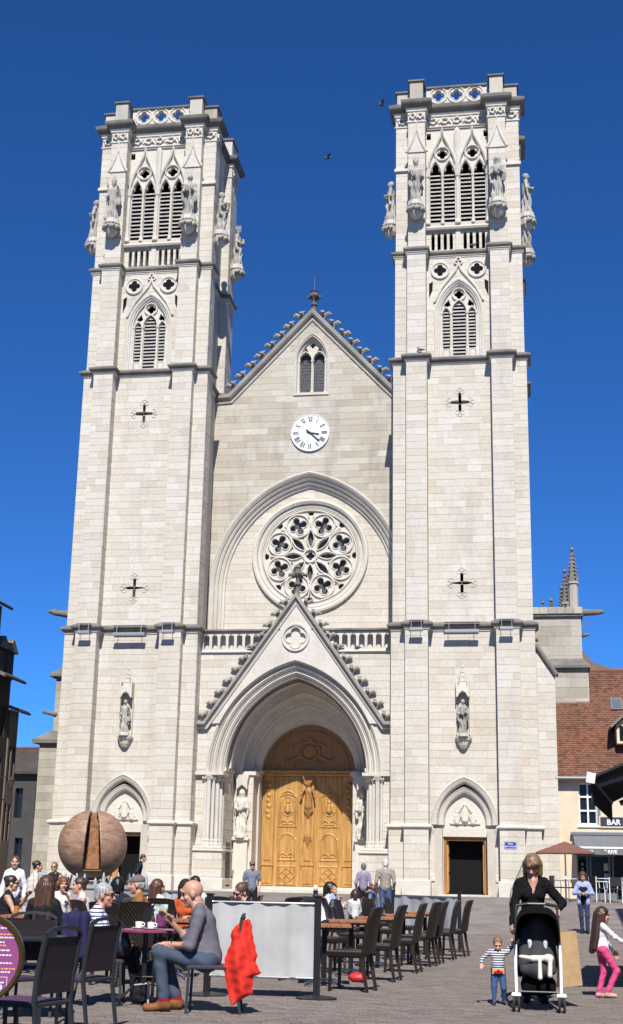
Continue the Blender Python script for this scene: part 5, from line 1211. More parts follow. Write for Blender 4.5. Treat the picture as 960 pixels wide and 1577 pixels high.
mb = MB(); mb.lathe([(1.98,.50),(1.98,.56)], (0,0,0), 40); mb.build('water', flat('water', (.05,.07,.08), .08), fo)
mb = MB(); mb.lathe([(.55,.3),(.5,.62),(.6,.75)], (0,0,0), 20); mb.build('pedestal', M['kerb'], fo)
foam = flat('foaming_water', (.62,.70,.78), .3, spec=.6, noise_amt=.4, nscale=30); foam.node_tree.nodes['Principled BSDF'].inputs['Transmission Weight'].default_value = .55
for k in range(44):
    a = 2*math.pi*k/44+.1+.05*math.sin(k*5.1); mb = MB(); h = .40+.09*math.sin(k*2.3)
    mb.lathe([(.06,0),(.075,.06),(.062,h*.5),(.04,h*.8),(.02,h*.95),(.004,h)], (0,0,0), 7, a0=k); mb.build('water_jet', foam, fo, smooth=True, loc=((1.62+.14*math.sin(k*1.9))*math.cos(a),(1.62+.14*math.sin(k*1.9))*math.sin(a),.55))

# metal handrail of the ramp at the right-hand door
hr = empty('ramp_handrail', (8.60, -3.6, gz(-3.6))); tag(hr, 'steel handrail at the ramp before the right tower', 'handrail')
stl = flat('brushed_steel', (.5,.5,.5), .3, .9)
mb = MB(); mb.tube([(-.34,-1.4,.0),(-.30,-1.3,.35),(.06,.9,1.20),(.10,1.05,1.14),(.08,1.0,.0)], .028, 8); mb.build('rail', stl, hr)
mb = MB(); mb.tube([(-.30,-1.25,.22),(.06,1.0,1.02)], .016, 6); mb.build('lower_rail', stl, hr)
# dark iron gate folded back in the porch
ig = empty('iron_gate', (-2.60, 1.35, .88)); tag(ig, 'narrow dark iron gate folded back inside the porch', 'gate')
for i in range(4): mb = MB(); mb.tube([(0.02,i*.22,0),(0.02,i*.22,1.75)], .016, 5); mb.build('bar', blackp, ig)
for z in (.1,.9,1.62): mb = MB(); mb.box(0,.04,-.03,.70,z,z+.05); mb.build('cross_bar', blackp, ig)

# ------------------------------------------------------------------ carved saints and their brackets
M['statue'] = stone_mat('statue_stone', [(.30,.28,.245), (.46,.43,.38)], stain=(.10,.095,.085), stain_amt=.85, per_piece=False, streak=2)
def make_statue(loc, heading, h, label, hat=None, arms='book', bracket=True, beard=False, par=None, robe=1.0, mat='statue'):
    """robed standing figure with deep folds, facing `heading` degrees"""
    s = h/1.75; rg = random.Random(int(abs(loc[0]*77+loc[2]*13))); e = empty('statue', loc, R(heading-90)); tag(e, label, 'statue', 'carved stone saints')
    ph = rg.uniform(0, 6)
    pr = [('c',(0,0,.10*s),(.01*s,.01*s,.85*s),.185*s*robe,.13*s,0),('c',(0,.0,.85*s),(0,-.01*s,1.28*s),.13*s,.145*s,0),('c',(-.15*s,-.01*s,1.35*s),(.15*s,-.01*s,1.35*s),.085*s,.085*s,0),
          ('c',(0,-.01*s,1.38*s),(0,.01*s,1.55*s),.06*s,.055*s,0),('e',(0,.02*s,1.64*s),(.085*s,.10*s,.125*s),0),('c',(0,.10*s,1.64*s),(0,.13*s,1.61*s),.02*s,.018*s,0)]
    A = {'book': ((-.10,.22,1.10),(.12,.20,1.02)), 'bless': ((-.20,.22,1.35),(.13,.20,1.0)), 'fold': ((-.05,.20,1.15),(.06,.21,1.10)), 'side': ((-.24,.16,1.02),(.20,.20,1.20))}[arms]
    for sg, w_ in ((-1, A[0]), (1, A[1])):
        el = (sg*.23*s, .02*s, 1.08*s); wr = tuple(c*s for c in w_)
        pr += [('c',(sg*.17*s,-.01*s,1.36*s),el,.065*s,.06*s,0),('c',el,wr,.06*s,.042*s,0),('c',wr,(wr[0]*.8,wr[1]+.04*s,wr[2]+.05*s),.035*s,.03*s,0),('c',el,(el[0]*.95,el[1]+.02*s,.72*s),.06*s,.03*s,0)]
    if arms in ('book','side'): pr.append(('c',(.02*s,.24*s,1.02*s),(.04*s,.24*s,1.2*s),.06*s,.06*s,0))
    if arms == 'bless': pr.append(('c',(.22*s,.2*s,.1*s),(.2*s,.22*s,1.75*s),.02*s,.02*s,0))
    if beard: pr.append(('c',(0,.09*s,1.56*s),(0,.10*s,1.42*s),.05*s,.02*s,0))
    if hat == 'mitre': pr += [('c',(0,.01*s,1.73*s),(0,.01*s,1.92*s),.10*s,.02*s,0)]
    elif hat == 'crown':
        for k in range(8): a = k*math.pi/4; pr.append(('c',(.085*s*math.cos(a),.01*s+.09*s*math.sin(a),1.70*s),(.10*s*math.cos(a),.01*s+.105*s*math.sin(a),1.86*s),.028*s,.02*s,0))
    elif hat == 'veil': pr += [('e',(0,-.02*s,1.62*s),(.12*s,.12*s,.17*s),0),('c',(0,-.06*s,1.5*s),(0,-.08*s,1.2*s),.13*s,.14*s,0)]
    else: pr += [('e',(0,-.03*s,1.66*s),(.10*s,.10*s,.12*s),0)]
    def folds(G):
        x, y, z = G[...,0]/s, G[...,1]/s, G[...,2]/s; a = np.arctan2(y, x)
        amp = np.clip((1.22-z)/.5, .12, 1)*np.clip((1.5-z)*8, 0, 1)
        return s*amp*(.034*np.sin(a*9+ph+2.2*np.sin(z*3+ph))+.022*np.sin(a*5+z*9+ph*2)+.016*np.sin(13*z-6*x+ph))
    mb = MB(); sdf_add(mb, sdf_mesh(pr, .026*s, .035*s, warp=folds)); mb.build('figure', M[mat], e, smooth=True)
    mb = MB(); mb.lathe([(.27*s,-.02),(.27*s,.10*s),(.23*s,.12*s)], (0,0,0), 8, a0=math.pi/8); mb.build('base', M['trim'], e)
    if bracket:
        mb = MB(); mb.lathe([(.05,-.58*s),(.15*s,-.50*s),(.24*s,-.36*s),(.28*s,-.18*s),(.25*s,-.15*s),(.31*s,-.09*s),(.31*s,-.02)], (0,0,0), 8, a0=math.pi/8); bk = mb.build('statue_bracket', M['trim'], None, loc=loc, rz=R(heading-90)); bk.parent = cath
        mb = MB()
        for k in range(9):
            a = math.pi*k/8; r_ = .26*s
            for zz in (-.26,): mb.tube([(r_*.75*math.cos(a),r_*.75*math.sin(a),zz*s-.12),(r_*1.1*math.cos(a+.12*(-1)**k),r_*1.1*math.sin(a+.12*(-1)**k),zz*s),(r_*1.14*math.cos(a+.2),r_*1.14*math.sin(a+.2),zz*s+.09),(r_*1.0*math.cos(a+.3),r_*1.0*math.sin(a+.3),zz*s+.03)], [.03*s,.075*s,.05*s,.02*s], 6)
        o = mb.build('bracket_leaves', M['statue'], bk, smooth=True); o['kind'] = 'stuff'
    return e
FY = -.20
make_statue((CX-1.70, FY, 28.45), 270, 2.05, 'crowned king statue on the left buttress of the right tower', 'crown', 'side')
make_statue((CX+1.68, FY, 28.35), 262, 2.1, 'veiled saint statue on the right buttress of the right tower', 'veil', 'book')
make_statue((CX-2.86, .95, 28.2), 180, 2.0, 'bowed saint statue in profile on the left flank of the right tower', None, 'fold')
make_statue((CX+2.86, .95, 28.2), 0, 2.0, 'saint statue in profile on the right flank of the right tower', None, 'fold')
make_statue((CX+2.86, 4.3, 28.2), 0, 2.0, 'rear saint statue low on the right flank of the right tower', None, 'book')
make_statue((-CX-1.70, FY, 28.45), 275, 2.05, 'mitred bishop statue on the left buttress of the left tower', 'mitre', 'bless', beard=True)
make_statue((-CX+1.70, FY, 28.4), 275, 2.1, 'robed saint statue beside the belfry louvres on the left tower', None, 'book')
make_statue((-CX+2.86, .95, 28.2), 0, 2.0, 'leaning saint statue on the right flank of the left tower', None, 'side')
make_statue((-CX+2.86, 4.3, 28.2), 0, 2.0, 'rear crowned statue on the right flank of the left tower', 'crown', 'book')
make_statue((-CX-2.86, .95, 28.2), 180, 2.0, 'saint statue in profile on the left flank of the left tower', None, 'fold')
make_statue((CX, .24, 6.56), 270, 1.36, 'small saint statue under the canopy of the right tower niche', None, 'book', False)
make_statue((-CX, .24, 6.56), 275, 1.36, 'small saint statue under the canopy of the left tower niche', None, 'bless', False)
make_statue((-2.44, 3.28, 2.85), 275, 1.85, 'sunlit saint statue on the left jamb of the great door', 'veil', 'book', False, robe=1.1, mat='trim')
make_statue((2.44, 3.28, 2.85), 265, 1.85, 'half shaded saint statue on the right jamb of the great door', None, 'book', False, robe=1.1, mat='trim')

# ------------------------------------------------------------------ terrace furniture
def weave():
    m, t, b = new_mat('brown_wicker'); L = t.links; N = t.nodes.new; tc = N('ShaderNodeTexCoord')
    mp = N('ShaderNodeMapping'); mp.inputs['Rotation'].default_value = (0,0,.0); mp.inputs['Scale'].default_value = (1,1,1); L.new(tc.outputs['Object'], mp.inputs['Vector'])
    w1 = N('ShaderNodeTexWave'); w1.inputs['Scale'].default_value = 14; w1.bands_direction = 'X'; L.new(mp.outputs['Vector'], w1.inputs['Vector'])
    w2 = N('ShaderNodeTexWave'); w2.inputs['Scale'].default_value = 14; w2.bands_direction = 'DIAGONAL'; L.new(mp.outputs['Vector'], w2.inputs['Vector'])
    ml = N('ShaderNodeMath'); ml.operation = 'MULTIPLY'; L.new(w1.outputs['Fac'], ml.inputs[0]); L.new(w2.outputs['Fac'], ml.inputs[1])
    rp = N('ShaderNodeValToRGB'); rp.color_ramp.elements[0].color = (.010,.007,.005,1); rp.color_ramp.elements[1].color = (.060,.040,.030,1); L.new(ml.outputs[0], rp.inputs['Fac']); L.new(rp.outputs['Color'], b.inputs['Base Color'])
    bp = N('ShaderNodeBump'); bp.inputs['Strength'].default_value = .7; bp.inputs['Distance'].default_value = .01; L.new(ml.outputs[0], bp.inputs['Height']); L.new(bp.outputs['Normal'], b.inputs['Normal'])
    b.inputs['Roughness'].default_value = .42; return m
M['wicker'] = weave(); M['bmetal'] = flat('black_metal', (.012,.012,.014), .38, spec=.5); M['gmetal'] = flat('anthracite_metal', (.030,.035,.041), .45, .2); M['steel'] = flat('polished_steel', (.55,.55,.56), .22, 1.0)
M['tabletop'] = wood_mat('terrace_wood', (.22,.075,.03), (.36,.15,.065), 2.0, .4); M['mesh_purple'] = flat('purple_mesh', (.085,.030,.075), .6, bump=.4, bscale=300); M['mesh_black'] = flat('black_mesh', (.016,.010,.014), .6, bump=.4, bscale=300)
def wicker_chair():
    e = empty('wicker_chair')
    for sx in (-1,1):
        mb = MB(); mb.tube([(sx*.185,.19,.42),(sx*.19,.20,0)], [.030,.022], 4); mb.build('leg', M['wicker'], e)
        mb = MB(); mb.tube([(sx*.185,-.20,.45),(sx*.19,-.235,.2),(sx*.19,-.275,0)], [.031,.028,.021], 4); mb.build('leg', M['wicker'], e)
    mb = MB(); mb.bev(-.225,.225,-.215,.235,.39,.475,.02); mb.build('seat', M['wicker'], e, smooth=False)
    mb = MB(); P = [(-.205,.44),(-.225,.56),(-.245,.70),(-.275,.84),(-.315,.97),(-.325,.99)]; n = 9; V = []; 
    for k, off in ((0, 0), (1, -.045)):
        for y, z in P:
            for i in range(n):
                u = -1+2*i/(n-1); hw = .222-.012*max(0,(z-.9))/.09; V.append((u*hw, y-.028*(1-u*u)+off, z-(.02*u*u if z > .9 else 0)))
    F_ = []; R_ = len(P); q = R_*n
    for j in range(R_-1):
        for i in range(n-1):
            a = j*n+i; F_.append((a, a+1, a+n+1, a+n)); F_.append((q+a, q+a+n, q+a+n+1, q+a+1))
    for j in range(R_-1):
        for i in (0, n-1): a = j*n+i; F_.append((a, a+n, a+n+q, a+q) if i == 0 else (a, a+q, a+n+q, a+n))
    for i in range(n-1): a = (R_-1)*n+i; F_.append((a, a+1, a+1+q, a+q)); F_.append((i, i+q, i+1+q, i+1))
    mb.add(V, F_); mb.build('backrest', M['wicker'], e, smooth=False); return e
def metal_chair(seat='mesh_purple', back='mesh_black'):
    e = empty('metal_chair')
    for sx in (-1,1):
        mb = MB(); mb.tube([(sx*.215,.22,.44),(sx*.225,.235,0)], .019, 4); mb.build('leg', M['gmetal'], e)
        mb = MB(); mb.tube([(sx*.215,-.30,0),(sx*.215,-.225,.44),(sx*.215,-.235,.62),(sx*.213,-.285,.90)], [.017,.021,.021,.019], 4); mb.build('leg', M['gmetal'], e)
    mb = MB(); mb.bev(-.235,.235,-.23,.25,.415,.445,.008); fr = mb.build('seat_frame', M['gmetal'], e)
    mb = MB(); mb.box(-.20,.20,-.20,.225,.444,.452); mb.build('seat', M[seat], e)
    mb = MB(); mb.tube([(-.213,-.285,.895),(-.15,-.296,.928),(0,-.303,.942),(.15,-.296,.928),(.213,-.285,.895)], .019, 4); mb.build('top_rail', M['gmetal'], e)
    mb = MB(); V = []
    for y, z in ((-.228,.50),(-.236,.64),(-.258,.78),(-.278,.875)): V += [(-.198,y,z),(.198,y,z),(-.198,y-.008,z),(.198,y-.008,z)]
    F_ = []
    for j in range(3): a = j*4; F_ += [(a,a+1,a+5,a+4),(a+2,a+6,a+7,a+3),(a,a+4,a+6,a+2),(a+1,a+3,a+7,a+5)]
    mb.add(V, F_+[(0,2,3,1),(12,13,15,14)]); mb.build('backrest', M[back], e)
    return e
def wood_table(w_=.68):
    e = empty('terrace_table')
    n = 5; pw = w_/n
    for i in range(n): mb = MB(); mb.bev(-w_/2+i*pw+.002,-w_/2+(i+1)*pw-.002,-w_/2,w_/2,.715,.75,.004); mb.build('plank', M['tabletop'], e)
    mb = MB(); mb.box(-w_/2+.05,w_/2-.05,-w_/2+.05,w_/2-.05,.69,.714); mb.build('apron', M['bmetal'], e)
    mb = MB(); mb.tube([(0,0,.05),(0,0,.70)], .036, 10); mb.build('post', M['bmetal'], e)
    for k in range(4): a = k*math.pi/2+math.pi/4; mb = MB(); mb.tube([(0,0,.075),(.18*math.cos(a),.18*math.sin(a),.06),(.34*math.cos(a),.34*math.sin(a),.018)], [.026,.022,.016], 6); mb.build('foot', M['steel'], e)
    return e
protoW = wicker_chair(); protoM = metal_chair(); protoT = wood_table()
used = {}
def put(proto, loc, heading, label, cat, group, z=None, tilt=0):
    o = proto if proto.name not in used else copy_tree(proto); used[proto.name] = 1
    o.location = (loc[0], loc[1], gz(loc[1]) if z is None else z); o.rotation_euler = (0, 0, R(heading-90)); tag(o, label, cat, group); return o
ORD = ['first','second','third','fourth','fifth','sixth','seventh','eighth']
row = [((6.72, -33.03), 170), ((6.86, -31.18), 172), ((7.00, -29.34), 174), ((7.10, -27.70), 169), ((7.18, -26.98), 174), ((7.32, -25.64), 176), ((7.48, -24.50), 171)]
for i, (p, hd) in enumerate(row): put(protoW, p, hd, f'empty dark wicker chair, {ORD[i]} from the near black post in the outer row', 'chair', 'wicker chairs of the outer row')
tabs = [(6.30, -32.39), (6.38, -30.35), (6.56, -28.50), (6.77, -26.44), (6.98, -24.37)]
for i, p in enumerate(tabs): put(protoT, p, 99+3*(i%2), f'brown wooden terrace table, {ORD[i]} from the near black post', 'table', 'wooden tables beside the outer chair row')
inn = [((5.92, -31.64), 350), ((5.91, -29.41), 345), ((6.09, -27.56), 352), ((6.30, -25.30), 340), ((6.46, -23.24), 350)]
for i, (p, hd) in enumerate(inn): put(protoW, p, hd, f'empty dark wicker chair, {ORD[i]} from the near post on the inner side of the tables', 'chair', 'wicker chairs of the inner row')
back = [((3.53, -25.55), 250, 'dark wicker chair behind the canvas screen, left of the other three'), ((3.60, -24.73), 200, 'dark wicker chair behind the canvas screen, second from left'), ((4.50, -25.80), 150, 'dark wicker chair right of the woman in sunglasses behind the screen'), ((4.58, -24.77), 240, 'dark wicker chair nearest the wooden bollard behind the screen'),
        ((5.98, -21.30), 200, 'dark wicker chair beside the child in blue'), ((5.54, -25.22), 20, 'dark wicker chair in front of the mother with the baby'), ((5.72, -24.58), 200, 'dark wicker chair between the seated children'),
        ((3.64, -26.75), 95, 'dark wicker chair half hidden behind the bald man'), ((2.57, -26.72), 60, 'dark wicker chair beside the woman in white with long hair')]
for p, hd, lb in back: put(protoW, p, hd, lb, 'chair', 'wicker chairs at the back of the terrace')
lft = [((3.85, -33.30), 70, 'dark wicker chair with upright back behind the cafe cups'), ((4.01, -32.97), 100, 'dark wicker chair directly behind the round purple table'), ((3.62, -29.99), 80, 'dark wicker chair beside the woman in orange'), ((2.90, -30.11), 250, 'dark wicker chair with a cream cloth near the fountain'), ((3.41, -32.66), 40, 'dark wicker chair behind the striped woman')]
for p, hd, lb in lft: put(protoW, p, hd, lb, 'chair', 'wicker chairs of the left terrace')
put(protoT, (4.15, -31.94), 99, 'brown wooden table between the bald man and the woman in orange', 'table', 'wooden tables of the left terrace'); put(protoT, (2.11, -31.86), 99, 'pale wooden table before the long-haired woman', 'table', 'wooden tables of the left terrace')
put(protoT, (5.05, -29.35), 99, 'brown wooden table before the woman in dark glasses', 'table', 'wooden tables of the left terrace'); put(protoT, (2.26, -30.42), 99, 'brown wooden table between the women near the fountain', 'table', 'wooden tables of the left terrace')
put(protoM, (5.40, -40.55), 165, 'grey metal chair with purple mesh seat, nearest the camera', 'chair', 'metal cafe chairs')
put(protoM, (5.00, -38.28), 163, 'black mesh metal chair with a navy cloth behind it', 'chair', 'metal cafe chairs')
put(protoM, (4.16, -37.00), 100, 'black metal chair behind the long-haired woman', 'chair', 'metal cafe chairs'); put(protoM, (4.45, -38.57), 60, 'black metal chair behind the purple menu board', 'chair', 'metal cafe chairs')
put(protoM, (4.42, -35.74), 12, 'black metal chair under the striped woman', 'chair', 'metal cafe chairs'); put(protoM, (5.74, -36.23), 189, 'metal chair under the bald man', 'chair', 'metal cafe chairs')
mb = MB(); e = empty('cafe_table', (*(4.30, -37.59), 0), .3); tag(e, 'square black metal table behind the near grey chair', 'table')
mb.bev(-.33,.33,-.33,.33,.70,.735,.008); mb.build('top', M['bmetal'], e)
for a in (-1,1):
    for b in (-1,1): mb = MB(); mb.tube([(a*.29,b*.29,.70),(a*.30,b*.30,0)], .018, 6); mb.build('leg', M['bmetal'], e)
# round purple table with its cups
rt = empty('bistro_table', (*(4.97, -35.85), 0)); tag(rt, 'round purple bistro table with black iron feet', 'table')
mb = MB(); mb.lathe([(.30,.728),(.315,.735),(.315,.752),(.305,.76)], (0,0,0), 36); mb.build('top', flat('purple_laminate', (.22,.045,.10), .3, noise_amt=.2), rt)
for x in (-.05,.05,.11): mb = MB(); mb.tube([(x,0,.05),(x,0,.73)], .018 if x > 0 else .03, 8); mb.build('post', M['bmetal'], rt)
for k in range(4): a = k*math.pi/2+.3; mb = MB(); mb.tube([(0,0,.22),(.15*math.cos(a),.15*math.sin(a),.20),(.27*math.cos(a),.27*math.sin(a),.08),(.31*math.cos(a),.31*math.sin(a),0)], .016, 6); mb.build('foot', M['bmetal'], rt)
mb = MB(); mb.tube([(.20*math.cos(i*.52),.20*math.sin(i*.52),.30) for i in range(13)], .008, 5); mb.build('ring', M['bmetal'], rt)
china = flat('white_china', (.78,.78,.76), .15)
def cup(p, z, label):
    e = empty('coffee_cup', (p[0], p[1], z)); tag(e, label, 'cup', 'coffee cups on the terrace')
    mb = MB(); mb.lathe([(.04,0),(.075,.012),(.078,.018)], (0,0,0), 20); mb.build('saucer', china, e); mb = MB(); mb.lathe([(.025,.012),(.036,.03),(.042,.075),(.039,.075),(.033,.035),(.0,.03)], (0,0,0), 18); mb.build('bowl', china, e)
    mb = MB(); mb.tube([(.040,0,.065),(.062,0,.058),(.060,0,.035),(.036,0,.03)], .006, 6); mb.build('handle', china, e)
cup((4.84, -35.85), .76, 'white coffee cup on the left side of the purple table'); cup((5.00, -35.95), .76, 'white coffee cup in the middle of the purple table')
mh = empty('menu_holder', (*(4.98, -35.70), .76)); tag(mh, 'menu cards, purple flyer and sauce bottle clustered on the purple table', 'menu holder')
mb = MB(); mb.obox((-.10,0,.12), (.05,0,.02), (0,.006,0), (.03,0,.11)); mb.build('slate_card', M['bmetal'], mh)
mb = MB(); mb.obox((.02,.04,.15), (.09,0,0), (0,.004,0), (0,.02,.10)); mb.build('photo_card', flat('photo_print', (.35,.42,.42), .4, noise_amt=.9, nscale=25), mh)
mb = MB(); mb.lathe([(.045,0),(.058,.12)], (.06,-.02,.03), 10); mb.build('purple_pot', flat('purple_card', (.19,.035,.16), .5), mh)
mb = MB(); mb.obox((.075,-.02,.165), (.04,0,.01), (0,.02,0), (0,0,.022)); mb.build('yellow_flyer', flat('yellow_card', (.75,.62,.14), .5), mh)
mb = MB(); mb.lathe([(.022,0),(.022,.09),(.009,.13),(.009,.16)], (-.02,-.03,0), 10); mb.build('sauce_bottle', flat('brown_glass', (.09,.035,.01), .1), mh)
for p, lb in (((4.16, -32.03),'clear glass ashtray on the table of the woman in orange'),((5.01, -29.56),'white coffee set before the woman in dark glasses')):
    e = empty('ashtray', (p[0],p[1],.75)); tag(e, lb, 'ashtray'); mb = MB(); mb.lathe([(.045,0),(.055,.05),(.045,.05),(.04,.012)], (0,0,0), 12); mb.build('dish', flat('thick_glass', (.5,.55,.55), .08), e)
for i, (p, c, lb) in enumerate((((1.99, -31.99),(.45,.20,.04),'amber drink glass on the pale wooden table'),((2.06, -31.87),(.45,.5,.52),'clear water carafe on the pale wooden table'))):
    e = empty('drink_glass', (p[0],p[1],.75)); tag(e, lb, 'glass'); mb = MB(); mb.lathe([(.032,0),(.04,.12),(.037,.12),(.03,.01)], (0,0,0), 12); mb.build('tumbler', flat('drink', c, .08), e)
# canvas screens on black posts
def canvas(c=(.40,.40,.395)):
    m = flat('screen_canvas', c, .75, noise_amt=.14, nscale=3); return m
M['canvas'] = canvas()
def screen_post(p, label):
    e = empty('barrier_post', (p[0], p[1], gz(p[1]))); tag(e, label, 'barrier post', 'posts of the canvas screens')
    mb = MB(); mb.lathe([(.235,0),(.235,.012),(.12,.03),(.04,.04)], (0,0,0), 28); mb.build('base', M['bmetal'], e); mb = MB(); mb.bev(-.035,.035,-.035,.035,.03,1.10,.006); mb.build('post', M['bmetal'], e)
    mb = MB(); mb.bev(-.045,.045,-.045,.045,1.10,1.12,.006); mb.build('cap', M['bmetal'], e); return e
def screen(a, b, label, z0=.22, z1=1.02):
    a = Vector((*a, 0)); b = Vector((*b, 0)); L = (b-a).length; n = 40; u = (b-a)/L; nn = Vector((-u.y, u.x, 0)); zg = gz((a.y+b.y)/2)
    e = empty('canvas_screen', (a.x, a.y, zg)); tag(e, label, 'screen', 'canvas screens round the terrace')
    mb = MB(); rg = random.Random(int(L*100)); ph = [rg.uniform(0,6) for _ in range(3)]; V = []; F_ = []
    for k in (0, 1):
        for i in range(n+1):
            t = i/n
            for j in range(5):
                v = j/4; d = .010*math.sin(t*38+ph[0])+.012*math.sin(t*17+ph[1])+.02*math.sin(v*3.1)*math.sin(t*5+ph[2]); p = u*(t*L)+nn*(d+k*.004); V.append((p.x, p.y, z0+(z1-z0)*v))
    q = (n+1)*5
    for i in range(n):
        for j in range(4): x = i*5+j; F_ += [(x, x+5, x+6, x+1), (q+x, q+x+1, q+x+6, q+x+5)]
    mb.add(V, F_); mb.build('canvas', M['canvas'], e, smooth=True)
    for z, r_ in ((z1+.005,.018),(z0-.005,.014)): mb = MB(); mb.tube([(0,0,z), tuple((b-a))[:2]+(z,)], r_, 8); mb.build('rail', M['steel'], e)
PA, PB = (6.50, -34.28), (5.23, -34.29)
screen_post(PA, 'black square post at the near corner of the canvas screen'); screen(PB, PA, 'pale grey canvas screen behind the red jacket')
screen_post(PB, 'black post hidden behind the bald man')
PC, PD = (7.54, -22.86), (6.07, -21.08)
screen_post(PC, 'black post at the far end of the outer chair row'); screen(PD, PC, 'pale canvas screen closing the far end of the tables', z1=1.0); screen_post(PD, 'black post beside the child in blue')
screen((1.56, -23.85), (2.47, -24.20), 'pale canvas screen behind the woman in white, left of the bald man', z1=1.0)
# wooden-knobbed bollard, red bag, toy
bo = empty('bollard', (*(3.84, -17.39), 0)); tag(bo, 'dark bollard with a white ball top before the great door', 'bollard')
mb = MB(); mb.lathe([(.09,0),(.09,.1),(.06,.15),(.055,.8),(.075,.84),(.075,.92),(.05,.96),(.06,1.0),(.06,1.04)], (0,0,0), 12); mb.build('shaft', M['bmetal'], bo); mb = MB(); mb.lathe([(.03,0),(.05,.03),(.058,.07),(.04,.115),(.01,.13)], (0,0,1.04), 12); mb.build('ball', M['whitep'], bo)
rbg = empty('red_bag', (*(6.64, -31.63), 0)); tag(rbg, 'small bright red bag lying under the second table', 'bag'); mb = MB(); pr = [('e',(0,0,.06),(.13,.07,.06),0),('c',(-.08,0,.10),(.08,0,.10),.015,.015,0)]; sdf_add(mb, sdf_mesh(pr, .015, .03)); mb.build('pouch', flat('red_nylon', (.50,.02,.02), .5), rbg, smooth=True)
# purple menu board on its stand
mn = empty('menu_board', (*(5.34, -41.26), 0), R(9)); tag(mn, 'round purple menu board with white print at the left edge', 'menu board')
Fm = lambda u, v, w_: (u, w_, v); zc = .76
mb = MB(); mb.plate(circle(0,zc,.262,48), [], -.02, .0, Fm); mb.build('disc', flat('purple_print', (.24,.055,.18), .45, noise_amt=.08), mn)
mb = MB(); mb.sweep(circle(0,zc,.27,48)[::-1], [(-.02,.0),(-.018,-.03),(.006,-.035),(.014,-.02),(.014,.02)], Fm, True); mb.build('rim', flat('dark_gold_rim', (.10,.07,.03), .35, .6), mn)
mb = MB(); mb.tube([(0,.02,zc-.26),(0,.05,.04)], .02, 8); mb.build('post', M['bmetal'], mn); mb = MB(); mb.lathe([(.2,0),(.2,.015),(.03,.04)], (0,.05,0), 20); mb.build('foot', M['bmetal'], mn)
ink = flat('menu_ink_white', (.75,.72,.75), .6); ink2 = flat('menu_ink_orange', (.75,.33,.12), .6)
for k, (z, x0, x1, it) in enumerate(((.19,.02,.17,ink),(.15,.02,.20,ink2),(.13,.02,.21,ink),(.10,.02,.15,ink),(.08,.02,.16,ink2),(.05,.02,.19,ink),(.02,.02,.20,ink),(-.03,.02,.21,ink),(-.065,.14,.23,ink2),(-.085,.12,.20,ink),(-.15,.02,.17,ink))):
    mb = MB(); x = x0; rg = random.Random(k)
    while x < x1: wd = rg.uniform(.010,.026); mb.box(x, min(x+wd, x1), -.0222, -.0205, zc+z-.0045, zc+z+.0045); x += wd+.006
    o = mb.build('print_line', it, mn); o['kind'] = 'stuff'
mb = MB(); mb.plate(rect(-.03,.185,zc-.205,zc-.115), [rect(-.027,.182,zc-.202,zc-.118)], -.0225, -.0205, Fm); mb.build('print_frame', ink, mn); mb = MB(); mb.plate(foil(.12,zc-.18,.04,5,30), [], -.0225, -.0205, Fm); mb.build('print_mark', flat('ink_blue', (.4,.55,.7), .6), mn)
# parasol, table and chairs before the bar
bp = empty('bar_parasol', (*(10.12, -2.17), gz(-3.5))); tag(bp, 'brown square parasol with a pale badge before the bar', 'parasol')
mb = MB(); a = 1.0; n = 4; br = flat('brown_canvas', (.17,.075,.05), .8, noise_amt=.1)
mb.add([(-a,-a*.7,1.62),(a,-a*.7,1.62),(a,a*.7,1.62),(-a,a*.7,1.62),(0,0,2.0),(-a,-a*.7,1.58),(a,-a*.7,1.58),(a,a*.7,1.58),(-a,a*.7,1.58)],[(0,1,4),(1,2,4),(2,3,4),(3,0,4),(5,6,1,0),(6,7,2,1),(7,8,3,2),(8,5,0,3)]); mb.build('canopy', br, bp)
mb = MB(); mb.tube([(0,0,0),(0,0,1.98)], .03, 8); mb.build('pole', M['whitep'], bp); mb = MB(); mb.lathe([(.25,0),(.25,.05),(.05,.1)], (0,0,0), 16); mb.build('foot', M['kerb'], bp)
mb = MB(); mb.plate(foil(.14,1.75,.12,2,24,0), [], -.5, -.47, Fm); o = mb.build('badge', M['whitep'], bp); o.rotation_euler.x = R(-28); o.location = (.02,-.24+.07,.045)
for k, (p, lb) in enumerate((((10.08, -3.19),'white round table under the brown parasol'),((11.45, -2.46),'white round table before the bar window'))):
    e = empty('bar_table', (p[0],p[1],gz(p[1]))); tag(e, lb, 'table', 'tables before the bar'); mb = MB(); mb.lathe([(.38,.72),(.40,.73),(.40,.75)], (0,0,0), 24); mb.build('top', M['whitep'], e); mb = MB(); mb.tube([(0,0,0),(0,0,.72)], .03, 8); mb.build('post', M['steel'], e); mb = MB(); mb.lathe([(.24,0),(.22,.02),(.03,.05)], (0,0,0), 16); mb.build('foot', M['steel'], e)
def arm_chair(p, hd, label, col='whitep'):
    e = empty('bar_chair', (p[0],p[1],gz(p[1])), R(hd-90)); tag(e, label, 'chair', 'chairs before the bar')
    for sx in (-1,1):
        for sy in (-1,1): mb = MB(); mb.tube([(sx*.22,sy*.2,0),(sx*.22,sy*.2,.44 if sy > 0 else .82)], .016, 6); mb.build('leg', M[col], e)
        mb = MB(); mb.tube([(sx*.24,-.2,.66),(sx*.25,.2,.66),(sx*.23,.22,.44)], .016, 6); mb.build('arm', M[col], e)
    mb = MB(); mb.bev(-.22,.22,-.2,.22,.42,.46,.01); mb.build('seat', M['mesh_black'] if col == 'whitep' else M['wicker'], e); mb = MB(); mb.bev(-.21,.21,-.215,-.19,.52,.82,.008); mb.build('backrest', M['mesh_black'] if col == 'whitep' else M['wicker'], e)
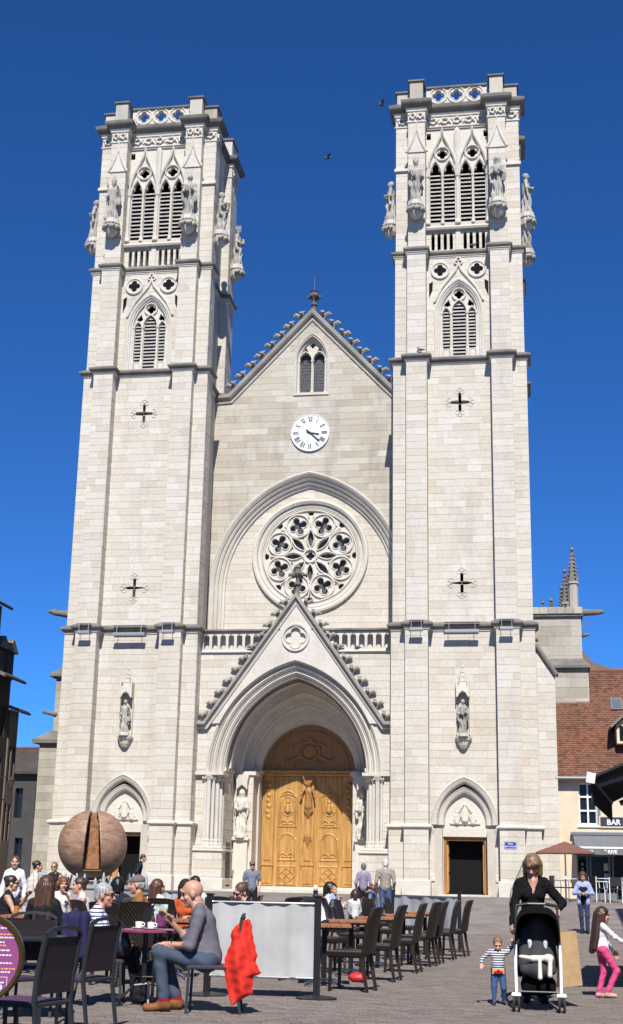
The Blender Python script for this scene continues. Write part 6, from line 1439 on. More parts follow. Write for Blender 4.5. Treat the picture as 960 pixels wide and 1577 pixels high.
arm_chair((9.82, -2.93), 20, 'steel armchair left of the table under the parasol', 'steel'); arm_chair((10.34, -2.95), 190, 'steel armchair right of the table under the parasol', 'steel')
arm_chair((11.14, -3.02), 30, 'white armchair with black seat left of the bar table'); arm_chair((11.63, -3.34), 110, 'white armchair with black back in front of the bar table')
# pigeons
pg_ = flat('pigeon_grey', (.10,.105,.12), .7, noise_amt=.4, nscale=30)
def pigeon(p, hd, label, fly=False):
    e = empty('pigeon', p, R(hd-90)); tag(e, label, 'bird', 'pigeons'); mb = MB()
    pr = [('e',(0,0,.10),(.055,.11,.055),0),('c',(0,.07,.12),(0,.12,.19),.035,.028,0),('e',(0,.13,.20),(.026,.032,.026),0),('c',(0,.155,.20),(0,.18,.195),.008,.004,0),('c',(0,-.09,.10),(0,-.20,.07),.03,.012,0)]
    if not fly: pr += [('c',(-.02,.0,.06),(-.02,.0,0),.01,.01,0),('c',(.02,.0,.06),(.02,.0,0),.01,.01,0)]
    sdf_add(mb, sdf_mesh(pr, .012, .02)); mb.build('body', pg_, e, smooth=True)
    if fly:
        for s in (-1,1): mb = MB(); mb.add([(s*.03,.06,.13),(s*.18,.08,.22),(s*.34,.0,.20),(s*.20,-.06,.20),(s*.04,-.06,.12),(s*.03,.06,.12),(s*.18,.08,.21),(s*.34,.0,.19),(s*.20,-.06,.19),(s*.04,-.06,.11)],[(0,1,2,3,4),(9,8,7,6,5),(0,5,6,1),(1,6,7,2),(2,7,8,3),(3,8,9,4)]); mb.build('wing', pg_, e)
pigeon((3.30,1.0,33.95), 200, 'pigeon flying beside the top of the right tower', True); pigeon((.62,3.0,32.7), 30, 'pigeon flying in the sky between the towers', True)
pigeon((5.05,-.05,21.92), 170, 'pigeon perched on the second cornice of the right tower'); pigeon((7.2,.42,26.68), 10, 'pigeon perched under the slits of the right tower'); pigeon((2.45,1.05,9.99), 200, 'pigeon resting on the balustrade right of the portal gable')

# ------------------------------------------------------------------ people
MC = {}
def cloth(c, rough=.8, kind=None):
    k = (c, rough, kind)
    if k in MC: return MC[k]
    if kind and kind[0] == 'stripe':                     # woven stripes: (other colour, stripes per metre, dark share)
        m, t, b = new_mat('striped_knit'); L = t.links; N = t.nodes.new; tc = N('ShaderNodeTexCoord'); sp = N('ShaderNodeSeparateXYZ'); L.new(tc.outputs['Object'], sp.inputs[0])
        mu = N('ShaderNodeMath'); mu.operation = 'MULTIPLY'; mu.inputs[1].default_value = kind[2]; L.new(sp.outputs['Z'], mu.inputs[0]); fr = N('ShaderNodeMath'); fr.operation = 'FRACT'; L.new(mu.outputs[0], fr.inputs[0])
        gt = N('ShaderNodeMath'); gt.operation = 'GREATER_THAN'; gt.inputs[1].default_value = 1-kind[3]; L.new(fr.outputs[0], gt.inputs[0])
        mx = N('ShaderNodeMix'); mx.data_type = 'RGBA'; mx.inputs['A'].default_value = (*c, 1); mx.inputs['B'].default_value = (*kind[1], 1); L.new(gt.outputs[0], mx.inputs['Factor']); L.new(mx.outputs['Result'], b.inputs['Base Color']); b.inputs['Roughness'].default_value = rough
    elif kind == 'lace':
        m = flat('black_lace', c, .9, noise_amt=.9, nscale=55, spec=.08)
    else: m = flat('cloth', c, rough, noise_amt=.10, nscale=14, bump=.25, bscale=240, spec=.25)
    MC[k] = m; return m
def skin_m(c=(.52,.30,.21)):
    k = ('skin', c)
    if k not in MC:
        m = flat('skin', c, .5, noise_amt=.10, nscale=30); m.node_tree.nodes['Principled BSDF'].inputs['Subsurface Weight'].default_value = .08; m.node_tree.nodes['Principled BSDF'].inputs['Subsurface Radius'].default_value = (.02,.008,.004); MC[k] = m
    return MC[k]
EYE = flat('eye_dark', (.03,.02,.018), .2); LIP = flat('lip', (.36,.12,.10), .45); GLS = flat('sunglasses', (.008,.008,.01), .12)
def hair_m(c):
    k = ('hair', c)
    if k not in MC:
        m, t, b = new_mat('hair'); L = t.links; N = t.nodes.new; tc = N('ShaderNodeTexCoord'); mp = N('ShaderNodeMapping'); mp.inputs['Scale'].default_value = (90,90,7); L.new(tc.outputs['Object'], mp.inputs['Vector'])
        nz = N('ShaderNodeTexNoise'); nz.inputs['Scale'].default_value = 1; nz.inputs['Detail'].default_value = 4; L.new(mp.outputs['Vector'], nz.inputs['Vector'])
        rp = N('ShaderNodeValToRGB'); rp.color_ramp.elements[0].position = .35; rp.color_ramp.elements[1].position = .7; rp.color_ramp.elements[0].color = (*[x*.45 for x in c], 1); rp.color_ramp.elements[1].color = (*[min(1, x*1.7) for x in c], 1); L.new(nz.outputs['Fac'], rp.inputs['Fac']); L.new(rp.outputs['Color'], b.inputs['Base Color'])
        bp = N('ShaderNodeBump'); bp.inputs['Strength'].default_value = .5; bp.inputs['Distance'].default_value = .005; L.new(nz.outputs['Fac'], bp.inputs['Height']); L.new(bp.outputs['Normal'], b.inputs['Normal']); b.inputs['Roughness'].default_value = .42; MC[k] = m
    return MC[k]
def hand_geo(bend, sc, spread=1.0):
    """right hand, wrist at the origin, fingers along +y, back of the hand +z, thumb to -x"""
    pr = [('c',(0,-.02,0),(0,.03,0),.026,.028,0),('c',(-.022,.035,0),(-.024,.075,0),.017,.014,0),('c',(.0,.03,0),(0,.08,0),.020,.015,0),('c',(.022,.035,-.002),(.026,.07,-.002),.017,.013,0)]
    for x, L in ((-.029,1.0),(-.010,1.1),(.010,1.03),(.028,.82)):
        p = np.array([x, .083-abs(x)*.25, 0.]); a = 0
        for l, r0, r1, b in ((.040,.0100,.0092,bend[0]),(.026,.0092,.0086,bend[1]),(.021,.0086,.007,bend[2])):
            a += b; q = p+np.array([x*.10*spread, math.cos(a), -math.sin(a)])*l*L; pr.append(('c', tuple(p), tuple(q), r0, r1, 0)); p = q
    t0 = np.array([-.026,.015,-.004]); t1 = np.array([-.055,.045,-.014]); t2 = np.array([-.060,.075,-.014-.02*bend[0]]); t3 = np.array([-.052,.098,-.018-.035*bend[0]])
    pr += [('c',tuple(t0),tuple(t1),.016,.012,0),('c',tuple(t1),tuple(t2),.012,.010,0),('c',tuple(t2),tuple(t3),.010,.008,0)]
    return sdf_mesh(pr, .0055, .008)
HANDS = {k: hand_geo(b, 1) for k, b in {'relax': (.30,.40,.25), 'grip': (.95,1.15,.7), 'flat': (.06,.08,.05)}.items()}
def ik(a, c, l1, l2, hint):
    a, c = np.array(a, float), np.array(c, float); d = c-a; L = np.linalg.norm(d)
    if L > (l1+l2)*.995: c = a+d/L*(l1+l2)*.995; d = c-a; L = np.linalg.norm(d)
    u = d/L; x = (l1*l1-l2*l2+L*L)/(2*L); h = math.sqrt(max(l1*l1-x*x, 0)); n = np.array(hint, float); n = n-u*(n@u); n /= np.linalg.norm(n)+1e-9
    return a+u*x+n*h, c
SH_ = (0, 1, 2, 3, 4, 5, 6, 7)
def person(label, pos, heading, H=1.70, pose='stand', top=(.3,.3,.3), legs=(.05,.06,.10), shoes=(.04,.03,.03), hair=('short',(.05,.035,.025)), sleeves='long', lean=0, wrists=None, hands=('relax','relax'), elbows=((-.4,-.8,-.4),(.4,-.8,-.4)), head=(0,0,0),
           skin=(.52,.30,.21), glasses=False, z=None, voxel=.018, legpose=None, build=1.0, fem=False, top_kind=None, face=True, collar=None, over=None, seat=.50, child=1.0, socks=None, extra=None, twist=0, sleeve_mat=None, coat=None):
    """one continuous body with its own pose; local +y is forward, +x the right-hand side"""
    s = H/1.75; e = empty('person', (pos[0], pos[1], gz(pos[1]) if z is None else z), R(heading-90)); tag(e, label, 'person')
    mats = [skin_m(skin), cloth(top, .8, top_kind), cloth(legs), cloth(shoes, .5), EYE, LIP, cloth(over) if over else cloth(top, .8, top_kind), cloth(socks) if socks else cloth(legs)]
    hs = child                                            # heads of children are larger for the body
    sit = pose == 'sit'; pz = (seat+.03)/s if sit else .93; c_, s_ = math.cos(lean), math.sin(lean)
    def T(x, y, zz): return (x*s, (y*c_+(zz)*s_)*s, (pz+zz*c_-y*s_)*s)             # torso frame from the pelvis
    b = build; pr = []; sw = .88 if fem else 1.0; TOP = 1; OUT = 6 if over else 1
    pr += [('e',T(0,-.01,.0),(.155*b*s*(1.04 if fem else 1),.115*b*s,.115*s),2 if not coat else OUT),('c',T(0,0,.06),T(0,.0,.20),.122*b*s,.125*b*s,OUT if not over else TOP),('e',T(0,.0,.33),(.155*b*s,.112*b*s,.17*s),OUT),('c',T(-.12*b*sw,-.005,.435),T(.12*b*sw,-.005,.435),.062*s,.062*s,OUT),('c',T(0,-.01,.10),T(0,-.02,.36),.115*b*s,.12*b*s,OUT)]
    if b > 1.05: pr.append(('e',T(0,.05,.14),(.14*b*s,.10*b*s,.13*s),TOP))
    if fem: pr += [('e',T(-.07,.085,.31),(.065*s,.055*s,.06*s),TOP),('e',T(.07,.085,.31),(.065*s,.055*s,.06*s),TOP)]
    if over:
        for sg in (-1,1): pr.append(('c',T(sg*.10,.06,.40),T(sg*.13,.07,-.08),.055*s,.06*s,6))
        pr.append(('c',T(-.08,-.07,.3),T(-.09,-.08,-.1),.10*s,.10*s,6)); pr.append(('c',T(.08,-.07,.3),T(.09,-.08,-.1),.10*s,.10*s,6))
    # shirt hem over the trousers
    pr.append(('c',T(0,0,.02),T(0,0,.08),.138*b*s,.13*b*s,TOP))
    # legs
    if legpose is None:
        legpose = (((-.10,.44,.56*s if False else None),) if False else None)
    for i, sg in enumerate((-1, 1)):
        hip = T(sg*.085,.0,-.02) if not sit else (sg*.09*s, .02*s, (pz-.02)*s)
        if legpose and legpose[i]: kn, an, toe = [tuple(c*s for c in q) for q in legpose[i]]
        elif sit: kn = (sg*.12*s,.43*s,(pz+.015)*s); an = (sg*.11*s,.42*s,.085*s); toe = (sg*.12*s,.57*s,.035*s)
        else: kn = (sg*.095*s,.02*s,.50*s); an = (sg*.095*s,-.02*s,.085*s); toe = (sg*.115*s,.13*s,.035*s)
        pr += [('c',hip,kn,.092*b*s,.066*b*s,2),('c',kn,tuple(np.array(kn)*.12+np.array(an)*.88),.064*b*s,.055*s,2),('c',tuple(np.array(kn)*.12+np.array(an)*.88),an,.05*s,.046*s,7 if socks else 2)]
        pr += [('c',(an[0],an[1]-.03*s,an[2]-.045*s),toe,.042*s,.038*s,3),('c',(an[0],an[1],an[2]-.02*s),(an[0],an[1]+.02*s,an[2]-.03*s),.048*s,.044*s,3)]
    # arms
    if wrists is None: wrists = ((-.23,.10,.86),(.23,.10,.86)) if not sit else ((-.14,.34,.70),(.14,.34,.70))
    HND = []
    for i, sg in enumerate((-1, 1)):
        sh = T(sg*.172*b*sw,-.01,.425); el, wr = ik(sh, [c*s for c in wrists[i]], .29*s, .265*s, elbows[i]); el = tuple(el); wr = tuple(wr)
        sm = 6 if over else 1; um = sm if sleeves != 'none' else 0; fm = sm if sleeves == 'long' else 0
        if sleeves == 'short':
            mid = tuple(np.array(sh)*.4+np.array(el)*.6); pr += [('c',sh,mid,.066*s*b,.062*s,sm),('c',mid,el,.042*s,.038*s,0)]
        elif sleeves == 'threequarter':
            mid = tuple(np.array(el)*.85+np.array(wr)*.15); pr += [('c',sh,el,.064*s*b,.054*s,sm),('c',el,mid,.052*s,.046*s,sm)]
        else: pr += [('c',sh,el,(.064 if um else .05)*s*b,(.052 if um else .040)*s,um)]
        pr += [('c',el,wr,(.050 if fm else .039)*s,(.036 if fm else .027)*s,fm if sleeves != 'threequarter' else 0)]
        d = np.array(wr)-np.array(el); d /= np.linalg.norm(d); HND.append((i, sg, np.array(wr), d))
    # neck and open collar
    nb = T(0,-.01,.47); hc = np.array(T(0,.035,.648)); pr += [('c',nb,tuple(hc+np.array([0,-.02*s,-.08*s])),.060*s*b,.054*s,0)]
    for sg in (-1,1): pr.append(('c',T(sg*.04,-.02,.50),T(sg*.14,-.015,.455),.045*s,.045*s,OUT))
    if collar == 'v': pr += [('c',T(0,.112,.345),T(0,.06,.47),.008*s,.046*s,0)]
    if extra: pr += extra(s, T)
    ph = rng.uniform(0, 6)
    def crease(G): x, y, zz = G[...,0]/s, G[...,1]/s, G[...,2]/s; return s*(.0045*np.sin(31*x+17*zz+ph)*np.sin(23*y-29*zz+ph)+.0028*np.sin(61*zz+44*x-38*y+ph)*np.sin(11*zz+17*x+ph))
    mb = MB(); sdf_add(mb, sdf_mesh(pr, voxel, .03*s, warp=crease))
    for i, sg, wr, d in HND:
        y = Vector(d); up = Vector((sg*.75,-.1,.65)) if abs(d[2]) > .6 else Vector((0,0,1)); x = y.cross(up).normalized(); zz = x.cross(y)
        A = Matrix((x, y, zz)).transposed().to_4x4(); sc = s*.98*(1.0 if child == 1 else 1.1); Sx = Matrix.Diagonal((sc*(1 if sg > 0 else -1), sc, sc, 1))
        V_, Q_, m_ = HANDS[hands[i]]
        if sg < 0: Q_ = Q_[:, ::-1]
        sdf_add(mb, (V_, Q_, m_), Matrix.Translation(Vector(wr))@A@Sx)
    # head
    yaw, pit, rol = head; HM = Matrix.Translation(Vector(hc))@Matrix.Rotation(R(-yaw),4,'Z')@Matrix.Rotation(R(pit),4,'X')@Matrix.Rotation(R(rol),4,'Y')@Matrix.Scale(s*hs*1.05,4)
    hp = [('e',(0,-.012,.030),(.076,.098,.092),0),('e',(0,.028,-.045),(.058,.066,.075),0),('e',(0,.062,-.098),(.030,.030,.026),0),('c',(0,.086,.012),(0,.112,-.030),.011,.016,0),('c',(-.016,.096,-.034),(.016,.096,-.034),.009,.009,0),('e',(-.077,-.008,-.012),(.012,.024,.032),0),('e',(.077,-.008,-.012),(.012,.024,.032),0),
          ('e',(-.032,.082,.014),(.014,.009,.007),4),('e',(.032,.082,.014),(.014,.009,.007),4),('c',(-.048,.082,.034),(-.018,.090,.036),.008,.008,0),('c',(.048,.082,.034),(.018,.090,.036),.008,.008,0),('e',(0,.090,-.064),(.024,.010,.008),5),('e',(-.045,.06,-.03),(.022,.02,.022),0),('e',(.045,.06,-.03),(.022,.02,.022),0),('c',(0,-.03,-.07),(0,-.035,-.16),.052,.056,0)]
    sdf_add(mb, sdf_mesh(hp, .0075 if voxel < .015 else .010, .012), HM); mb.build('body', mats, e, smooth=True)
    st, hcol = hair; hh = []; sub = [('e',(0,.095,-.055),(.066,.075,.105),0)]; k = .02; vx = .009 if voxel < .015 else .013
    if st == 'short': hh = [('e',(0,-.022,.045),(.084,.100,.092),0),('e',(0,-.07,-.02),(.068,.045,.06),0)]
    elif st == 'crop': hh = [('e',(0,-.020,.042),(.081,.098,.090),0),('e',(0,-.07,-.03),(.066,.042,.06),0)]
    elif st == 'bob': hh = [('e',(0,-.015,.045),(.094,.112,.096),0),('c',(-.078,-.02,.02),(-.082,.0,-.10),.040,.032,0),('c',(.078,-.02,.02),(.082,.0,-.10),.040,.032,0),('c',(0,-.08,.0),(0,-.085,-.10),.065,.055,0),('c',(-.05,.085,.075),(.02,.10,.045),.028,.02,0)]
    elif st in ('long','xlong'):
        Lz = -.34 if st == 'long' else -.52
        hh = [('e',(0,-.02,.045),(.090,.106,.094),0),('c',(-.05,-.07,.0),(-.07,-.12,Lz),.062,.045,0),('c',(.05,-.07,.0),(.07,-.12,Lz),.062,.045,0),('c',(0,-.09,.0),(0,-.14,Lz-.04),.07,.05,0),('c',(-.078,-.01,.03),(-.088,-.02,-.20),.032,.03,0),('c',(.078,-.01,.03),(.088,-.02,-.20),.032,.03,0)]
    elif st == 'bun': hh = [('e',(0,-.02,.042),(.084,.100,.090),0),('e',(0,-.10,.065),(.045,.045,.045),0),('e',(0,-.07,-.02),(.066,.04,.05),0)]
    elif st == 'curly': hh = [('e',(0,-.02,.05),(.10,.115,.10),0)]+[('e',(.10*math.cos(a),-.02+.10*math.sin(a),-.03+.05*math.sin(a*3)),(.04,.04,.06),0) for a in [math.pi*(.9+1.2*i/8) for i in range(9)]]
    elif st == 'cap':
        hh = [('e',(0,-.035,.005),(.080,.085,.07),0),('e',(0,-.07,-.03),(.066,.042,.05),0)]
    elif st == 'bald': hh = []
    if hh:
        def strands(G): a = np.arctan2(G[...,1], G[...,0]); return .0022*np.sin(a*30+G[...,2]*6)+.0016*np.sin(a*17-G[...,2]*14)
        m2 = MB(); sdf_add(m2, sdf_mesh(hh, vx, k, subs=sub, warp=strands), HM); m2.build('hair', hair_m(hcol), e, smooth=True)
    if st == 'cap':
        m2 = MB(); sdf_add(m2, sdf_mesh([('e',(0,-.012,.062),(.088,.108,.075),0),('c',(-.04,.085,.052),(.04,.085,.052),.016,.016,0),('c',(-.03,.13,.040),(.03,.13,.040),.012,.012,0),('c',(0,.08,.05),(0,.145,.037),.016,.010,0)], .011, .02, clip=lambda G: .028-G[...,2]), HM); m2.build('cap', cloth((.16,.13,.12)), e, smooth=True)
    if glasses:
        m2 = MB(); pr2 = [('e',(-.036,.094,.010),(.028,.010,.020),0),('e',(.036,.094,.010),(.028,.010,.020),0),('c',(-.02,.10,.014),(.02,.10,.014),.005,.005,0),('c',(-.062,.085,.014),(-.082,-.01,.012),.006,.005,0),('c',(.062,.085,.014),(.082,-.01,.012),.006,.005,0)]
        sdf_add(m2, sdf_mesh(pr2, .007, .006), HM); m2.build('sunglasses', GLS, e, smooth=True)
    return e
JEANS = (.045,.075,.15); BLK = (.012,.012,.014)
# ---- the nearest tables
p = person('bald man in a grey sweatshirt and jeans seated facing left', (5.67, -36.19), 189, 1.78, 'sit', (.140,.130,.155), (.055,.076,.115), (.22,.09,.03), ('bald',BLK), 'threequarter', .22, ((-.13,.40,.63),(.12,.40,.84)), ('relax','flat'), head=(0,-14,0), skin=(.50,.265,.185), voxel=.0115, build=1.08, seat=.47, socks=(.28,.01,.03),
       legpose=(((-.12,.47,.56),(-.11,.40,.10),(-.12,.57,.04)),((.12,.44,.55),(.11,.30,.10),(.12,.46,.04))))
mb = MB(); mb.tube([(.0+.036*math.cos(a),.036*math.sin(a),0) for a in [i*math.pi/5 for i in range(11)]], .008, 6); o = mb.build('watch', BLK and M['bmetal'], p, loc=(-.145,.355,.66)); o.rotation_euler = (R(80),0,R(8))
person('grey-haired woman in a striped top and sunglasses seated facing right', (4.29, -35.66), 12, 1.64, 'sit', (.68,.70,.76), (.012,.013,.018), BLK, ('short',(.33,.33,.33)), 'long', .10, ((-.15,.32,.66),(.12,.36,.66)), head=(8,-4,0), skin=(.50,.25,.17), glasses=True, voxel=.0115, fem=True, build=1.05, top_kind=('stripe',(.03,.04,.16),26,.38), seat=.46,
       legpose=(((-.11,.46,.54),(-.09,.50,.09),(-.09,.66,.04)),((.11,.44,.54),(.10,.54,.09),(.10,.70,.04))))
hb = empty('handbag', (*(4.57, -35.77), .50)); tag(hb, 'slouchy black leather handbag on the lap of the striped woman', 'bag')
mb = MB(); sdf_add(mb, sdf_mesh([('e',(0,0,.12),(.15,.09,.14),0),('e',(.06,0,.06),(.12,.08,.10),0),('c',(-.1,0,.22),(.05,0,.30),.02,.02,0),('c',(.05,0,.30),(.12,0,.2),.02,.02,0)], .016, .05, warp=lambda G: .008*np.sin(G[...,0]*45+G[...,2]*30))); mb.build('bag_body', flat('black_leather', (.014,.017,.024), .3, noise_amt=.3), hb, smooth=True)
person('woman with long brown hair in a black leather jacket seen from behind', (3.01, -33.74), 92, 1.68, 'sit', (.012,.012,.014), BLK, BLK, ('xlong',(.075,.035,.018)), 'long', .05, ((-.16,.34,.76),(.16,.34,.76)), voxel=.014, fem=True)
nc = empty('navy_sweater', (*(4.33, -36.36), 0)); tag(nc, 'navy blue cloth hung over a chair back by the striped woman', 'sweater'); mb = MB(); sdf_add(mb, sdf_mesh([('c',(-.10,0,.88),(.10,0,.88),.05,.05,0),('c',(-.07,-.03,.86),(-.08,-.04,.55),.06,.07,0),('c',(.08,-.03,.86),(.08,-.04,.52),.06,.07,0),('c',(0,.04,.86),(0,.05,.6),.08,.08,0)], .016, .05, warp=lambda G: .012*np.sin(G[...,0]*50+G[...,2]*7))); mb.build('folds', cloth((.022,.018,.07)), nc, smooth=True)
person('dark-haired woman in a black vest raising a hand, far left table', (0.69, -29.06), 20, 1.66, 'sit', BLK, BLK, BLK, ('bun',(.03,.018,.012)), 'none', .05, ((-.12,.34,1.02),(.16,.40,.78)), head=(0,-4,0), glasses=True, fem=True)
person('standing woman with tied hair in a white shirt behind the left tables', (-1.44, -23.33), 285, 1.68, 'stand', (.70,.71,.76), (.03,.04,.07), BLK, ('bun',(.10,.055,.03)), 'long', 0, fem=True)
person('person in a beige outfit walking right behind the left tables', (-2.11, -20.40), 30, 1.62, 'stand', (.52,.47,.40), (.55,.47,.38), BLK, ('bun',(.02,.015,.012)), 'long', .06, ((-.3,.05,.95),(.22,.25,.95)), fem=True, over=(.56,.51,.44), coat=True)
person('standing woman in a black top and dark glasses beside the fountain', (-2.69, -17.45), 270, 1.62, 'stand', BLK, (.05,.05,.06), BLK, ('bun',(.20,.12,.05)), 'none', 0, glasses=True, fem=True)
person('red-haired curly woman in white seated near the fountain', (0.53, -26.04), 300, 1.62, 'sit', (.66,.64,.62), BLK, BLK, ('curly',(.16,.06,.025)), 'none', .12, ((-.08,.30,.98),(.14,.34,.78)), fem=True)
person('woman with her hair up facing left in front of the fountain', (2.29, -30.01), 200, 1.66, 'sit', (.62,.60,.60), BLK, BLK, ('bun',(.05,.03,.02)), 'none', .10, fem=True)
person('black-haired person in a navy top in front of the granite ball', (2.12, -27.81), 110, 1.66, 'sit', (.014,.016,.035), BLK, BLK, ('bob',(.008,.007,.007)), 'long', .02)
person('man in a flat grey cap and ochre jacket facing left', (3.34, -30.65), 196, 1.74, 'sit', (.24,.115,.035), (.06,.06,.06), BLK, ('cap',(.30,.29,.28)), 'long', .04, head=(4,-2,0), skin=(.50,.27,.19), build=1.08)
person('woman with long brown hair and white top beyond the capped man', (2.85, -28.09), 60, 1.62, 'sit', (.70,.70,.70), BLK, BLK, ('long',(.085,.035,.018)), 'long', .05, head=(20,0,0), fem=True)
person('stooping person in navy at the open left door of the church', (-3.64, -6.97), 20, 1.58, 'stand', (.014,.016,.03), (.02,.02,.03), BLK, ('short',(.05,.03,.02)), 'long', .25, head=(0,-18,0))
person('woman in a sleeveless orange top behind the bald man', (3.91, -30.15), 268, 1.66, 'sit', (.46,.085,.03), BLK, BLK, ('bob',(.03,.014,.01)), 'none', .14, ((-.16,.36,.77),(.16,.36,.77)), fem=True)
person('dark-haired man in white behind the woman in orange', (3.16, -26.62), 120, 1.76, 'sit', (.62,.63,.68), BLK, BLK, ('short',(.02,.015,.012)), 'long', .02)
person('woman in dark glasses with a bun leaning over behind the canvas screen', (5.05, -30.77), 215, 1.66, 'sit', BLK, BLK, BLK, ('bun',(.10,.055,.035)), 'none', .30, ((-.12,.36,.80),(.14,.36,.80)), head=(-10,-26,-14), skin=(.58,.33,.24), glasses=True, fem=True, voxel=.015)
person('bearded man in a grey-blue polo and cap standing by the great door', (0.93, -10.78), 285, 1.70, 'stand', (.16,.18,.235), BLK, BLK, ('cap',(.2,.18,.16)), 'short', 0, glasses=True, build=1.05)
person('dark-haired mother in white seated with a baby', (5.25, -25.27), 20, 1.64, 'sit', (.74,.74,.75), BLK, BLK, ('bob',(.015,.01,.009)), 'long', .10, ((-.10,.28,.82),(.10,.32,.90)), fem=True)
person('baby in pale blue held by the dark-haired mother', (5.43, -25.54), 320, .72, 'sit', (.34,.40,.60), (.3,.35,.5), (.5,.5,.5), ('short',(.22,.12,.06)), 'long', 0, z=.70, seat=.12, child=1.45)
person('small child with dark hair in white seated at the second table', (5.68, -24.39), 100, 1.05, 'sit', (.62,.62,.62), (.05,.05,.07), BLK, ('bob',(.06,.03,.02)), 'long', 0, seat=.62, child=1.2)
person('standing woman in a mauve sweater with a shoulder strap seen from behind', (4.01, -9.26), 95, 1.58, 'stand', (.24,.215,.30), BLK, BLK, ('short',(.13,.13,.135)), 'long', 0, fem=True, build=1.08)
person('white-haired man in a beige jacket and jeans seen from behind', (4.76, -10.15), 92, 1.78, 'stand', (.30,.255,.225), (.055,.09,.20), BLK, ('short',(.55,.54,.53)), 'long', 0, build=1.15)
person('child in a bright blue top reaching up beside the standing couple', (5.40, -18.66), 190, 1.22, 'stand', (.045,.16,.50), (.05,.06,.1), BLK, ('bob',(.12,.045,.025)), 'long', .05, ((-.2,.22,1.5),(.24,.12,.95)), child=1.15)
person('young woman in a pale blue cardigan looking at her phone before the bar', (10.31, -12.38), 268, 1.64, 'stand', BLK, (.03,.045,.09), BLK, ('long',(.07,.04,.025)), 'long', .02, ((-.06,.26,1.12),(.06,.26,1.12)), ('grip','grip'), head=(0,-24,0), fem=True, over=(.30,.35,.55), voxel=.015, elbows=((-.9,-.4,-.5),(.9,-.4,-.5)),
       legpose=(((-.09,.06,.50),(-.09,.0,.09),(-.10,.15,.04)),((.08,.0,.49),(.06,-.10,.10),(.07,.05,.04))))
ph_ = empty('mobile_phone', (*(10.30, -12.68), 1.16)); tag(ph_, 'dark mobile phone held by the young woman in blue', 'phone'); mb = MB(); mb.bev(-.04,.04,-.006,.006,-.06,.08,.003); mb.build('case', M['bmetal'], ph_)
# ---- the woman with the pushchair, the toddler and the girl
WP = (8.94, -33.80)
person('woman with a blond bob in a black lace blouse behind the pushchair', WP, 274, 1.67, 'stand', (.010,.010,.011), (.012,.012,.014), BLK, ('bob',(.19,.115,.055)), 'long', .10, ((-.27,.34,1.06),(.27,.30,.88)), ('grip','grip'), head=(14,-30,-4), skin=(.50,.27,.20), voxel=.0115, fem=True, collar='v', build=1.04, elbows=((-.7,-.5,-.3),(.6,-.7,-.2)), top_kind='lace')
td_ = person('toddler in a striped navy top and blue trousers holding a hand', (8.54, -34.25), 274, .71, 'stand', (.62,.63,.66), (.045,.085,.20), (.05,.05,.055), ('short',(.20,.115,.06)), 'long', .06, ((-.40,.16,1.68),(.46,.22,1.05)), ('grip','relax'), head=(0,-26,0), skin=(.56,.32,.23), voxel=.0095, child=1.45, build=1.28, top_kind=('stripe',(.018,.022,.06),40,.5), elbows=((-.5,-.8,.0),(.7,-.3,-.5)),
       legpose=(((-.14,.10,.44),(-.15,-.04,.10),(-.18,.12,.05)),((.12,.08,.46),(.12,.12,.09),(.15,.30,.05))))
mb = MB(); mb.plate(rect(-.066,.066,-.024,.026), [], .078, .084, lambda u, v, w_: (u*(1-.0), w_-u*u*3.2, v+.35)); mb.v = [(p[0], p[1], p[2]) for p in mb.v]; tk = mb.build('truck_patch', cloth((.62,.30,.07)), td_)
mb = MB(); mb.plate([(-.05,-.012),(.05,-.012),(.05,.006),(.02,.010),(.012,.024),(-.015,.024),(-.018,.008),(-.05,.006)], [], .085, .09, lambda u, v, w_: (-u, w_-u*u*3.2, v+.347)); mb.build('truck', cloth((.42,.012,.012)), tk)
for x in (-.03,.03): mb = MB(); mb.plate(circle(x,-.014,.010,14), [], .088, .093, lambda u, v, w_: (u, w_-x*x*3.2, v+.347)); mb.build('wheel', M['bmetal'], tk)
person('girl with long dark hair in a white top and pink leggings walking right', (9.75, -32.84), 14, 1.05, 'stand', (.72,.72,.76), (.62,.07,.20), (.62,.36,.32), ('xlong',(.045,.022,.014)), 'long', .02, ((-.12,.30,.82),(.12,.48,1.02)), ('relax','relax'), head=(0,-6,0), skin=(.46,.25,.18), voxel=.0105, child=1.2, fem=False, build=1.0,
       legpose=(((-.09,.05,.50),(-.09,-.06,.09),(-.10,.10,.04)),((.10,.26,.52),(.08,.06,.11),(.09,.22,.05))))
# ---- pushchair
SP = (8.98, -34.69); st = empty('pushchair', (SP[0], SP[1], 0), R(270-90)); tag(st, 'black pushchair with white frame tubes seen from the front', 'pushchair')
blk = flat('black_canvas', (.006,.006,.007), .95, spec=.05); dgr = flat('charcoal_canvas', (.035,.036,.040), .85, bump=.3, bscale=200); wal = flat('white_tube', (.78,.79,.80), .25)
mb = MB(); V = []; n = 14; prof = [(.27,-.08,.72),(.245,.02,.80),(.24,.10,.92)]
rows_ = 9
for k, dd in ((0,0),(1,.012)):
    for i in range(rows_):
        a = i/(rows_-1)                                    # hood ribs fan from the back to the front
        yy = -.22+.52*a; zt = 1.06-.13*(a-.55)**2*2.2; zb = .72-.02*a
        for j in range(n+1):
            th = math.pi*j/n; V.append(((.235-dd)*math.copysign(abs(math.cos(th))**.55, math.cos(th)), yy, zb+(zt-dd-zb)*abs(math.sin(th))**.62))
F_ = []; q = rows_*(n+1)
for i in range(rows_-1):
    for j in range(n): a = i*(n+1)+j; F_ += [(a, a+1, a+n+2, a+n+1), (q+a, q+a+n+1, q+a+n+2, q+a+1)]
for i in (0, rows_-1):
    for j in range(n): a = i*(n+1)+j; F_.append((a, a+1, a+1+q, a+q))
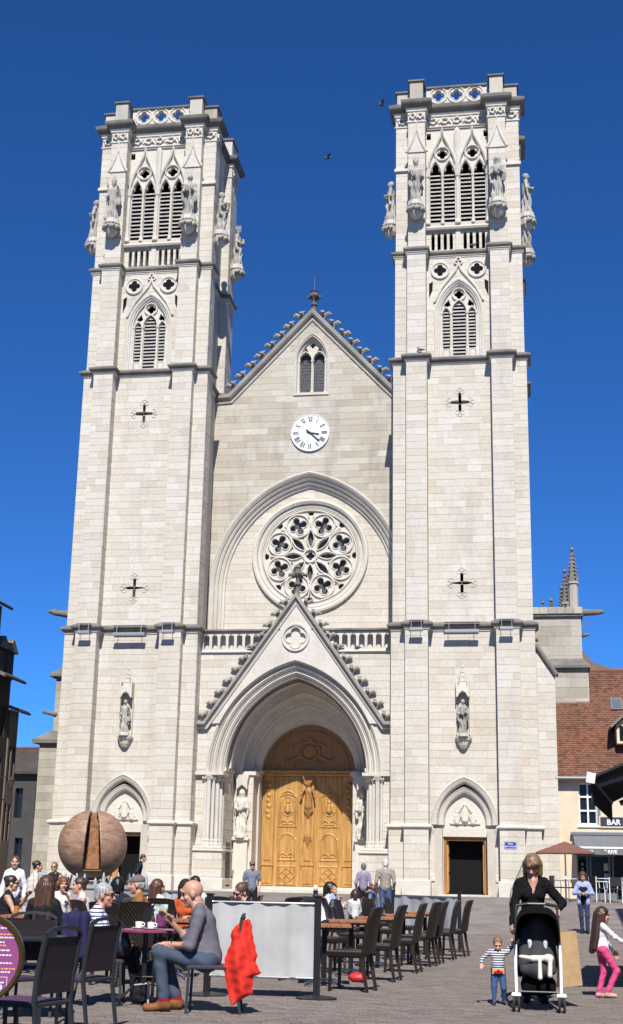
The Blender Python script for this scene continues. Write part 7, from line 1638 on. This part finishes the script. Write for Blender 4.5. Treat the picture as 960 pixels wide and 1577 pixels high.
mb.add(V, F_); mb.plate([(.225*math.copysign(abs(math.cos(math.pi*j/n))**.55, math.cos(math.pi*j/n)), .72+.30*abs(math.sin(math.pi*j/n))**.62) for j in range(n+1)], [], -.22, -.20, lambda u, v, w_: (u, w_, v)); mb.build('hood', blk, st, smooth=True)
mb = MB(); sdf_add(mb, sdf_mesh([('c',(-.12,-.10,.72),(.12,-.10,.72),.05,.05,0),('c',(-.13,-.02,.46),(.13,-.02,.46),.06,.06,0),('c',(-.14,.22,.42),(.14,.22,.42),.055,.055,0),('c',(0,-.12,.85),(0,-.02,.46),.12,.12,0),('c',(-.14,-.1,.80),(-.15,.0,.46),.05,.06,0),('c',(.14,-.1,.80),(.15,.0,.46),.05,.06,0),('c',(0,.02,.45),(0,.22,.42),.12,.10,0)], .018, .06)); mb.build('seat', dgr, st, smooth=True)
mb = MB(); sdf_add(mb, sdf_mesh([('c',(-.12,-.12,.24),(.12,-.12,.24),.07,.07,0),('c',(-.12,.12,.22),(.12,.12,.22),.06,.06,0),('e',(0,0,.26),(.19,.2,.12),0)], .02, .06)); mb.build('basket', blk, st, smooth=True)
for sx in (-1,1):
    mb = MB(); mb.tube([(sx*.225,-.40,1.06),(sx*.235,-.10,.74),(sx*.235,.12,.55)], .014, 8); mb.build('handle_tube', M['gmetal'], st)
    mb = MB(); mb.tube([(sx*.235,.10,.66),(sx*.238,.20,.42),(sx*.232,.30,.19)], .017, 8); mb.build('front_tube', wal, st)
    mb = MB(); mb.tube([(sx*.235,.12,.50),(sx*.235,-.15,.32),(sx*.235,-.34,.12)], .014, 8); mb.build('rear_tube', M['gmetal'], st)
    mb = MB(); sdf_add(mb, sdf_mesh([('c',(sx*.075,-.005,.60),(sx*.085,.025,.70),.024,.026,0)], .01, .01)); mb.build('strap_pad', wal, st, smooth=True)
    mb = MB(); mb.tube([(sx*.215,.10,.66),(sx*.20,.05,.76)], .02, 6); mb.build('hood_hinge', M['bmetal'], st)
    for ww in (-.026,.026):
        mb = MB(); mb.lathe([(.055,-.012),(.082,-.010),(.082,.010),(.055,.012)], (0,0,0), 24); wh = mb.build('wheel', flat('tyre', (.02,.02,.021), .8), st, loc=(sx*.235+ww,.32,.083)); wh.rotation_euler = (0,R(90),0)
        mb = MB(); mb.lathe([(.02,-.014),(.056,-.006),(.056,.006),(.02,.014)], (0,0,0), 16); mb.build('rim', M['gmetal'], wh)
    mb = MB(); mb.lathe([(.06,-.014),(.092,-.012),(.092,.012),(.06,.014)], (0,0,0), 24); wh = mb.build('wheel', flat('tyre', (.02,.02,.021), .8), st, loc=(sx*.25,-.35,.093)); wh.rotation_euler = (0,R(90),0)
    mb = MB(); mb.bev(sx*.235-.05,sx*.235+.05,.27,.36,.150,.19,.01); mb.build('wheel_fork', wal, st)
mb = MB(); mb.tube([(-.225,-.40,1.06),(-.1,-.44,1.08),(.1,-.44,1.08),(.225,-.40,1.06)], .017, 8); mb.build('handlebar', M['bmetal'], st)
for y, z in ((.30,.20),(-.30,.15)): mb = MB(); mb.tube([(-.235,y,z),(.235,y,z)], .010, 6); mb.build('axle_bar', M['gmetal'], st)
by = empty('plush_toy', (SP[0], SP[1]+.02, .09), R(270-90)); by.scale = (.85,.98,.85); tag(by, 'floppy white plush animal lying across the pushchair seat', 'toy')
mb = MB(); sdf_add(mb, sdf_mesh([('c',(.20,.30,.54),(.06,.30,.52),.022,.03,0),('c',(.06,.30,.52),(-.10,.31,.53),.04,.035,0),('c',(-.02,.33,.52),(-.02,.36,.30),.022,.03,0),('e',(-.13,.31,.53),(.065,.05,.05),0),('c',(-.15,.33,.50),(-.14,.36,.33),.028,.03,0),('c',(.20,.30,.54),(.24,.31,.545),.014,.008,0)], .01, .02)); mb.build('plush', flat('cream_plush', (.66,.62,.56), .95, bump=.4, bscale=200), by, smooth=True)
kb = empty('paper_bag', (*(9.32, -34.23), .20), R(14)); tag(kb, 'brown kraft paper carrier bag hanging beside the pushchair', 'bag')
mb = MB(); mb.add([(-.13,-.06,0),(.13,-.06,.03),(.13,.06,.03),(-.13,.06,0),(-.115,-.035,.58),(.085,-.035,.60),(.085,.035,.60),(-.115,.035,.58),(.02,-.075,.24),(.02,-.05,.60),(.02,-.078,.02)],[(0,3,2,1),(0,10,8,4),(8,9,4),(10,1,8),(1,5,8),(8,5,9),(1,2,6,5),(2,3,7,6),(3,0,4,7)]); mb.build('bag_body', flat('kraft_paper', (.40,.265,.13), .8, noise_amt=.15, nscale=12), kb)
for y in (-.04,.04): mb = MB(); mb.tube([(-.05,y,.58),(-.05,y,.70),(.03,y,.70),(.03,y,.58)], .004, 5); mb.build('handle', flat('kraft_cord', (.35,.24,.12), .8), kb)
sb = empty('shopping_bag', (*(8.78, -34.21), .32), R(0)); tag(sb, 'thin black bag hanging on the left side of the pushchair', 'bag'); mb = MB(); sdf_add(mb, sdf_mesh([('e',(0,0,.16),(.05,.14,.19),0),('c',(0,-.06,.32),(0,.0,.46),.012,.012,0)], .016, .03)); mb.build('bag_body', blk, sb, smooth=True)
# ---- red jacket over the chair back
rj = empty('red_jacket', (*(6.01, -36.39), 0), R(9)); rj.scale = (1.15,1.0,1.0); tag(rj, 'bright red jacket hung over the chair back of the bald man', 'jacket')
OL = [(.095,.905),(.12,.89),(.14,.74),(.185,.55),(.17,.49),(.225,.39),(.18,.37),(.155,.375),(.15,.20),(.06,.14),(-.03,.085),(-.06,.20),(-.105,.42),(-.095,.54),(-.04,.70),(-.06,.74),(-.02,.83),(.05,.885)]
mb = MB(); V = []; nr, ncl = 46, 24
for k in (-1, 1):
    for i in range(nr):
        zz = .087+(.903-.087)*i/(nr-1); sp_ = span(OL, zz) or (.1,.11)
        for j_ in range(ncl):
            u = j_/(ncl-1); x = sp_[0]+(sp_[1]-sp_[0])*u; bul = (max(0, 1-(2*u-1)**2))**.5
            fold = .030*math.sin((x+zz*.20)*36+.7*math.sin(zz*4))+.012*math.sin((x*.9-zz*.40)*40)
            dep = (.025+.06*(1-abs(zz-.45)/.5)*1.0)*bul
            V.append((x+.004*math.sin(zz*70), k*dep+(fold*bul if k < 0 else fold*.5*bul), zz+.012*math.sin(x*40)*(1 if i == 0 else 0)))
F_ = []; q = nr*ncl
for i in range(nr-1):
    for j_ in range(ncl-1): a = i*ncl+j_; F_ += [(a, a+1, a+ncl+1, a+ncl), (q+a, q+a+ncl, q+a+ncl+1, q+a+1)]
for i in range(nr-1):
    for j_ in (0, ncl-1): a = i*ncl+j_; F_.append((a, a+ncl, a+ncl+q, a+q))
for j_ in range(ncl-1): a = (nr-1)*ncl+j_; F_.append((a, a+1, a+1+q, a+q))
mb.add(V, F_); mb.build('folds', cloth((.60,.030,.018)), rj, smooth=True)
# ---- dog under the table
dg_ = empty('dog', (*(4.85, -35.16), 0), R(189-90)); tag(dg_, 'small grey dog standing under the round purple table', 'dog')
pr = [('e',(0,.02,.30),(.085,.13,.10),0),('c',(0,.10,.30),(0,-.16,.33),.105,.085,0),('c',(0,.14,.33),(0,.24,.40),.075,.06,0),('e',(0,.28,.41),(.055,.065,.058),0),('c',(0,.31,.39),(0,.38,.36),.035,.022,0),('c',(-.045,.26,.45),(-.06,.24,.40),.022,.016,0),('c',(.045,.26,.45),(.06,.24,.40),.022,.016,0),('c',(0,-.22,.36),(0,-.32,.30),.018,.010,0)]
for sx in (-1,1):
    pr += [('c',(sx*.06,.12,.28),(sx*.06,.11,.15),.045,.026,0),('c',(sx*.06,.11,.15),(sx*.06,.13,.03),.024,.020,0),('c',(sx*.06,.13,.02),(sx*.06,.16,.018),.020,.018,0)]
    pr += [('c',(sx*.06,-.16,.30),(sx*.065,-.10,.20),.065,.040,0),('c',(sx*.065,-.10,.20),(sx*.06,-.21,.13),.036,.024,0),('c',(sx*.06,-.21,.13),(sx*.06,-.19,.03),.022,.018,0),('c',(sx*.06,-.19,.02),(sx*.06,-.155,.018),.019,.017,0)]
mb = MB(); sdf_add(mb, sdf_mesh(pr, .011, .03)); mb.build('body', flat('grey_fur', (.045,.045,.05), .85, noise_amt=.4, nscale=20, bump=.4, bscale=150), dg_, smooth=True)

lay_stones(300)
